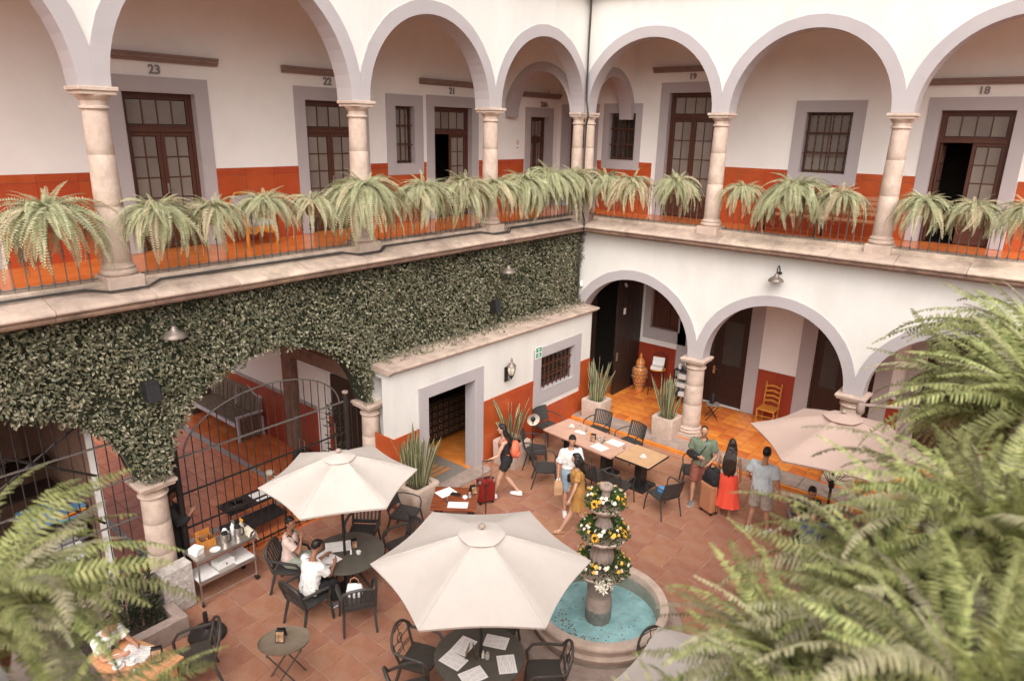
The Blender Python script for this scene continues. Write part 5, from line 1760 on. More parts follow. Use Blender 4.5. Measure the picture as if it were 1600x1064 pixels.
for k, (dx, dy, a, nm) in enumerate(((-.36, -.02, 60, 'left'), (-.05, .36, -15, 'far'), (.36, .12, 98, 'right'), (.14, -.36, 30, 'near right'), (-.27, -.33, -35, 'near left'))):
    paper((T2C.x + dx * .92 + .06, T2C.y + dy * .92, .738), R(a + 40), 'printed paper mat on the %s side of the bottom round table' % nm, .33, .24)
tent_card((T2C.x - .06, T2C.y - .10, .735), R(-50), 'folded food menu card by the pole of the large parasol', .12, .19)
shaker((T2C.x + .13, T2C.y + .02, .735), 'tall glass jar on the paper-laid round table')
t = thing('sauce_bottle', 'small cream bottle beside the pole of the large parasol', 'bottle', (T2C.x + .07, T2C.y + .0, .735)); MB().lathe([(0, 0), (.024, 0), (.022, .06), (.01, .085), (.01, .11), (0, .112)], 10).build('bottle', 'lampshade_cream', t, smooth=True)
# lower-left table
PB = local(1.98, -13.02, .742, R(18))
paper(PB(-.05, .26), R(35), 'white paper before the seated person at the lower left', .4, .3)
cup(PB(.05, .12), 'white cup at the lower left table')
cup(PB(-.05, .0), 'second white cup at the lower left table, nearer the edge')
plate(PB(-.18, .08), 'white plate at the lower left table', .1)
tent_card(PB(.3, .3), R(60), 'dark menu card at the far corner of the light wooden table', .13, .2)
t = thing('spoon_glass', 'small steel sugar pot at the lower left table', 'pot', PB(.22, .02)); MB().lathe([(0, 0), (.03, 0), (.034, .04), (.02, .06), (0, .065)], 12).build('pot', 'steel', t, smooth=True)
# cap and handbag on chairs
t = thing('blue_cap', 'blue baseball cap on the seat of a dark chair', 'cap', (4.86, -3.70, .447), R(30))
MB().lathe([(.09, 0), (.095, .02), (.088, .07), (.055, .105), (.0, .115)], 16).build('crown', 'blue_cloth', t, smooth=True)
m = MB(); m.loft([[Vector((x, .08 + .09 * math.sqrt(max(0, 1 - (x / .085) ** 2)) * u, .012 + .01 * u)) for x in np.linspace(-.08, .08, 9)] for u in (0, .5, 1)], caps=False, closed=False); m.build('visor', 'blue_cloth', t, smooth=True)
t = thing('handbag', 'white handbag with tan handle on a slatted chair', 'handbag', (2.78, -9.90, .447), R(40))
m = MB(); m.loft([[Vector((x * sx, y * sy, z)) for x, y in ((-1, -.6), (0, -1), (1, -.6), (1, .6), (0, 1), (-1, .6))] for z, sx, sy in ((0, .11, .06), (.1, .13, .065), (.2, .11, .04), (.22, .1, .02))]); m.build('bag', 'cloth_white', t, smooth=True)
MB().tube([(-.07, 0, .2), (-.06, 0, .3), (0, 0, .34), (.06, 0, .3), (.07, 0, .2)], .009, 6).build('bag_handle', 'sandal', t, smooth=True)

M('tray_brown', (0.19, 0.145, 0.105), 0.45, 0.15, 8)
# ---- folding tray stand
t = thing('tray_stand', 'oval brown tray on a folding stand with a menu card', 'tray stand', (3.12, -11.36, 0), R(55))
MB().lathe([(0, .715), (.3, .715), (.33, .722), (.345, .75), (.352, .752), (.35, .742), (.335, .712), (.3, .705), (0, .705)], 40, caps=False).build('tray', 'tray_brown', t, smooth=True)
_tr = [c for c in t.children][0]; _tr.scale = (1.0, .78, 1.0)
for sg in (-1, 1):
    for yy in (-.2, .2):
        MB().tube([(sg * .22, yy, .70), (-sg * .24, yy, 0.0)], .012, 6).build('leg', 'chair_brown', t)
    MB().tube([(sg * .22, -.22, .695), (sg * .22, .22, .695)], .012, 6).build('bar', 'chair_brown', t)
tent_card((3.05, -11.36, .718), R(40), 'glossy food menu card standing on the oval tray', .12, .18)

# ---- service trolley
t = thing('service_trolley', 'steel service trolley in front of the iron gate', 'trolley', (.45, -10.86, 0))
for z, nm in ((.84, 'top_shelf'), (.44, 'lower_shelf')):
    m = MB(); m.box((0, 0, z), (.46, .98, .025)); m.box((.235, 0, z - .015), (.015, 1.0, .05)); m.box((-.235, 0, z - .015), (.015, 1.0, .05)); m.build(nm, 'steel', t, bevel=.004)
for sx in (-1, 1):
    for sy in (-1, 1):
        MB().tube([(sx * .225, sy * .48, .09), (sx * .225, sy * .48, .86)], .016, 8).build('post', 'steel', t, smooth=True)
        MB().lathe([(.0, -.02), (.045, -.018), (.048, 0), (.045, .018), (0, .02)], 14).build('castor', 'black_plastic', t, loc=(sx * .225, sy * .48, .05)).rotation_euler = (PI / 2, 0, R(20 * sy))
    MB().tube([(sx * .225, -.48, .12), (sx * .225, .48, .12)], .008, 6).build('bottom_rod', 'steel', t)
MB().tube([(-.2, .49, .86), (-.2, .55, .9), (.2, .55, .9), (.2, .49, .86)], .01, 6).build('push_handle', 'steel', t)
Q = lambda a, b, z: (.45 + a, -10.86 + b, z)
t = thing('napkin_stack', 'stack of white napkins on the trolley end', 'napkins', Q(-.02, -.38, .854), R(12))
for k in range(6): MB().box((.003 * k, .002 * (k % 3), .009 + k * .018), (.19, .15, .016), rz=.04 * k).build('napkin', 'paper', t)
t = thing('cutlery_caddy', 'orange wooden cutlery caddy on the trolley', 'caddy', Q(-.12, -.16, .854))
for a, b, c, e in ((-.1, -.09, -.12, .12), (.09, .1, -.12, .12)): MB().span((a, c, 0), (b, e, .13 if a > 0 else .24)).build('side', 'wood_orange', t)
for y in (-.12, .0, .11): MB().span((-.09, y, 0), (.09, y + .01, .14)).build('divider', 'wood_orange', t)
for k in range(8): MB().tube([(-.04 + .015 * k, -.08 + .022 * k, .02), (-.05 + .02 * k, -.09 + .026 * k, .2)], .008, 5).build('cutlery', 'steel' if k < 5 else 'black_plastic', t)
plate(Q(.14, -.14, .854), 'white plate on the trolley', .085)
for k, (a, b) in enumerate(((.1, .06), (.08, .3))):
    t = thing('coffee_jug', ('steel vacuum jug nearer the napkins', 'steel vacuum jug nearer the folded cloth')[k], 'jug', Q(a, b, .854), group='steel jugs on the trolley')
    MB().lathe([(0, 0), (.065, 0), (.068, .12), (.055, .17), (.05, .19)], 18).build('body', 'steel', t, smooth=True)
    MB().lathe([(.05, .19), (.056, .205), (.05, .225), (.02, .24), (0, .245)], 14).build('lid', 'black_plastic', t, smooth=True)
    MB().tube([(.04, .02, .215), (.1, .05, .2), (.105, .05, .1), (.06, .03, .06)], .011, 6).build('jug_handle', 'black_plastic', t, smooth=True)
t = thing('white_teapot', 'white porcelain pot between the steel jugs', 'teapot', Q(-.05, .14, .854)); MB().lathe([(0, 0), (.06, 0), (.075, .06), (.06, .13), (.04, .16), (.03, .19), (0, .2)], 16).build('pot', 'ceramic', t, smooth=True); MB().tube([(.06, 0, .13), (.1, 0, .11), (.07, 0, .04)], .01, 6).build('pot_handle', 'ceramic', t)
for k, (a, b, c) in enumerate(((-.08, .3, 'paper'), (-.02, .42, 'lampshade_cream'))):
    t = thing('spray_bottle', ('white spray bottle on the trolley', 'spray bottle with yellow trigger on the trolley')[k], 'bottle', Q(a, b, .854)); MB().lathe([(0, 0), (.045, 0), (.045, .14), (.02, .19), (.016, .22), (0, .22)], 14).build('bottle', c, t, smooth=True); MB().box((.02, 0, .245), (.09, .03, .045)).build('trigger', ('steel', 'amber')[k], t, bevel=.008)
t = thing('folded_cloth', 'cream cloth draped over the trolley handle', 'cloth', Q(.1, .47, .83))
m = MB(); m.loft([[Vector((x + .01 * math.sin(k * 2), .02 * math.sin(5 * x + k) + y, z)) for x in np.linspace(-.11, .11, 9)] for k, (y, z) in enumerate(((-.05, -.0), (-.06, .06), (-.02, .10), (.05, .11), (.1, .08), (.12, -.02), (.12, -.12)))], caps=False, closed=False); m.build('cloth', 'cloth_cream', t, smooth=True, fix=False)
t = thing('cardboard_box', 'white box of napkins on the lower trolley shelf', 'box', Q(.02, .02, .454), R(4)); MB().box((0, 0, .05), (.22, .3, .1)).build('box', 'paper', t, bevel=.003); MB().box((.0, 0, .105), (.16, .25, .02)).build('contents', 'ceramic', t); MB().box((.112, .0, .06), (.006, .025, .03)).build('finger_hole', 'black_plastic', t)
for k, b in enumerate((-.32, .32)): paper(Q(0, b, .455), R(90), ('paper lining the left of the lower trolley shelf', 'paper lining the right of the lower trolley shelf')[k], .34, .42, ink=False)

# ---- the side table and things behind the gate
t = thing('side_table', 'black metal side table standing behind the iron gate', 'table', (-.62, -9.65, 0))
for z in (.74, .3): MB().box((0, 0, z), (.48, 1.15, .03)).build('shelf', 'black_plastic', t, bevel=.004)
for sx in (-1, 1):
    for sy in (-1, 1): MB().tube([(sx * .22, sy * .55, 0), (sx * .22, sy * .55, .74)], .014, 6).build('leg', 'black_plastic', t)
t = thing('round_tray', 'round dark tray of glasses behind the gate', 'tray', (-.6, -10.0, .756)); MB().lathe([(0, .004), (.2, .004), (.215, .03), (.22, .03), (.205, 0), (0, 0)], 28, caps=False).build('tray', 'dark_wood', t, smooth=True)
for k in range(6): tumbler((-.6 + .07 * (k % 2), -10.05 + .08 * (k // 2), .762), 'upturned glass stacked on the round dark tray', h=.15, r=.036, group='glasses on the round tray')
paper((-.6, -9.45, .757), R(90), 'white sheet on the black side table', .38, .34, ink=False)
t = thing('water_dispenser', 'tall glass drinks jar on the black side table', 'jar', (-.6, -9.25, .757)); MB().lathe([(0, 0), (.09, 0), (.1, .1), (.1, .3), (.07, .36), (.08, .38), (0, .385)], 18).build('jar', 'glass_clear', t, smooth=True); MB().lathe([(0, .38), (.085, .38), (.085, .41), (0, .42)], 16).build('lid', 'lampshade_cream', t); MB().lathe([(0, .01), (.088, .01), (.09, .2), (0, .2)], 14).build('drink', 'lampshade_cream', t)
t = thing('napkin_box', 'white napkin box at the end of the black side table', 'box', (-.62, -9.12, .757), R(10)); MB().box((0, 0, .07), (.2, .12, .14)).build('box', 'paper', t, bevel=.006)

# ---- iron gate across the middle arch
gt = thing('iron_gate', 'iron gate with arched top across the ivy-framed archway', 'gate')
gx = -.18
for y in (-11.12, -7.72):
    MB().tube([(gx, y, 0), (gx, y, 2.45)], .055, 12).build('gate_post', 'iron', gt, smooth=True)
    MB().lathe([(.06, 0), (.065, .02), (.06, .04), (0, .045)], 12, c=(gx, y, 2.45)).build('post_cap', 'cantera_dark', gt)
yc, ra = (-11.12 - 7.72) / 2, 1.55
rail_z = (2.28, 1.62, .98, .12)
for z in rail_z: MB().span((gx - .014, -11.08, z - .014), (gx + .014, -7.76, z + .014)).build('rail', 'iron_grey' if z > 2 else 'iron', gt)
MB().tube([(gx, yc - ra * math.cos(PI * k / 24), 2.28 + .82 * math.sin(PI * k / 24)) for k in range(25)], .015, 6).build('arch_rail', 'iron_grey', gt, smooth=True)
n = 22
for i in range(1, n):
    y = lerp(-11.12, -7.72, i / n)
    q = (y - yc) / ra
    zt = 2.28 + (.82 * math.sqrt(1 - q * q) if abs(q) < 1 else 0)
    MB().tube([(gx, y, .03), (gx, y, zt)], .0095, 5).build('bar', 'iron', gt)
for y in (-11.35, -7.52):
    for dy in (-.08, .06): MB().tube([(gx, y + dy, 0.02), (gx, y + dy, 2.2)], .0095, 5).build('side_bar', 'iron', gt)

# ---- left grille with things in the dark kitchen behind it
gr = thing('iron_grille', 'arched iron grille closing the leftmost archway', 'grille')
yc2 = -(LS[3] + LS[4]) / 2
for z in (2.95, 2.3, 1.62, .95): MB().span((-.05, -15.7, z - .012), (-.02, -11.85, z + .012)).build('rail', 'iron_grey' if z in (2.3, 1.62, 2.95) else 'iron', gr)
MB().tube([(-.035, yc2 - 1.93 * math.cos(PI * k / 28), ZLC + 1.63 * math.sin(PI * k / 28)) for k in range(29)], .018, 6).build('arch_rail', 'iron_grey', gr, smooth=True)
for i in range(1, 25):
    y = lerp(-15.7, -11.82, i / 25)
    q = (y - yc2) / 1.93
    if abs(q) >= 1: continue
    MB().tube([(-.035, y, .5), (-.035, y, ZLC + 1.63 * math.sqrt(1 - q * q))], .0095, 5).build('bar', 'iron', gr)
for a, b in (((-13.9, 3.55), (-12.3, 2.5)), ((-13.9, 2.5), (-12.1, 3.55)), ((-12.9, 2.35), (-12.3, 1.7))):
    MB().tube([(-.06, a[0], a[1]), (-.06, b[0], b[1])], .02, 5).build('brace', 'iron', gr)
MB().span((-.2, -15.7, 0), (.1, -11.85, .52)).build('sill_wall', 'cantera_dark', gr, bevel=.01)
t = thing('kitchen_shelves', 'dark kitchen counter and shelves behind the left grille', 'shelves')
for x, z, d in ((-.65, 1.0, .7), (-.55, 1.75, .4), (-1.6, 2.35, .5), (-1.6, 1.9, .5)): MB().span((x - d / 2, -15.5, z - .03), (x + d / 2, -12.45, z)).build('shelf', 'dark_wood', t)
MB().span((-1.0, -15.5, 0), (-.35, -12.45, .96)).build('cabinet', 'dark_wood', t)
for y in (-13.2, -12.5): MB().span((-.75, y - .03, 1.0), (-.35, y + .03, 1.75)).build('upright', 'dark_wood', t)
t = thing('whitewashed_post', 'whitewashed wall end seen through the left grille', 'pillar'); MB().span((-1.3, -12.33, 0), (-.75, -12.05, 4.3)).build('post', 'plaster_inner', t)
rg = random.Random(8)
for k in range(16): tumbler((-1.6 + .12 * (k % 3), -14.6 + .115 * (k // 1) * .9, 2.352), 'glass on the dim shelf behind the left grille', h=.16, r=.045, group='glasses on the kitchen shelf')
for k, (y, z, w, h, mt, lb) in enumerate(((-12.75, .62, .42, .34, 'paper', 'white box on the floor behind the left grille'), (-13.2, .98, .34, .26, 'paper', 'white paper box on the kitchen counter'), (-12.65, 1.03, .42, .26, 'paper', 'long white box on the kitchen counter'), (-13.0, 1.76, .44, .26, 'crate_blue', 'blue crate on the kitchen shelf'))):
    t = thing('storage_box', lb, 'box', (-.5 if k == 0 else -.62, y, z)); MB().box((0, 0, h / 2), (.25, w, h)).build('box', mt, t, bevel=.008)
    if k != 3: MB().box((0, 0, h), (.26, w + .01, .025)).build('lid', mt, t, bevel=.004)
t = thing('folded_napkins', 'stack of bright folded cloths behind the left grille', 'cloths', (-.5, -12.62, 1.76))
for k, mt in enumerate(('green_plain', 'crate_blue', 'red_plain', 'amber', 'crate_blue')): MB().box((.01 * (k % 2), .01 * k, .02 + .035 * k), (.22, .34, .032), rz=.03 * k).build('cloth', mt, t, bevel=.008)
t = thing('copper_bowl', 'shallow copper pan on the kitchen counter', 'bowl', (-.75, -13.9, 1.01)); MB().lathe([(0, .01), (.12, .01), (.2, .09), (.205, .09), (.13, 0), (0, 0)], 20, caps=False).build('bowl', 'vase_orange', t, smooth=True)
# carved pedestal before the column
t = thing('carved_pedestal', 'pale carved stone block standing against the left column', 'pedestal', (.42, -11.62, 0), R(4))
MB().box((0, 0, .40), (.24, .50, .80)).build('block', 'carved_stone', t, bevel=.015)
for k in range(5):
    for j in range(3): MB().box((.121, -.15 + .15 * j, .16 + .13 * k), (.012, .1, .08), rot=Matrix.Rotation(R(30 * ((k + j) % 2) - 15), 3, 'X')).build('relief', 'carved_stone', t, bevel=.01)

# ---- bench in the passage
t = thing('carved_bench', 'woven dark bench with curved back in the passage', 'bench', (-5.75, -7.42, 0))
MB().box((0, -.02, .42), (2.5, .66, .06)).build('seat', 'carved_brown', t, bevel=.012)
MB().box((0, -.35, .41), (2.54, .05, .09)).build('seat_rail', 'frame_pale', t, bevel=.01)
for sx in (-1, 1):
    MB().box((sx * 1.24, -.34, .3), (.07, .06, .62)).build('leg', 'frame_pale', t, bevel=.01)
    MB().box((sx * 1.24, .3, .25), (.07, .06, .5)).build('leg', 'frame_pale', t, bevel=.01)
    MB().box((sx * 1.24, -.02, .32), (.05, .6, .6)).build('end_panel', 'carved_brown', t)
    MB().box((sx * 1.24, -.02, .64), (.09, .72, .05)).build('arm_rest', 'frame_pale', t, bevel=.012)
m = MB()
prof = [(x, .46 + .5 + .28 * max(0, math.cos(x * PI / 1.7)) ** .8 if abs(x) < .85 else .96 - .0) for x in np.linspace(-1.22, 1.22, 33)]
for (a, za), (b, zb) in zip(prof[:-1], prof[1:]): m.prism([(a, .46), (b, .46), (b, zb), (a, za)], lambda x, z: Vector((x, .30 + (z - .46) * .12, z)), lambda x, z: Vector((x, .34 + (z - .46) * .12, z)))
m.build('backrest', 'carved_brown', t)
MB().tube([(x, .32 + (z - .46) * .12, z) for x, z in prof], .03, 6).build('crest_rail', 'frame_pale', t, smooth=True)
for k in range(11): MB().box((-1.1 + .22 * k, .297 + .03, .72), (.025, .02, .5), rot=Matrix.Rotation(-.12, 3, 'X')).build('back_strip', 'frame_pale' if k % 5 == 0 else 'carved_brown', t)
for k in range(7): MB().box((0, -.28 + .085 * k, .456), (2.44, .045, .014)).build('woven_strip', 'carved_brown', t)
t = thing('black_bag', 'black bag with handles on the passage floor', 'bag', (-2.35, -7.4, 0))
MB().lathe([(0, 0), (.2, 0), (.24, .12), (.22, .3), (.12, .38), (0, .4)], 14).build('bag', 'black_plastic', t, smooth=True)
MB().tube([(-.1, 0, .36), (-.1, 0, .62), (.1, 0, .62), (.1, 0, .36)], .012, 6).build('bag_handle', 'steel', t)
t = thing('rubber_plant', 'dark upright plant beside the gate post', 'plant', (-.9, -7.5, 0)); MB().lathe([(.12, 0), (.17, .3), (.15, .3), (0, .28)], 12).build('pot', 'dark_wood', t)
MB().tube([(0, 0, .28), (0, 0, 1.5)], .015, 6).build('stem', 'stone_brown', t)
m = MB(); rg = random.Random(3)
for k in range(110):
    z, a = rg.uniform(.5, 1.9), rg.uniform(0, 2 * PI); r = rg.uniform(.02, .22)
    p = Vector((r * math.cos(a), r * math.sin(a), z)); o = Vector((math.cos(a), math.sin(a), rg.uniform(-.2, .8))).normalized(); sv = o.cross(Vector((0, 0, 1))).normalized(); L = .16
    m.add([p, p + o * L * .5 + sv * .03, p + o * L, p + o * L * .5 - sv * .03], [(0, 1, 2, 3)])
tag(m.build('foliage', 'conifer_leaf', t, fix=False), kind='stuff')

# ---- wall lamps, speakers, cameras
def wall_lamp(W, s, z, label, d=.3):
    t = thing('wall_lamp', label, 'lamp', group='bell-shaped outdoor wall lamps')
    MB().tube([W(s, .1, z + .02), W(s, .16, z + .16), W(s, d - .02, z + .22), W(s, d + .06, z + .16), W(s, d + .07, z + .05)], .012, 6).build('bracket', 'iron', t, smooth=True)
    MB().lathe([(.0, .06), (.03, .055), (.045, .02), (.06, -.01), (.13, -.05), (.165, -.09), (.165, -.115), (.15, -.115), (.1, -.06), (.0, -.05)], 22, caps=False).build('shade', 'lamp_metal', t, smooth=True, loc=W(s, d + .07, z))
    MB().lathe([(.05, -.02), (.05, .02), (.02, .03)], 12).build('wall_plate', 'iron', t, loc=W(s, .16 if W is LW else .12, z + .04))
wall_lamp(LW, 11.15, 4.62, 'bell-shaped lamp on the ivy, left one above the archway', d=.42)
wall_lamp(LW, 3.5, 4.48, 'bell-shaped lamp on the ivy, right one above the annex', d=.42)
wall_lamp(RW, 5.5, 4.55, 'bell-shaped lamp on the white wall between the lower arches', d=.25)
for s, z, lb in ((11.55, 3.75, 'black speaker box on the ivy above the left column'), (3.85, 3.62, 'small black speaker box on the ivy above the annex')):
    t = thing('speaker_box', lb, 'speaker', group='black speakers on the ivy')
    w = .2 if s > 8 else .15
    MB().box(LW(s, .40, z), (.2, w, .30), rot=Matrix.Rotation(R(-12), 3, 'Y')).build('cabinet', 'black_plastic', t, bevel=.012)
    MB().box(LW(s, .503, z - .02), (.008, w - .03, .24), rot=Matrix.Rotation(R(-12), 3, 'Y')).build('grille', 'cloth_black', t)
    MB().tube([LW(s, .12, z), LW(s, .32, z)], .02, 6).build('bracket', 'iron', t)
def camera_box(p, d, label):
    t = thing('security_camera', label, 'camera', p, group='small white security cameras')
    MB().beam((0, 0, 0), Vector(d) * .16, .06, .06).build('housing', 'ceramic', t, bevel=.01)
    MB().tube([Vector(d) * .15, Vector(d) * .175], .022, 8).build('lens', 'black_plastic', t)
camera_box((.3, -.16, 3.62), (.3, -.5, -.8), 'white security camera at the courtyard corner by the ivy')
camera_box((.88, 1.2, 3.42), (.7, -.6, -.35), 'white security camera in the dark corridor end')
camera_box((XB + .1, 1.6, 8.62), (.6, -.7, -.3), 'security camera over numeral 20A')
# no-smoking notice by door 20A
t = thing('wall_notice', 'small white no-smoking notice left of door 20A', 'notice')
m = MB(); wbox(m, LW, -.42, -.24, XB, XB + .01, 6.95, 7.28); m.build('sheet', 'paper', t)
MB().tube([LW(-.33 + .055 * math.cos(a), XB + .012, 7.16 + .055 * math.sin(a)) for a in [2 * PI * k / 14 for k in range(14)]], .008, 4, closed=True).build('red_ring', 'red_plain', t)
MB().tube([LW(-.37, XB + .013, 7.2), LW(-.29, XB + .013, 7.12)], .006, 4).build('red_bar', 'red_plain', t)
m = MB(); wbox(m, LW, -.40, -.26, XB + .01, XB + .012, 7.0, 7.03); m.build('caption', 'paper_ink', t)
# lantern sconce
t = thing('lantern_sconce', 'ornate iron lantern on the white annex wall', 'lantern', (.76, -3.87, 2.05))
MB().box((.02, 0, .0), (.03, .11, .36)).build('back_plate', 'iron', t, bevel=.01)
MB().tube([(.03, 0, -.08), (.1, 0, -.14), (.16, 0, -.06), (.18, 0, .02)], .012, 6).build('scroll_arm', 'iron', t, smooth=True)
MB().tube([(.05, 0, -.02), (.1, 0, .0), (.12, 0, -.06), (.08, 0, -.1)], .008, 6).build('scroll_arm', 'iron', t, smooth=True)
MB().lathe([(.05, .02), (.075, .05), (.095, .15), (.085, .23), (.06, .25)], 12, c=(.18, 0, 0)).build('glass_globe', 'lampshade_cream', t, smooth=True)
for k in range(6):
    a = 2 * PI * k / 6
    MB().tube([(.18 + r * math.cos(a), r * math.sin(a), z) for r, z in ((.055, .01), (.08, .05), (.1, .15), (.09, .235))], .006, 4).build('cage_rib', 'iron', t)
MB().lathe([(.11, .235), (.1, .26), (.06, .31), (.03, .33), (.02, .36), (.03, .38), (.0, .46)], 12, c=(.18, 0, 0)).build('roof', 'lamp_metal', t, smooth=True)
MB().lathe([(.0, -.1), (.02, -.06), (.05, .0), (.055, .02)], 12, c=(.18, 0, 0)).build('finial', 'iron', t, smooth=True)
# floor lamp by the planter
t = thing('spot_lamp', 'low garden lamp with cream dish shade beside the planter', 'lamp', (1.42, -3.62, 0))
MB().lathe([(0, 0), (.12, 0), (.12, .02), (0, .03)], 16).build('base', 'iron', t)
MB().tube([(0, 0, .02), (0, 0, .95)], .014, 6).build('stem', 'iron', t)
rot = Vector((.75, -.55, -.05)).to_track_quat('Z', 'Y').to_matrix()
m = MB().lathe([(.0, -.06), (.06, -.055), (.1, -.02), (.15, .03), (.155, .035), (.1, .0), (.05, -.03), (0, -.035)], 20, caps=False); m.v = [tuple(rot @ Vector(p) + Vector((0, 0, 1.02))) for p in m.v]; m.build('dish_shade', 'lampshade_cream', t, smooth=True)
m = MB().sph((0, 0, 0), (.06, .06, .05), 12, 7); m.v = [tuple(rot @ Vector(p) + Vector((0, 0, 1.02))) for p in m.v]; m.build('bulb_holder', 'black_plastic', t, smooth=True)
# coat-stand like twig stand behind the large parasol
t = thing('slim_stand', 'thin black stand with forked top in front of the red suitcase', 'stand', (2.55, -6.55, 0))
MB().tube([(0, 0, 0), (0, 0, .95)], .012, 6).build('stem', 'iron', t); MB().lathe([(0, 0), (.13, 0), (.13, .015), (0, .02)], 16).build('base', 'iron', t)
for a in (0, 2.1, 4.2): MB().tube([(0, 0, .86), (.07 * math.cos(a), .07 * math.sin(a), .95), (.09 * math.cos(a), .09 * math.sin(a), 1.05)], .007, 5).build('prong', 'iron', t)

# ---- corridor furniture on the right
t = thing('decorated_jar', 'tall orange lidded jar with dark zigzag bands by the black doors', 'jar', (1.2, 1.85, .1))
pr = [(0, 0), (.11, 0), (.13, .04), (.12, .1), (.2, .35), (.235, .55), (.21, .72), (.12, .82), (.11, .86)]
MB().lathe(pr, 26, caps=False).build('body', 'vase_orange', t, smooth=True)
MB().lathe([(.125, .85), (.14, .87), (.12, .95), (.05, 1.03), (.03, 1.06), (.045, 1.1), (.0, 1.2)], 20, caps=False).build('lid', 'vase_orange', t, smooth=True)
rj = lambda z: np.interp(z, [p[1] for p in pr], [p[0] for p in pr])
for z0, amp, nz in ((.2, .05, 12), (.45, .06, 14), (.66, .05, 14)):
    pts = []
    for k in range(nz * 2):
        z = z0 + (amp if k % 2 else -amp); r = rj(z) + .004; a = PI * k / nz
        pts.append((r * math.cos(a), r * math.sin(a), z))
    MB().tube(pts, .014, 4, closed=True).build('zigzag_band', 'vase_dark', t)
for z in (.3, .56, .78): MB().lathe([(rj(z - .012) + .002, z - .014), (rj(z) + .006, z), (rj(z + .012) + .002, z + .014)], 24, caps=False).build('ring_band', 'vase_dark', t, smooth=True)
t = thing('guest_book_stand', 'dark folding stand with an open white book in the corridor', 'book stand', (1.72, 1.95, .1), R(15))
for sx in (-1, 1):
    for sy in (-1, 1): MB().tube([(sx * .2, sy * .2, 0), (sx * .13, sy * .1, .78)], .013, 6).build('leg', 'iron', t)
MB().lathe([(0, .78), (.23, .78), (.23, .80), (0, .80)], 20).build('tray', 'amber', t)
MB().tube([(-.18, .16, .78), (-.2, .2, 1.15), (0, .22, 1.25), (.2, .2, 1.15), (.18, .16, .78)], .014, 6).build('back_hoop', 'iron', t, smooth=True)
t = thing('open_book', 'open white book box on the dark stand', 'book', (1.72, 1.93, .902), R(15))
MB().box((0, -.05, .05), (.34, .22, .1)).build('box', 'paper', t, bevel=.005); MB().box((0, .1, .2), (.34, .012, .24), rot=Matrix.Rotation(R(-20), 3, 'X')).build('cover', 'paper', t)
t = thing('sorting_rack', 'black tiered rack of papers and crockery behind the column', 'rack', (2.78, 1.75, .1))
for z in (.3, .55, .8, 1.05): MB().box((0, 0, z), (.7, .42, .02)).build('shelf', 'black_plastic', t)
for sx in (-1, 1):
    for sy in (-1, 1): MB().box((sx * .34, sy * .2, .53), (.03, .03, 1.06)).build('post', 'black_plastic', t)
for k, (a, z, w, h) in enumerate(((-.15, .56, .34, .1), (.2, .56, .2, .07), (-.1, .81, .3, .12), (.22, .81, .18, .06), (.0, .31, .4, .1))):
    o = thing('paper_pile', ('lowest', 'small', 'upper', 'thin', 'broad')[k] + ' pile of papers on the black rack', 'papers', (2.78 + a, 1.7, .1 + z)); MB().box((0, 0, h / 2), (w, .3, h), rz=.06 * k).build('pile', 'paper', o, bevel=.004); MB().box((.01, 0, h + .01), (w * .8, .24, .018), rz=-.08).build('top_sheets', 'ceramic', o)
for k in range(5):
    o = thing('steel_pot', 'small steel pot on top of the black rack', 'pot', (2.52 + .13 * k, 1.7 + .06 * (k % 2), 1.16), group='pots on the black rack'); MB().lathe([(0, 0), (.05, 0), (.055, .08 + .04 * (k % 2)), (.03, .14 + .04 * (k % 2)), (0, .15 + .04 * (k % 2))], 12).build('pot', 'steel' if k % 2 else 'ceramic', o, smooth=True)
t = thing('folding_stool', 'small folding stool with grey seat beside the corridor column', 'stool', (3.75, 1.3, .1), R(30))
MB().box((0, 0, .44), (.34, .3, .03)).build('seat', 'mat_grey', t, bevel=.008)
for sg in (-1, 1):
    for y in (-.13, .13): MB().tube([(sg * .15, y, .43), (-sg * .16, y, 0)], .011, 6).build('leg', 'iron', t)
t = thing('thermos', 'dark thermos flask on the folding stool', 'flask', (3.72, 1.32, .557)); MB().lathe([(0, 0), (.06, 0), (.06, .2), (.04, .24), (.03, .28), (0, .29)], 14).build('flask', 'black_plastic', t, smooth=True); MB().tube([(.05, 0, .22), (.1, 0, .2), (.1, 0, .08), (.06, 0, .05)], .01, 5).build('flask_handle', 'black_plastic', t)
# ladder-back chair
t = thing('ladder_back_chair', 'orange ladder-back wooden chair against the red wainscot', 'chair', (5.0, 1.98, .1), 0)
for sx in (-1, 1):
    MB().tube([(sx * .2, .2, 0), (sx * .2, .2, .45), (sx * .2, .25, 1.08)], .02, 8).build('rear_post', 'wood_orange', t, smooth=True)
    MB().lathe([(0, 0), (.024, .01), (.02, .04), (0, .05)], 8, c=(sx * .2, .25, 1.08)).build('finial', 'wood_orange', t)
    MB().tube([(sx * .22, -.2, 0), (sx * .22, -.2, .46)], .02, 8).build('front_leg', 'wood_orange', t, smooth=True)
    for z in (.14, .3): MB().tube([(sx * .21, .2, z), (sx * .22, -.2, z)], .012, 6).build('stretcher', 'wood_orange', t)
for z in (.12, .28): MB().tube([(-.22, -.2, z), (.22, -.2, z)], .014, 6).build('stretcher', 'wood_orange', t)
MB().box((0, 0, .455), (.46, .44, .04)).build('seat', 'wood_orange', t, bevel=.012)
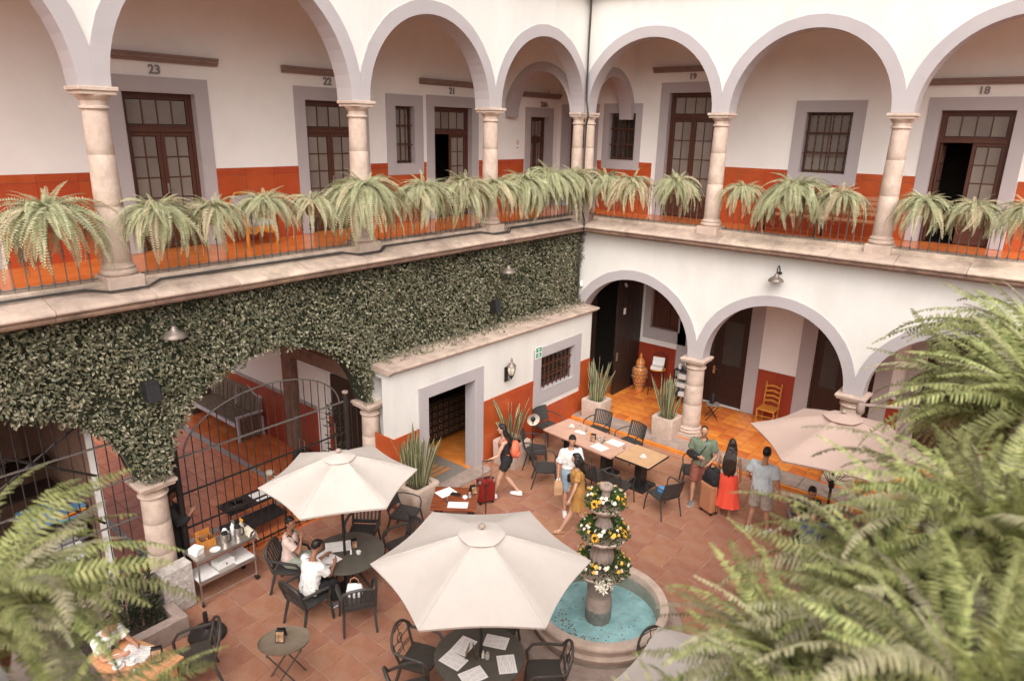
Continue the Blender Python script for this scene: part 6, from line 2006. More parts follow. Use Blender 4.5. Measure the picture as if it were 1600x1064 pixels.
for k in range(4):
    z = .56 + .135 * k
    m = MB()
    pts = np.linspace(-.19, .19, 11)
    up_ = [(x, z + .05 + .035 * math.cos(x / .19 * PI / 2) ** 2) for x in pts]; lo_ = [(x, z + .03 * math.cos(x / .19 * PI / 2) ** 2) for x in pts]
    for i in range(10): m.prism([lo_[i], lo_[i + 1], up_[i + 1], up_[i]], lambda x, q: Vector((x, .205 + (q - .45) * .075, q)), lambda x, q: Vector((x, .22 + (q - .45) * .075, q)))
    m.build('ladder_slat', 'wood_orange', t)
# rod with a rounded wooden end over the pink parasol
t = thing('wooden_rod', 'horizontal wooden rod with a rounded end above the pink parasol', 'rod', (7.85, -1.62, 0))
MB().tube([(0, 0, 2.52), (.0, .02, 2.56), (1.4, .55, 2.64)], [.03, .035, .035], 8).build('rod', 'cantera_dark', t, smooth=True)
MB().lathe([(.0, 2.36), (.06, 2.375), (.08, 2.43), (.075, 2.54), (.05, 2.59), (0, 2.6)], 14).build('rounded_end', 'cantera_dark', t, smooth=True)
MB().tube([(1.4, .55, 0), (1.4, .55, 2.66)], .035, 8).build('post', 'cantera_dark', t, smooth=True)

# ---- gallery furniture
t = thing('gallery_armchair', 'carved orange armchair with grey upholstery on the left gallery', 'armchair', (-2.0, -8.3, ZG), R(-90))
for sx in (-1, 1):
    MB().tube([(sx * .3, .28, .0), (sx * .32, .3, .1), (sx * .29, .27, .42)], [.03, .035, .04], 8).build('leg', 'wood_orange', t, smooth=True)
    MB().tube([(sx * .28, -.27, .0), (sx * .27, -.25, .42)], .032, 8).build('leg', 'wood_orange', t, smooth=True)
    MB().tube([(sx * .3, .25, .42), (sx * .33, .24, .62), (sx * .33, -.05, .66), (sx * .3, -.27, .68)], .028, 8).build('arm', 'wood_orange', t, smooth=True)
m = MB()
for i in range(10):
    a, b = -.3 + .06 * i, -.24 + .06 * i
    zf_ = lambda x: .26 + .05 * math.cos(x * 18) * .6
    m.prism([(a, zf_(a)), (b, zf_(b)), (b, .38), (a, .38)], lambda x, z: Vector((x, .29, z)), lambda x, z: Vector((x, .26, z)))
m.build('apron', 'wood_orange', t)
MB().box((0, 0, .42), (.58, .56, .12)).build('seat_cushion', 'upholstery_grey', t, bevel=.04)
MB().box((0, -.27, .7), (.52, .1, .44), rot=Matrix.Rotation(R(8), 3, 'X')).build('back_cushion', 'upholstery_grey', t, bevel=.04)
MB().tube([(-.29, -.26, .42), (-.31, -.30, .75), (-.15, -.34, .96), (.15, -.34, .96), (.31, -.30, .75), (.29, -.26, .42)], .032, 8).build('back_frame', 'wood_orange', t, smooth=True)
t = thing('slatted_bench', 'long slatted wooden bench on the right gallery', 'bench', (5.75, 1.35, ZG))
for k in range(5): MB().box((0, -.22 + .105 * k, .44), (3.1, .085, .03)).build('seat_slat', 'bench_wood', t, bevel=.005)
for k in range(4): MB().box((0, .28 + .022 * k, .58 + .11 * k), (3.1, .025, .085), rot=Matrix.Rotation(R(-12), 3, 'X')).build('back_slat', 'bench_wood', t, bevel=.005)
for x in (-1.35, 0, 1.35):
    m = MB(); m.tube([(x, -.25, 0), (x, -.2, .2), (x, -.22, .42)], .025, 6); m.tube([(x, .3, 0), (x, .2, .25), (x, .25, .45), (x, .36, .96)], .025, 6); m.tube([(x, -.22, .41), (x, .26, .41)], .02, 6); m.build('iron_support', 'iron', t, smooth=True)
# ================================================================ PEOPLE
from mathutils import noise as mnoise
FUSE = []
def fuse(mb, name, mat, parent, vox=.012, it=5):
    """queue: the shapes are melted into one continuous skin (voxel remesh + smoothing)"""
    me = mb.mesh(name, mat)
    o = bpy.data.objects.new(name, me)
    COL.objects.link(o)
    o.parent = parent
    r = o.modifiers.new('r', 'REMESH')
    r.mode = 'VOXEL'
    r.voxel_size = vox
    r.use_smooth_shade = True
    s = o.modifiers.new('s', 'SMOOTH')
    s.factor = .5
    s.iterations = it
    FUSE.append(o)
    return o
def fuse_all():
    dg = bpy.context.evaluated_depsgraph_get()
    new = []
    for o in FUSE:
        new.append((o, bpy.data.meshes.new_from_object(o.evaluated_get(dg))))
    for o, me in new:
        mat = o.data.materials[0]
        o.modifiers.clear()
        o.data = me
        if not me.materials: me.materials.append(mat)
        me.polygons.foreach_set('use_smooth', [True] * len(me.polygons))
        nm = o.name.split('.')[0]
        if nm in ('hair', 'bag') or nm != 'body':
            fx, fzz, amp = (48, 7, .0055) if nm == 'hair' else (13, 6.5, .0095)
            off = Vector((len(nm) * 3.1, o.parent.location.x * 7, o.parent.location.y * 5))
            k = len(me.vertices)
            co, nr = np.empty(k * 3), np.empty(k * 3)
            me.vertices.foreach_get('co', co)
            me.vertex_normals.foreach_get('vector', nr)
            co, nr = co.reshape(-1, 3), nr.reshape(-1, 3)
            Q = co * np.array([fx, fx, fzz]) + np.array(off)
            f = np.array([mnoise.noise(q) for q in Q.tolist()])
            f = f if nm == 'hair' else 1 - np.abs(f) * 2.2
            me.vertices.foreach_set('co', (co + nr * (amp * f)[:, None]).ravel())
            me.update()
    FUSE.clear()

def ell_ring(c, ax, u, v, ru, rv, n=16):
    return [c + u * (ru * math.cos(2 * PI * k / n)) + v * (rv * math.sin(2 * PI * k / n)) for k in range(n)]
def capsule(mb, p0, p1, r0, r1, n=10):
    p0, p1 = Vector(p0), Vector(p1)
    d = p1 - p0
    mb.tube([p0 - d.normalized() * r0 * .5, p0, p0.lerp(p1, .35), p0.lerp(p1, .7), p1, p1 + d.normalized() * r1 * .5], [r0 * .7, r0, lerp(r0, r1, .25) * 1.03, lerp(r0, r1, .7), r1, r1 * .7], n)

class Person:
    def __init__(s, label, loc, face, H=1.66, skin='skin', pelvis_z=None, lean=0.0, side=0.0, legs=None, arms=None, head=(0, 0), fem=True, build=1.0, z0=0.0):
        s.root = thing('person', label, 'person', (loc[0], loc[1], z0), math.atan2(-face[0], face[1]))
        s.H, s.fem, s.k = H, fem, H / 1.7
        k = s.k
        s.b = build
        s.pz = pelvis_z if pelvis_z is not None else .90 * k
        s.P = Vector((0, 0, s.pz))
        up = Vector((side, math.sin(lean), math.cos(lean))).normalized()
        s.up = up
        s.C = s.P + up * .36 * k            # chest
        s.Sh = s.P + up * .48 * k           # shoulder line
        s.N = s.P + up * .545 * k           # neck base
        fwd = Vector((0, math.cos(lean), -math.sin(lean)))
        s.fwd = fwd
        pitch, yaw = head
        hd = (up + Vector((0, math.sin(pitch), 0)) * .6).normalized()
        s.Hc = s.N + up * .05 * k + hd * .125 * k + Vector((0, .02 + .05 * math.sin(pitch), 0))
        s.hrot = Matrix.Rotation(yaw, 3, 'Z') @ Matrix.Rotation(-pitch, 3, 'X')
        s.sw = (.165 if fem else .19) * k * (.5 + .5 * build)
        s.hw = .09 * k
        s.legs = legs or {}
        s.arms = arms or {}
        s.skin = skin
        s.J = {}
        for sd, nm in ((-1, 'L'), (1, 'R')):
            hip = s.P + Vector((sd * s.hw, 0, -.02 * k))
            kn, an = s.legs.get(nm, ((0.01 * sd, .015, -.42), (.015 * sd, -.01, -.83)))
            s.J['hip' + nm], s.J['knee' + nm], s.J['ank' + nm] = hip, hip + Vector(kn) * k, hip + Vector(an) * k
            if pelvis_z is None and nm not in s.legs:
                s.J['ank' + nm].z = .075 * k
            sh = s.Sh + Vector((sd * s.sw, 0, -.03 * k))
            el, wr = s.arms.get(nm, ((.05 * sd, -.02, -.27), (.07 * sd, .05, -.50)))
            s.J['sh' + nm], s.J['el' + nm], s.J['wr' + nm] = sh, sh + Vector(el) * k, sh + Vector(wr) * k
        s.body()
    def torso(s, mb, g=0.0, z0=-.06, z1=.52, wide=1.0):
        k, b = s.k, s.b
        prof = [(-.06, .150, .105), (.02, .165, .118), (.10, .150, .108), (.18, .132, .098), (.27, .143, .106), (.36, .160, .115), (.44, .160, .105), (.49, .118, .082), (.525, .085, .062), (.55, .055, .055)] if s.fem else \
               [(-.06, .150, .108), (.02, .160, .118), (.10, .155, .115), (.18, .150, .112), (.27, .162, .115), (.36, .182, .120), (.44, .184, .110), (.49, .132, .086), (.525, .09, .065), (.55, .06, .06)]
        rings = []
        x, y = Vector((1, 0, 0)), s.fwd
        for t, rx, ry in prof:
            if t < z0 or t > z1: continue
            c = s.P + s.up * t * k + y * (.012 if .25 < t < .45 else 0)
            q = b if t < .45 else (1 + b) / 2
            rings.append(ell_ring(c, s.up, x, y, (rx * k * q + g) * wide, (ry * k * q + g) * wide))
        mb.loft(rings)
    def hand(s, mb, nm):
        w, e = s.J['wr' + nm], s.J['el' + nm]
        d = (w - e).normalized()
        sd = -1 if nm == 'L' else 1
        side = d.cross(Vector((sd, 0, 0)))
        if side.length < .2: side = d.cross(Vector((0, 0, 1)))
        side.normalize()               # across the palm
        nrm = d.cross(side).normalized()
        k = s.k
        capsule(mb, w, w + d * .055 * k, .025 * k, .033 * k, 8)
        for i, L in enumerate((.066, .076, .071, .055)):
            o = w + d * .075 * k + side * (i - 1.5) * .019 * k
            mb.tube([o - d * .03 * k, o, o + d * L * .5 * k + nrm * .010, o + d * L * .85 * k + nrm * .03], [.010 * k, .0105 * k, .0095 * k, .008 * k], 6)
        o = w + d * .02 * k - side * .024 * k
        mb.tube([o, o - side * .022 * k + d * .025 * k + nrm * .01, o - side * .03 * k + d * .055 * k + nrm * .02], [.012 * k, .0115 * k, .009 * k], 6)
    def body(s):
        k, J = s.k, s.J
        mb = MB()
        s.torso(mb)
        mb.tube([s.N - s.up * .05 * k, s.N + s.up * .02, s.Hc - Vector((0, .005, .03))], [.062 * k, .05 * k, .05 * k], 10)
        hr = s.hrot
        q = lambda v: hr @ Vector(v) * k + s.Hc
        mb.sph(s.Hc, (.072 * k, .092 * k, .112 * k), 14, 10, rot=hr)
        mb.sph(q((0, .028, -.052)), (.052 * k, .060 * k, .062 * k), 12, 8, rot=hr)       # jaw
        mb.tube([q((0, .085, .012)), q((0, .104, -.022)), q((0, .088, -.03))], [.009 * k, .015 * k, .012 * k], 6)   # nose
        for sx in (-1, 1):
            mb.sph(q((sx * .074, -.008, -.008)), (.012 * k, .018 * k, .030 * k), 8, 6, rot=hr)
        for nm in 'LR':
            a, b, c = J['sh' + nm], J['el' + nm], J['wr' + nm]
            th = .9 if s.fem else 1.08
            mb.sph(a, .052 * k * th, 10, 7)
            capsule(mb, a, b, .047 * k * th, .036 * k * th)
            capsule(mb, b, c, .037 * k * th, .025 * k * th)
            s.hand(mb, nm)
            a, b, c = J['hip' + nm], J['knee' + nm], J['ank' + nm]
            capsule(mb, a, b, .082 * k, .052 * k, 12)
            m_ = b.lerp(c, .32)
            mb.tube([b, m_, b.lerp(c, .7), c], [.050 * k, .056 * k, .038 * k, .033 * k], 10)
            f = s.foot_dir(nm)
            mb.tube([c + Vector((0, 0, -.02)), c + Vector((0, 0, -.045)) + f * .06, c + Vector((0, 0, -.055)) + f * .14], [.036 * k, .034 * k, .022 * k], 8)
        fuse(mb, 'body', s.skin, s.root, .0105, 4)
        e = MB()
        for sx in (-1, 1):
            e.sph(q((sx * .030, .083, .012)), (.009 * k, .005 * k, .005 * k), 8, 5, rot=hr)
            e.box(q((sx * .031, .088, .034)), (.026 * k, .004, .004), rot=hr)
        e.build('eyes_and_brows', 'eye_dark', s.root)
        MB().sph(q((0, .084, -.055)), (.022 * k, .007 * k, .007 * k), 8, 5, rot=hr).build('mouth', 'lip', s.root)
    def foot_dir(s, nm):
        kn, an = s.J['knee' + nm], s.J['ank' + nm]
        d = Vector((.12 * (-1 if nm == 'L' else 1), 1, 0))
        return d.normalized()
    def shoes(s, mat, sole='ceramic', sandal=False):
        for nm in 'LR':
            c, f = s.J['ank' + nm], s.foot_dir(nm)
            sv = Vector((f.y, -f.x, 0))
            k = s.k
            z = c.z - .075 * k
            m = MB()
            if sandal:
                rings = []
                for t, w in ((-.07, .02), (-.06, .032), (.0, .034), (.08, .042), (.14, .04), (.18, .022)):
                    p = c + f * t * k
                    rings.append([Vector((p.x, p.y, z + h)) + sv * w * k * x for x, h in ((-1, 0), (1, 0), (1, .018), (-1, .018))])
                m.loft(rings)
                m.tube([Vector((c.x, c.y, z + .01)) + f * .09 * k + sv * .045, Vector((c.x, c.y, z + .06)) + f * .08 * k, Vector((c.x, c.y, z + .01)) + f * .09 * k - sv * .045], .012, 6)
                m.build('sandal', mat, s.root, smooth=True)
                continue
            rings = []
            for t, w, h in ((-.085, .018, .05), (-.075, .034, .085), (-.02, .040, .10), (.04, .043, .085), (.10, .047, .06), (.155, .042, .05), (.185, .022, .035)):
                p = Vector((c.x, c.y, z)) + f * t * k
                rings.append([p + sv * w * k * math.cos(a) + Vector((0, 0, h * .5 * (1 + math.sin(a)) * k)) for a in [2 * PI * j / 10 for j in range(10)]])
            m.loft(rings)
            o = m.build('shoe', mat, s.root, smooth=True)
            m = MB()
            rings = []
            for t, w in ((-.09, .02), (-.078, .038), (-.02, .043), (.05, .047), (.11, .05), (.165, .044), (.195, .02)):
                p = Vector((c.x, c.y, z)) + f * t * k
                rings.append([p + sv * w * k * x + Vector((0, 0, h)) for x, h in ((-1, .0), (1, .0), (1, .022), (-1, .022))])
            m.loft(rings)
            m.build('sole', sole, o)
    def shirt(s, mat, sleeve=.5, low=-.04, g=.016, name='shirt', neck=.50, loose=1.0):
        mb = MB()
        s.torso(mb, g, low, neck, loose)
        for nm in 'LR':
            a, b, c = s.J['sh' + nm], s.J['el' + nm], s.J['wr' + nm]
            th = .9 if s.fem else 1.08
            if sleeve > 0:
                e = a.lerp(b, min(1, sleeve))
                mb.sph(a, .052 * s.k * th + g, 10, 7)
                mb.tube([a, a.lerp(e, .5), e], [.052 * s.k * th + g, .05 * s.k * th + g, .048 * s.k * th + g * 1.3], 12)
                if sleeve > 1:
                    mb.tube([b, b.lerp(c, sleeve - 1)], [.044 * s.k * th + g, .036 * s.k * th + g], 10)
        return fuse(mb, name, mat, s.root, .0115, 5)
    def bottoms(s, mat, frac=.6, g=.014, name='shorts', top=.10, flare=1.0):
        mb = MB()
        s.torso(mb, g, -.07, top)
        for nm in 'LR':
            a, b, c = s.J['hip' + nm], s.J['knee' + nm], s.J['ank' + nm]
            k = s.k
            e = a.lerp(b, min(1, frac))
            mb.tube([a + Vector((0, 0, .02)), a.lerp(e, .5), e], [.085 * k + g, (.080 * k + g), (lerp(.085, .055, min(1, frac)) * k + g * 1.6) * flare], 14)
            if frac > 1:
                f = b.lerp(c, frac - 1)
                mb.tube([b, b.lerp(f, .4), f], [.056 * k + g, .058 * k + g, .045 * k + g], 12)
        return fuse(mb, name, mat, s.root, .0125, 4)
    def skirt(s, mat, zlow, wide=.2, waist=.08, name='skirt', ripples=9, shift=(0, 0), deep=.8):
        k = s.k
        mb = MB()
        top = s.P.z + waist * k
        rings = []
        for i in range(9):
            u = i / 8
            z = lerp(top, zlow, u)
            hipb = .150 + .03 * math.sin(PI * min(1, u * 2.2)) if u < .45 else .16
            rx = lerp(hipb, wide, max(0, (u - .2) / .8) ** 1.2) * k + .018
            ry = rx * lerp(.78, deep, u)
            c = Vector((s.P.x + shift[0] * u, s.P.y + shift[1] * u, z))
            rings.append([c + Vector((rx * (1 + .06 * u * math.cos(ripples * a + 2 * u)) * math.cos(a), ry * (1 + .06 * u * math.cos(ripples * a + 2 * u)) * math.sin(a), 0)) for a in [2 * PI * j / 40 for j in range(40)]])
        mb.loft(rings)
        return mb.build(name, mat, s.root, smooth=True)
    def hair(s, mat, long=0.0, bun=False, short=True, recede=False, w=.085, bob=False):
        k = s.k
        mb = MB()
        q = lambda v: s.hrot @ Vector(v) * k + s.Hc
        if recede:
            mb.sph(q((0, -.03, .012)), (.076 * k, .075 * k, .100 * k), 14, 9, rot=s.hrot)
        else:
            mb.sph(q((0, -.022, .026)), (.079 * k, .090 * k, .102 * k), 14, 9, rot=s.hrot)
            mb.sph(q((0, .03, .085)), (.052 * k, .045 * k, .03 * k), 10, 7, rot=s.hrot)
        if bun:
            mb.sph(q((0, -.10, .04)), (.04 * k,) * 3, 10, 7)
        if bob:
            for sx in (-1, 1):
                mb.tube([q((sx * .065, -.01, .03)), q((sx * .085, -.02, -.06)), q((sx * .075, -.03, -.14))], [.03 * k, .04 * k, .03 * k], 8)
            mb.tube([q((0, -.05, .03)), q((0, -.085, -.06)), q((0, -.08, -.15))], [.06 * k, .07 * k, .05 * k], 10)
        if long:
            for j in range(7):
                x = (j - 3) / 3
                p0 = q((x * .055, -.05, .02))
                p1 = q((x * .075, -.085 + .02 * abs(x), -.10))
                d = long * (1 - .12 * abs(x) + .06 * math.sin(j * 2.3))
                back = s.N - s.fwd * (.135 * k) - s.up * .10 * k
                p2 = Vector((x * w * k + .01, back.y, back.z))
                p3 = p2 - s.up * (d - .15) * .55 - s.fwd * .02 + Vector((x * .008, 0, 0))
                p4 = p2 - s.up * (d - .15) + Vector((x * -.012, .01, 0))
                mb.tube([p0, p1, p2, p3, p4], [.035 * k, .036 * k, .036 * k, .034 * k, .010 * k], 8)
        return fuse(mb, 'hair', mat, s.root, .0115, 3)
    def w(s, p):
        """a point of the figure in world space"""
        r = s.root
        return Matrix.Translation(r.location) @ Matrix.Rotation(r.rotation_euler.z, 4, 'Z') @ Vector(p)

def suitcase(label, loc, rz, w, d, h, mat, handle=0.0, ribs=True):
    t = thing('suitcase', label, 'suitcase', (loc[0], loc[1], 0), rz)
    z0 = .06
    MB().box((0, 0, z0 + h / 2), (w, d, h)).build('shell', mat, t, bevel=.05)
    MB().box((0, 0, z0 + h / 2), (w + .006, .035, h + .006)).build('zip_band', 'black_plastic', t, bevel=.015)
    if ribs:
        for k in range(5):
            for sg in (-1, 1): MB().box(((k - 2) * w * .17, sg * (d / 2 + .003), z0 + h / 2), (.025, .012, h * .8)).build('rib', mat, t, bevel=.005)
    for sx in (-1, 1):
        for sy in (-1, 1):
            MB().lathe([(0, -.012), (.026, -.01), (.028, 0), (.026, .01), (0, .012)], 12).build('wheel', 'black_plastic', t, loc=(sx * (w / 2 - .05), sy * (d / 2 - .05), .028)).rotation_euler = (PI / 2, 0, 0)
            MB().box((sx * (w / 2 - .05), sy * (d / 2 - .05), .058), (.05, .05, .03)).build('wheel_fork', 'black_plastic', t)
            MB().box((sx * (w / 2 - .03), sy * (d / 2 - .03), z0 + h - .03), (.07, .07, .07)).build('corner_guard', 'steel' if mat == 'suitcase_red' else mat, t, bevel=.03)
    MB().tube([(-.07, 0, z0 + h), (-.06, 0, z0 + h + .03), (.06, 0, z0 + h + .03), (.07, 0, z0 + h)], .012, 6).build('grip', 'black_plastic', t)
    if handle:
        for sx in (-1, 1): MB().tube([(sx * .09, d * .3, z0 + h), (sx * .09, d * .3, z0 + h + handle)], .008, 6).build('pull_tube', 'steel', t)
        MB().tube([(-.1, d * .3, z0 + h + handle), (.1, d * .3, z0 + h + handle)], .014, 8).build('pull_handle', 'black_plastic', t)
    return t

# 1 woman with the backpack, pushing the red suitcase
p = Person('woman with long black hair and coral backpack pushing a red suitcase', (2.12, -5.42), (-.86, -.50), 1.66, 'skin_light', lean=.10,
           legs={'L': ((-.02, .14, -.39), (.0, .26, -.79)), 'R': ((.02, .03, -.42), (.03, -.26, -.77))},
           arms={'R': ((.06, .02, -.26), (.04, .16, -.42)), 'L': ((-.07, .10, -.25), (-.11, .31, -.36))}, head=(.1, 0))
p.shirt('cloth_black', 0, -.02, .012, 'tank_top', neck=.46); p.bottoms('cloth_black', .42, .014); p.shoes('shoe_white'); p.hair('hair_black', long=.42)
t = thing('backpack', 'coral backpack hanging on the back of the walking woman', 'backpack', p.root.location, p.root.rotation_euler.z)
bm_ = MB(); c0 = p.C - p.fwd * .20 - p.up * .10
bm_.sph(c0, (.15, .10, .19), 14, 10); bm_.sph(c0 - Vector((0, .05, .09)), (.12, .07, .08), 12, 8)
fuse(bm_, 'bag', 'coral', t, .012, 3)
for sx in (-1, 1): MB().tube([c0 + Vector((sx * .07, .05, .16)), p.Sh + Vector((sx * .10, -.02, .055)), p.Sh + Vector((sx * .11, .09, -.02)), p.C + Vector((sx * .12, .10, -.12)), c0 + Vector((sx * .12, .09, -.1))], .018, 6, flat=.5).build('strap', 'coral', t, smooth=True)
MB().tube([c0 + Vector((.1, -.03, -.16)), c0 + Vector((.13, -.05, -.32))], .012, 5).build('loose_strap', 'coral', t)
hp = (p.w(p.J['wrL']) + p.w(p.J['wrR'])) / 2
suitcase('red hard-shell suitcase with a raised handle beside the planter', (1.93, -5.86), math.atan2(.86, -.5) + PI / 2 + .55, .37, .24, .50, 'suitcase_red', handle=.44)

# 2 woman in white blouse
p = Person('woman in white blouse and denim skirt with a quilted black shoulder bag', (3.42, -4.95), (.72, -.62), 1.68, 'skin',
           legs={'L': ((-.0, .06, -.41), (.0, -.10, -.82)), 'R': ((.01, .05, -.42), (.02, .12, -.815))}, arms={'R': ((.07, -.03, -.26), (.10, .06, -.48)), 'L': ((-.06, .0, -.26), (-.02, .17, -.38))}, head=(.28, -.3))
p.shirt('cloth_white', .9, .04, .026, 'blouse', loose=1.03); p.skirt('cloth_denim', .50 * 1.0, .17, .09, ripples=0); p.shoes('shoe_white'); p.hair('hair_black', bun=True)
t = thing('shoulder_bag', 'quilted black bag at the hip of the woman in white', 'bag', p.root.location, p.root.rotation_euler.z)
MB().box((-.02, .20, .86), (.26, .08, .17), rz=.15).build('bag', 'cloth_black', t, bevel=.025)
MB().tube([(-.14, .18, .93), (-.16, .10, 1.2), (-.13, .02, 1.43), (-.02, -.10, 1.40), (.1, -.13, 1.1), (.1, .1, .93)], .007, 5).build('strap', 'cloth_black', t)
wr = p.J['wrR']
t = thing('paper_bag', 'crumpled brown paper bag hanging from the hand of the woman in white', 'paper bag', p.root.location, p.root.rotation_euler.z)
m = MB(); m.loft([[wr + Vector((x * a, .03 + y * b, z)) for x, y in ((-1, -1), (0, -1.1), (1, -1), (1, 1), (0, 1.1), (-1, 1))] for z, a, b in ((-.42, .08, .04), (-.26, .09, .05), (-.14, .07, .035), (-.07, .02, .02))]); m.build('bag', 'table_orange', t)
m = MB(); m.sph(wr + Vector((0, .03, -.09)), (.045, .035, .05), 8, 6); m.build('plastic_wrap', 'paper', t)

# 3 woman in mustard dress
p = Person('woman in mustard dress walking past the fountain with a brown handbag', (4.0, -5.52), (-.80, -.58), 1.66, 'skin_light', lean=.03,
           legs={'L': ((-.0, .12, -.40), (.0, .30, -.78)), 'R': ((.0, .02, -.42), (.02, -.28, -.77))}, arms={'L': ((-.07, .06, -.26), (-.08, .15, -.50)), 'R': ((.06, -.05, -.26), (.09, .08, -.46))}, head=(.15, -.35))
p.shirt('cloth_mustard', .45, -.04, .022, 'dress_top', loose=1.03); p.skirt('cloth_mustard', .55, .185, .1, 'dress_skirt', ripples=7); p.shoes('sandal', sandal=True); p.hair('hair_black', bob=True, long=.16)
t = thing('handbag', 'brown handbag on the shoulder of the woman in mustard', 'handbag', p.root.location, p.root.rotation_euler.z)
MB().box((.24, -.06, .88), (.09, .24, .22)).build('bag', 'chair_brown', t, bevel=.03)
MB().tube([(.24, -.15, .98), (.2, -.08, 1.25), (.18, -.02, 1.42), (.2, .06, 1.25), (.24, .05, .98)], .009, 5).build('strap', 'chair_brown', t)

# 4 man in green with the sling
p = Person('man in green T-shirt and maroon shorts with one arm in a black sling', (5.28, -2.80), (.30, -.95), 1.74, 'skin', fem=False, build=1.0,
           legs={'L': ((-.03, .03, -.42), (-.04, -.02, -.83)), 'R': ((.02, .06, -.42), (.02, .14, -.82))}, arms={'R': ((.06, .02, -.28), (-.14, .18, -.27)), 'L': ((-.09, .02, -.27), (.02, .20, -.37))}, head=(.55, 0))
p.shirt('cloth_green', .62, -.06, .020, 'T_shirt', loose=1.03); p.bottoms('cloth_maroon', .95, .022, flare=1.1); p.shoes('shoe_grey'); p.hair('hair_black', recede=True)
t = thing('arm_sling', 'black arm sling worn by the man in green', 'sling', p.root.location, p.root.rotation_euler.z)
e_, w_, s_ = p.J['elR'], p.J['wrR'], p.N
m = MB(); m.tube([e_ + Vector((.02, -.03, .0)), e_.lerp(w_, .4) + Vector((0, .01, -.01)), w_ + Vector((.02, 0, -.01))], [.075, .085, .06], 12); fuse(m, 'sling', 'cloth_black', t, .012, 4)
MB().tube([w_ + Vector((0, .02, .03)), p.C + Vector((-.06, .15, .05)), p.N + Vector((-.07, .05, .01)), p.N + Vector((0, -.08, .0)), p.N + Vector((.1, -.10, -.08)), e_ + Vector((.0, -.06, .03))], .018, 6, flat=.4).build('sling_strap', 'cloth_black', t, smooth=True)
suitcase('tan hard-shell suitcase carrying a black bag, before the man in green', (5.66, -3.08), R(-22), .37, .26, .62, 'suitcase_tan', handle=.22, ribs=False)
t = thing('black_tote', 'black bag resting on top of the tan suitcase', 'bag', (5.66, -3.08, .69), R(-22))
m = MB(); m.sph((0, 0, .15), (.19, .13, .16), 14, 9); m.box((0, .0, .06), (.34, .22, .12)); m.sph((.05, .02, .27), (.10, .08, .08), 10, 7); fuse(m, 'bag', 'cloth_black', t, .014, 3)
MB().tube([(-.1, 0, .27), (-.06, .0, .40), (.06, 0, .40), (.1, 0, .27)], .012, 6).build('bag_handle', 'cloth_black', t)

# 5 woman in red skirt
p = Person('woman with long dark hair and coral red maxi skirt seen from behind', (5.95, -3.0), (-.25, .95), 1.67, 'skin', arms={'L': ((-.06, .06, -.26), (-.02, .22, -.40)), 'R': ((.06, .04, -.26), (.07, .10, -.48))}, head=(.15, .2))
p.shirt('cloth_cream', 0, -.02, .012, 'sleeveless_top', neck=.49); p.skirt('cloth_red', .27, .23, .10, ripples=8, shift=(.05, -.02)); p.shoes('sandal', sandal=True); p.hair('hair_brown', long=.55, w=.10)

# 6 man in pale polo
p = Person('man in pale blue polo and khaki shorts seen from behind at the pink parasol', (6.66, -3.08), (.05, 1), 1.76, 'skin', fem=False, build=1.14, legs={'L': ((-.03, .03, -.42), (-.05, -.06, -.83)), 'R': ((.04, .04, -.42), (.10, .05, -.83))}, arms={'R': ((.10, -.03, -.27), (.12, .02, -.50)), 'L': ((-.09, -.03, -.26), (-.10, .16, -.38))}, head=(.1, 0))
p.shirt('cloth_paleblue', .62, -.07, .022, 'polo_shirt', loose=1.03); p.bottoms('cloth_khaki', .9, .024, flare=1.1); p.shoes('shoe_white'); p.hair('hair_black')

SIT = {'L': ((-.05, .40, -.0), (-.06, .42, -.41)), 'R': ((.05, .40, -.0), (.06, .38, -.41))}
# 7 seated woman in overalls
p = Person('seated woman in pale T-shirt and overalls with a hand at her mouth', (1.30, -10.10), (.75, .66), 1.64, 'skin_dark', pelvis_z=.545, lean=.06, legs=SIT, arms={'R': ((.04, .20, -.20), (-.08, .22, .0)), 'L': ((-.05, .14, -.24), (.0, .36, -.26))}, head=(.05, -.55))
p.shirt('cloth_pink', .65, -.04, .018, 'T_shirt'); p.bottoms('cloth_sage', 1.8, .018, 'trousers'); p.shoes('shoe_grey'); p.hair('hair_black', bun=True)
for sx in (-1, 1): MB().tube([p.P + Vector((sx * .09, .14, .14)), p.C + Vector((sx * .09, .145, .02)), p.Sh + Vector((sx * .09, .02, .05)), p.C + Vector((sx * .06, -.145, .0)), p.P + Vector((sx * .05, -.14, .12))], .014, 6, flat=.5).build('strap', 'cloth_black', p.root, smooth=True)
# 8 seated person in white T-shirt
p = Person('person with short black hair in white T-shirt seated with back to view', (2.20, -10.34), (-.05, 1), 1.62, 'skin_dark', pelvis_z=.545, lean=.22, fem=False, build=1.02, legs=SIT, arms={'R': ((.04, .14, -.22), (-.03, .30, -.12)), 'L': ((-.04, .14, -.22), (.02, .36, -.14))}, head=(.35, -.4))
p.shirt('cloth_white', .75, -.06, .020, 'T_shirt', loose=1.04); p.bottoms('cloth_black', 1.85, .018, 'trousers'); p.shoes('shoe_grey'); p.hair('hair_black')
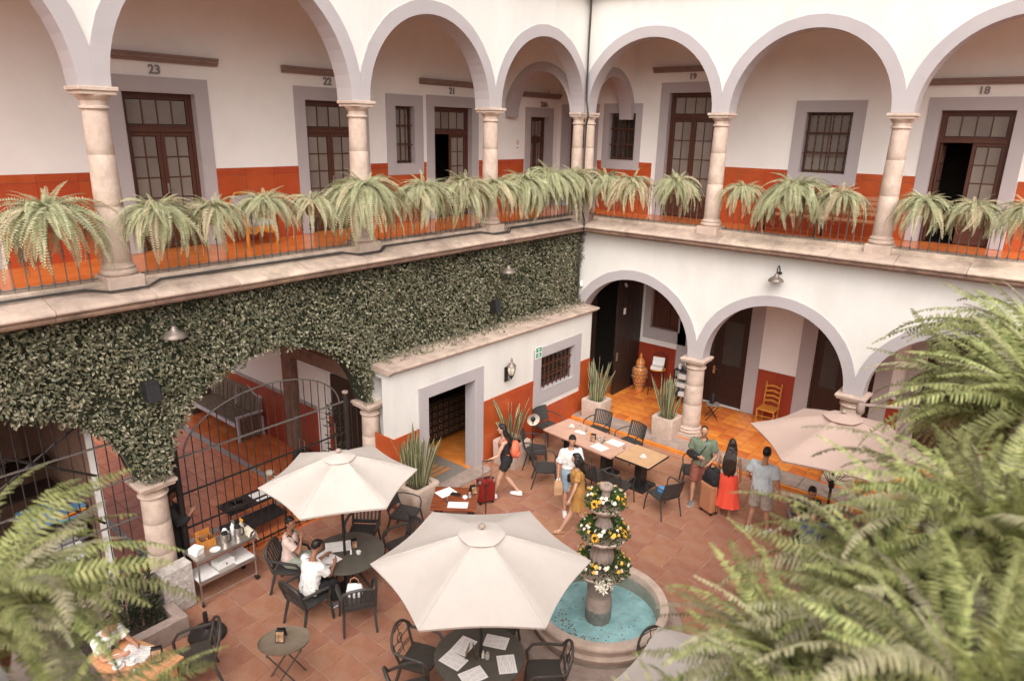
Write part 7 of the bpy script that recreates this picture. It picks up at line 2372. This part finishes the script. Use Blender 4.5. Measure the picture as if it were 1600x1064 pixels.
# 9 person at the lower left table
p = Person('person in white T-shirt leaning over the light wooden table', (1.36, -13.02), (.95, .30), 1.62, 'skin', pelvis_z=.545, lean=.30, legs=SIT, arms={'R': ((.05, .16, -.20), (-.06, .36, -.13)), 'L': ((-.06, .17, -.20), (.02, .38, -.13))}, head=(.5, 0))
p.shirt('cloth_white', .6, -.05, .020, 'T_shirt'); p.bottoms('cloth_navy', 1.85, .018, 'trousers'); p.hair('hair_brown'); p.shoes('shoe_grey')
MB().box(p.C + p.fwd * .14 + Vector((.0, 0, -.02)), (.06, .02, .07), rot=Matrix.Rotation(-.3, 3, 'X')).build('shirt_print', 'cloth_black', p.root)
place_chair('ring', 1.32, -13.04, (.95, .30), 'dark metal chair under the person at the light wooden table', g3)
# 10, 11 seated behind the ferns on the right
p = Person('person in navy shirt seated under the pink parasol, half hidden by ferns', (7.86, -3.95), (-.35, .9), 1.68, 'skin', pelvis_z=.545, lean=.1, fem=False, legs=SIT, arms={'R': ((.05, .16, -.2), (-.02, .34, -.12)), 'L': ((-.05, .16, -.2), (.02, .34, -.12))}, head=(.2, 0))
p.shirt('cloth_navy', .6, -.05, .02, 'T_shirt'); p.bottoms('cloth_black', 1.85, .018, 'trousers'); p.hair('hair_black'); p.shoes('shoe_grey')
p = Person('person in black seated at the table under the pink parasol', (7.52, -3.05), (.5, -.8), 1.66, 'skin', pelvis_z=.545, lean=.15, legs=SIT, arms={'R': ((.05, .16, -.2), (-.02, .34, -.12)), 'L': ((-.05, .16, -.2), (.02, .34, -.12))}, head=(.3, 0))
p.shirt('cloth_black', .6, -.05, .02, 'T_shirt'); p.bottoms('cloth_navy', 1.85, .018, 'trousers'); p.hair('hair_black'); p.shoes('shoe_grey')
g4 = 'chairs under the pink parasol'
M('chair_taupe', (0.22, 0.17, 0.14), 0.5, 0.12, 10)
place_chair('slat', 7.86, -4.02, (-.35, .9), 'taupe chair under the person in navy', g4, 'chair_taupe')
place_chair('slat', 7.50, -3.0, (.5, -.8), 'taupe chair under the person in black', g4, 'chair_taupe')
place_chair('slat', 8.6, -3.2, (-1, -.2), 'taupe empty chair right of the pink parasol pole', g4, 'chair_taupe')
t = round_table('dark round table under the pink parasol', Vector((7.92, -3.3, 0)), .5)
# 12 person at the lower edge
p = Person('person in white seated below the long fern frond near the fountain', (7.95, -7.45), (-.2, -1), 1.66, 'skin', pelvis_z=.545, lean=.15, legs=SIT, arms={'R': ((.05, .16, -.2), (-.02, .34, -.12)), 'L': ((-.05, .16, -.2), (.02, .34, -.12))}, head=(.3, 0))
p.shirt('cloth_white', .6, -.05, .02, 'T_shirt'); p.bottoms('coral', 1.5, .018, 'trousers'); p.hair('hair_brown'); p.shoes('shoe_white')
place_chair('ring', 7.95, -7.38, (-.2, -1), 'dark ring-backed chair under the person in white near the fountain', g3)
place_chair('ring', 7.25, -8.1, (.9, -.3), 'empty dark ring-backed chair right of the fountain', g3)
t = round_table('dark round table at the foot of the cut-off cream parasol', Vector((8.0, -8.3, 0)), .5)
# 13 waiter behind the gate
p = Person('waiter in black standing behind the gate post', (-.42, -11.22), (.3, 1), 1.70, 'skin_dark', fem=False, legs={'L': ((-.02, .04, -.42), (-.02, -.02, -.83)), 'R': ((.02, .04, -.42), (.03, .06, -.83))}, arms={'R': ((.05, .12, -.24), (.0, .30, -.10)), 'L': ((-.06, .05, -.26), (-.03, .22, -.34))}, head=(.5, 0))
p.shirt('cloth_black', 1.7, -.06, .022, 'jacket'); p.bottoms('cloth_black', 1.9, .02, 'trousers'); p.hair('hair_black'); p.shoes('cloth_black', sole='black_plastic')
p.skirt('cloth_black', .45, .19, .08, 'apron', ripples=0)
fuse_all()
# ================================================================ NEAR GALLERY (camera corner) AND ITS FERNS
XE, YS = 10.72, -15.22
def EW(s, d, z): return Vector((XE - d, -s, z))      # east gallery edge, s towards the camera
def SW_(s, d, z): return Vector((s, YS + d, z))       # south gallery edge
random.seed(9)
def near_ledge(W, s0, s1, label):
    root = thing('stone_ledge', label, 'ledge')
    m = MB(); m.prism([(-.26, 4.94), (.14, 4.94), (.26, 5.0), (.5, 5.01), (.58, 5.085), (.51, 5.2), (.12, 5.30), (-.26, 5.30)], lambda d, z: W(s0, d, z), lambda d, z: W(s1, d, z)); m.build('ledge_stone', 'cantera_ledge', root)
    m = MB(); wbox(m, W, s0, s1, -.25, .11, 5.301, ZF); m.build('kerb', 'cantera_ledge', root)
near_ledge(EW, 4.0, 14.6, 'stone ledge of the near right gallery under the big ferns')
near_ledge(SW_, 4.0, 10.1, 'stone ledge of the near left gallery under the big ferns')
railing(EW, 6.0, 14.6, .03, 'near right railing carrying the big foreground ferns')
railing(SW_, 4.5, 10.1, .03, 'near left railing carrying the foreground ferns')
m = MB(); wbox(m, EW, 4.0, 16.0, -2.3, -.25, 5.1, ZG); wbox(m, SW_, 4.0, 13.0, -2.3, -.25, 5.1, ZG - .003)
tag(m.build('near_gallery_floor', 'gallery_floor'), kind='structure')
m = MB(); wbox(m, EW, 1.2, 16.0, -.25, .1, 0, 5.1)
tag(m.build('lower_wall', 'plaster_inner'), 'plain lower wall under the near right gallery', 'wall')

NK = [(75, 15), (62, -8), (50, -30), (38, -50), (22, -70), (5, -80)]
NEAR = {m: [[frond_mesh(a + random.uniform(-6, 6), b, m, pairs=34, wid=.072, cover=.225, ragged=.22, seed=900 + 7 * i + v, segs=3, side=random.uniform(-.8, .8), drop=random.uniform(.7, 1.2)) for v in range(3)] for i, (a, b) in enumerate(NK)] for m in ('fern_near', 'fern_olive')}
def near_fern(pos, rad, n, label, seed, dry=.15, out=(-1, 0, 0), k0=0):
    return fern(pos, rad, n, label, dry=dry, seed=seed, out=out, group='big ferns in the foreground', banks=NEAR, mats=('fern_near', 'fern_olive'), dense=1.75, tilt=.38, lens=(.85, 1.05, 1.15, 1.2, 1.1, .95), k0=k0)
near_fern((10.46, -13.62, 6.16), .48, 84, 'huge blurred green fern in the lower right foreground, nearest one', 301, .2)
near_fern((10.40, -12.85, 6.24), .54, 104, 'huge green fern filling the right foreground, second from the corner', 302, .3)
near_fern((10.46, -12.0, 6.42), .58, 96, 'big green fern at the right edge, third from the corner', 303, .2)
near_fern((10.40, -11.15, 6.48), .60, 76, 'green fern at the right edge, farthest of the foreground row', 304, .2)
near_fern((10.2, -13.8, 5.84), .46, 70, 'low fern hanging at the bottom of the right foreground', 305, .35)
near_fern((10.2, -13.1, 6.04), .50, 90, 'broad fern in the middle of the right foreground mass', 308, .35)
near_fern((7.78, -15.10, 5.92), .58, 84, 'big green fern cut by the lower left corner', 306, .25, (0, 1, 0), 2)
near_fern((8.30, -15.06, 5.60), .48, 66, 'green fern at the bottom edge, beside the lower left corner one', 307, .3, (0, 1, 0), 1)
near_fern((10.30, -11.6, 6.26), .56, 90, 'dense fern between the two farthest ferns of the right foreground row', 309, .2)
near_fern((9.92, -14.0, 5.72), .42, 56, 'small fern at the bottom edge over the cut-off cream parasol', 310, .4)
near_fern((10.0, -13.45, 5.86), .48, 80, 'feathery fern at the left flank of the right foreground mass', 311, .3)
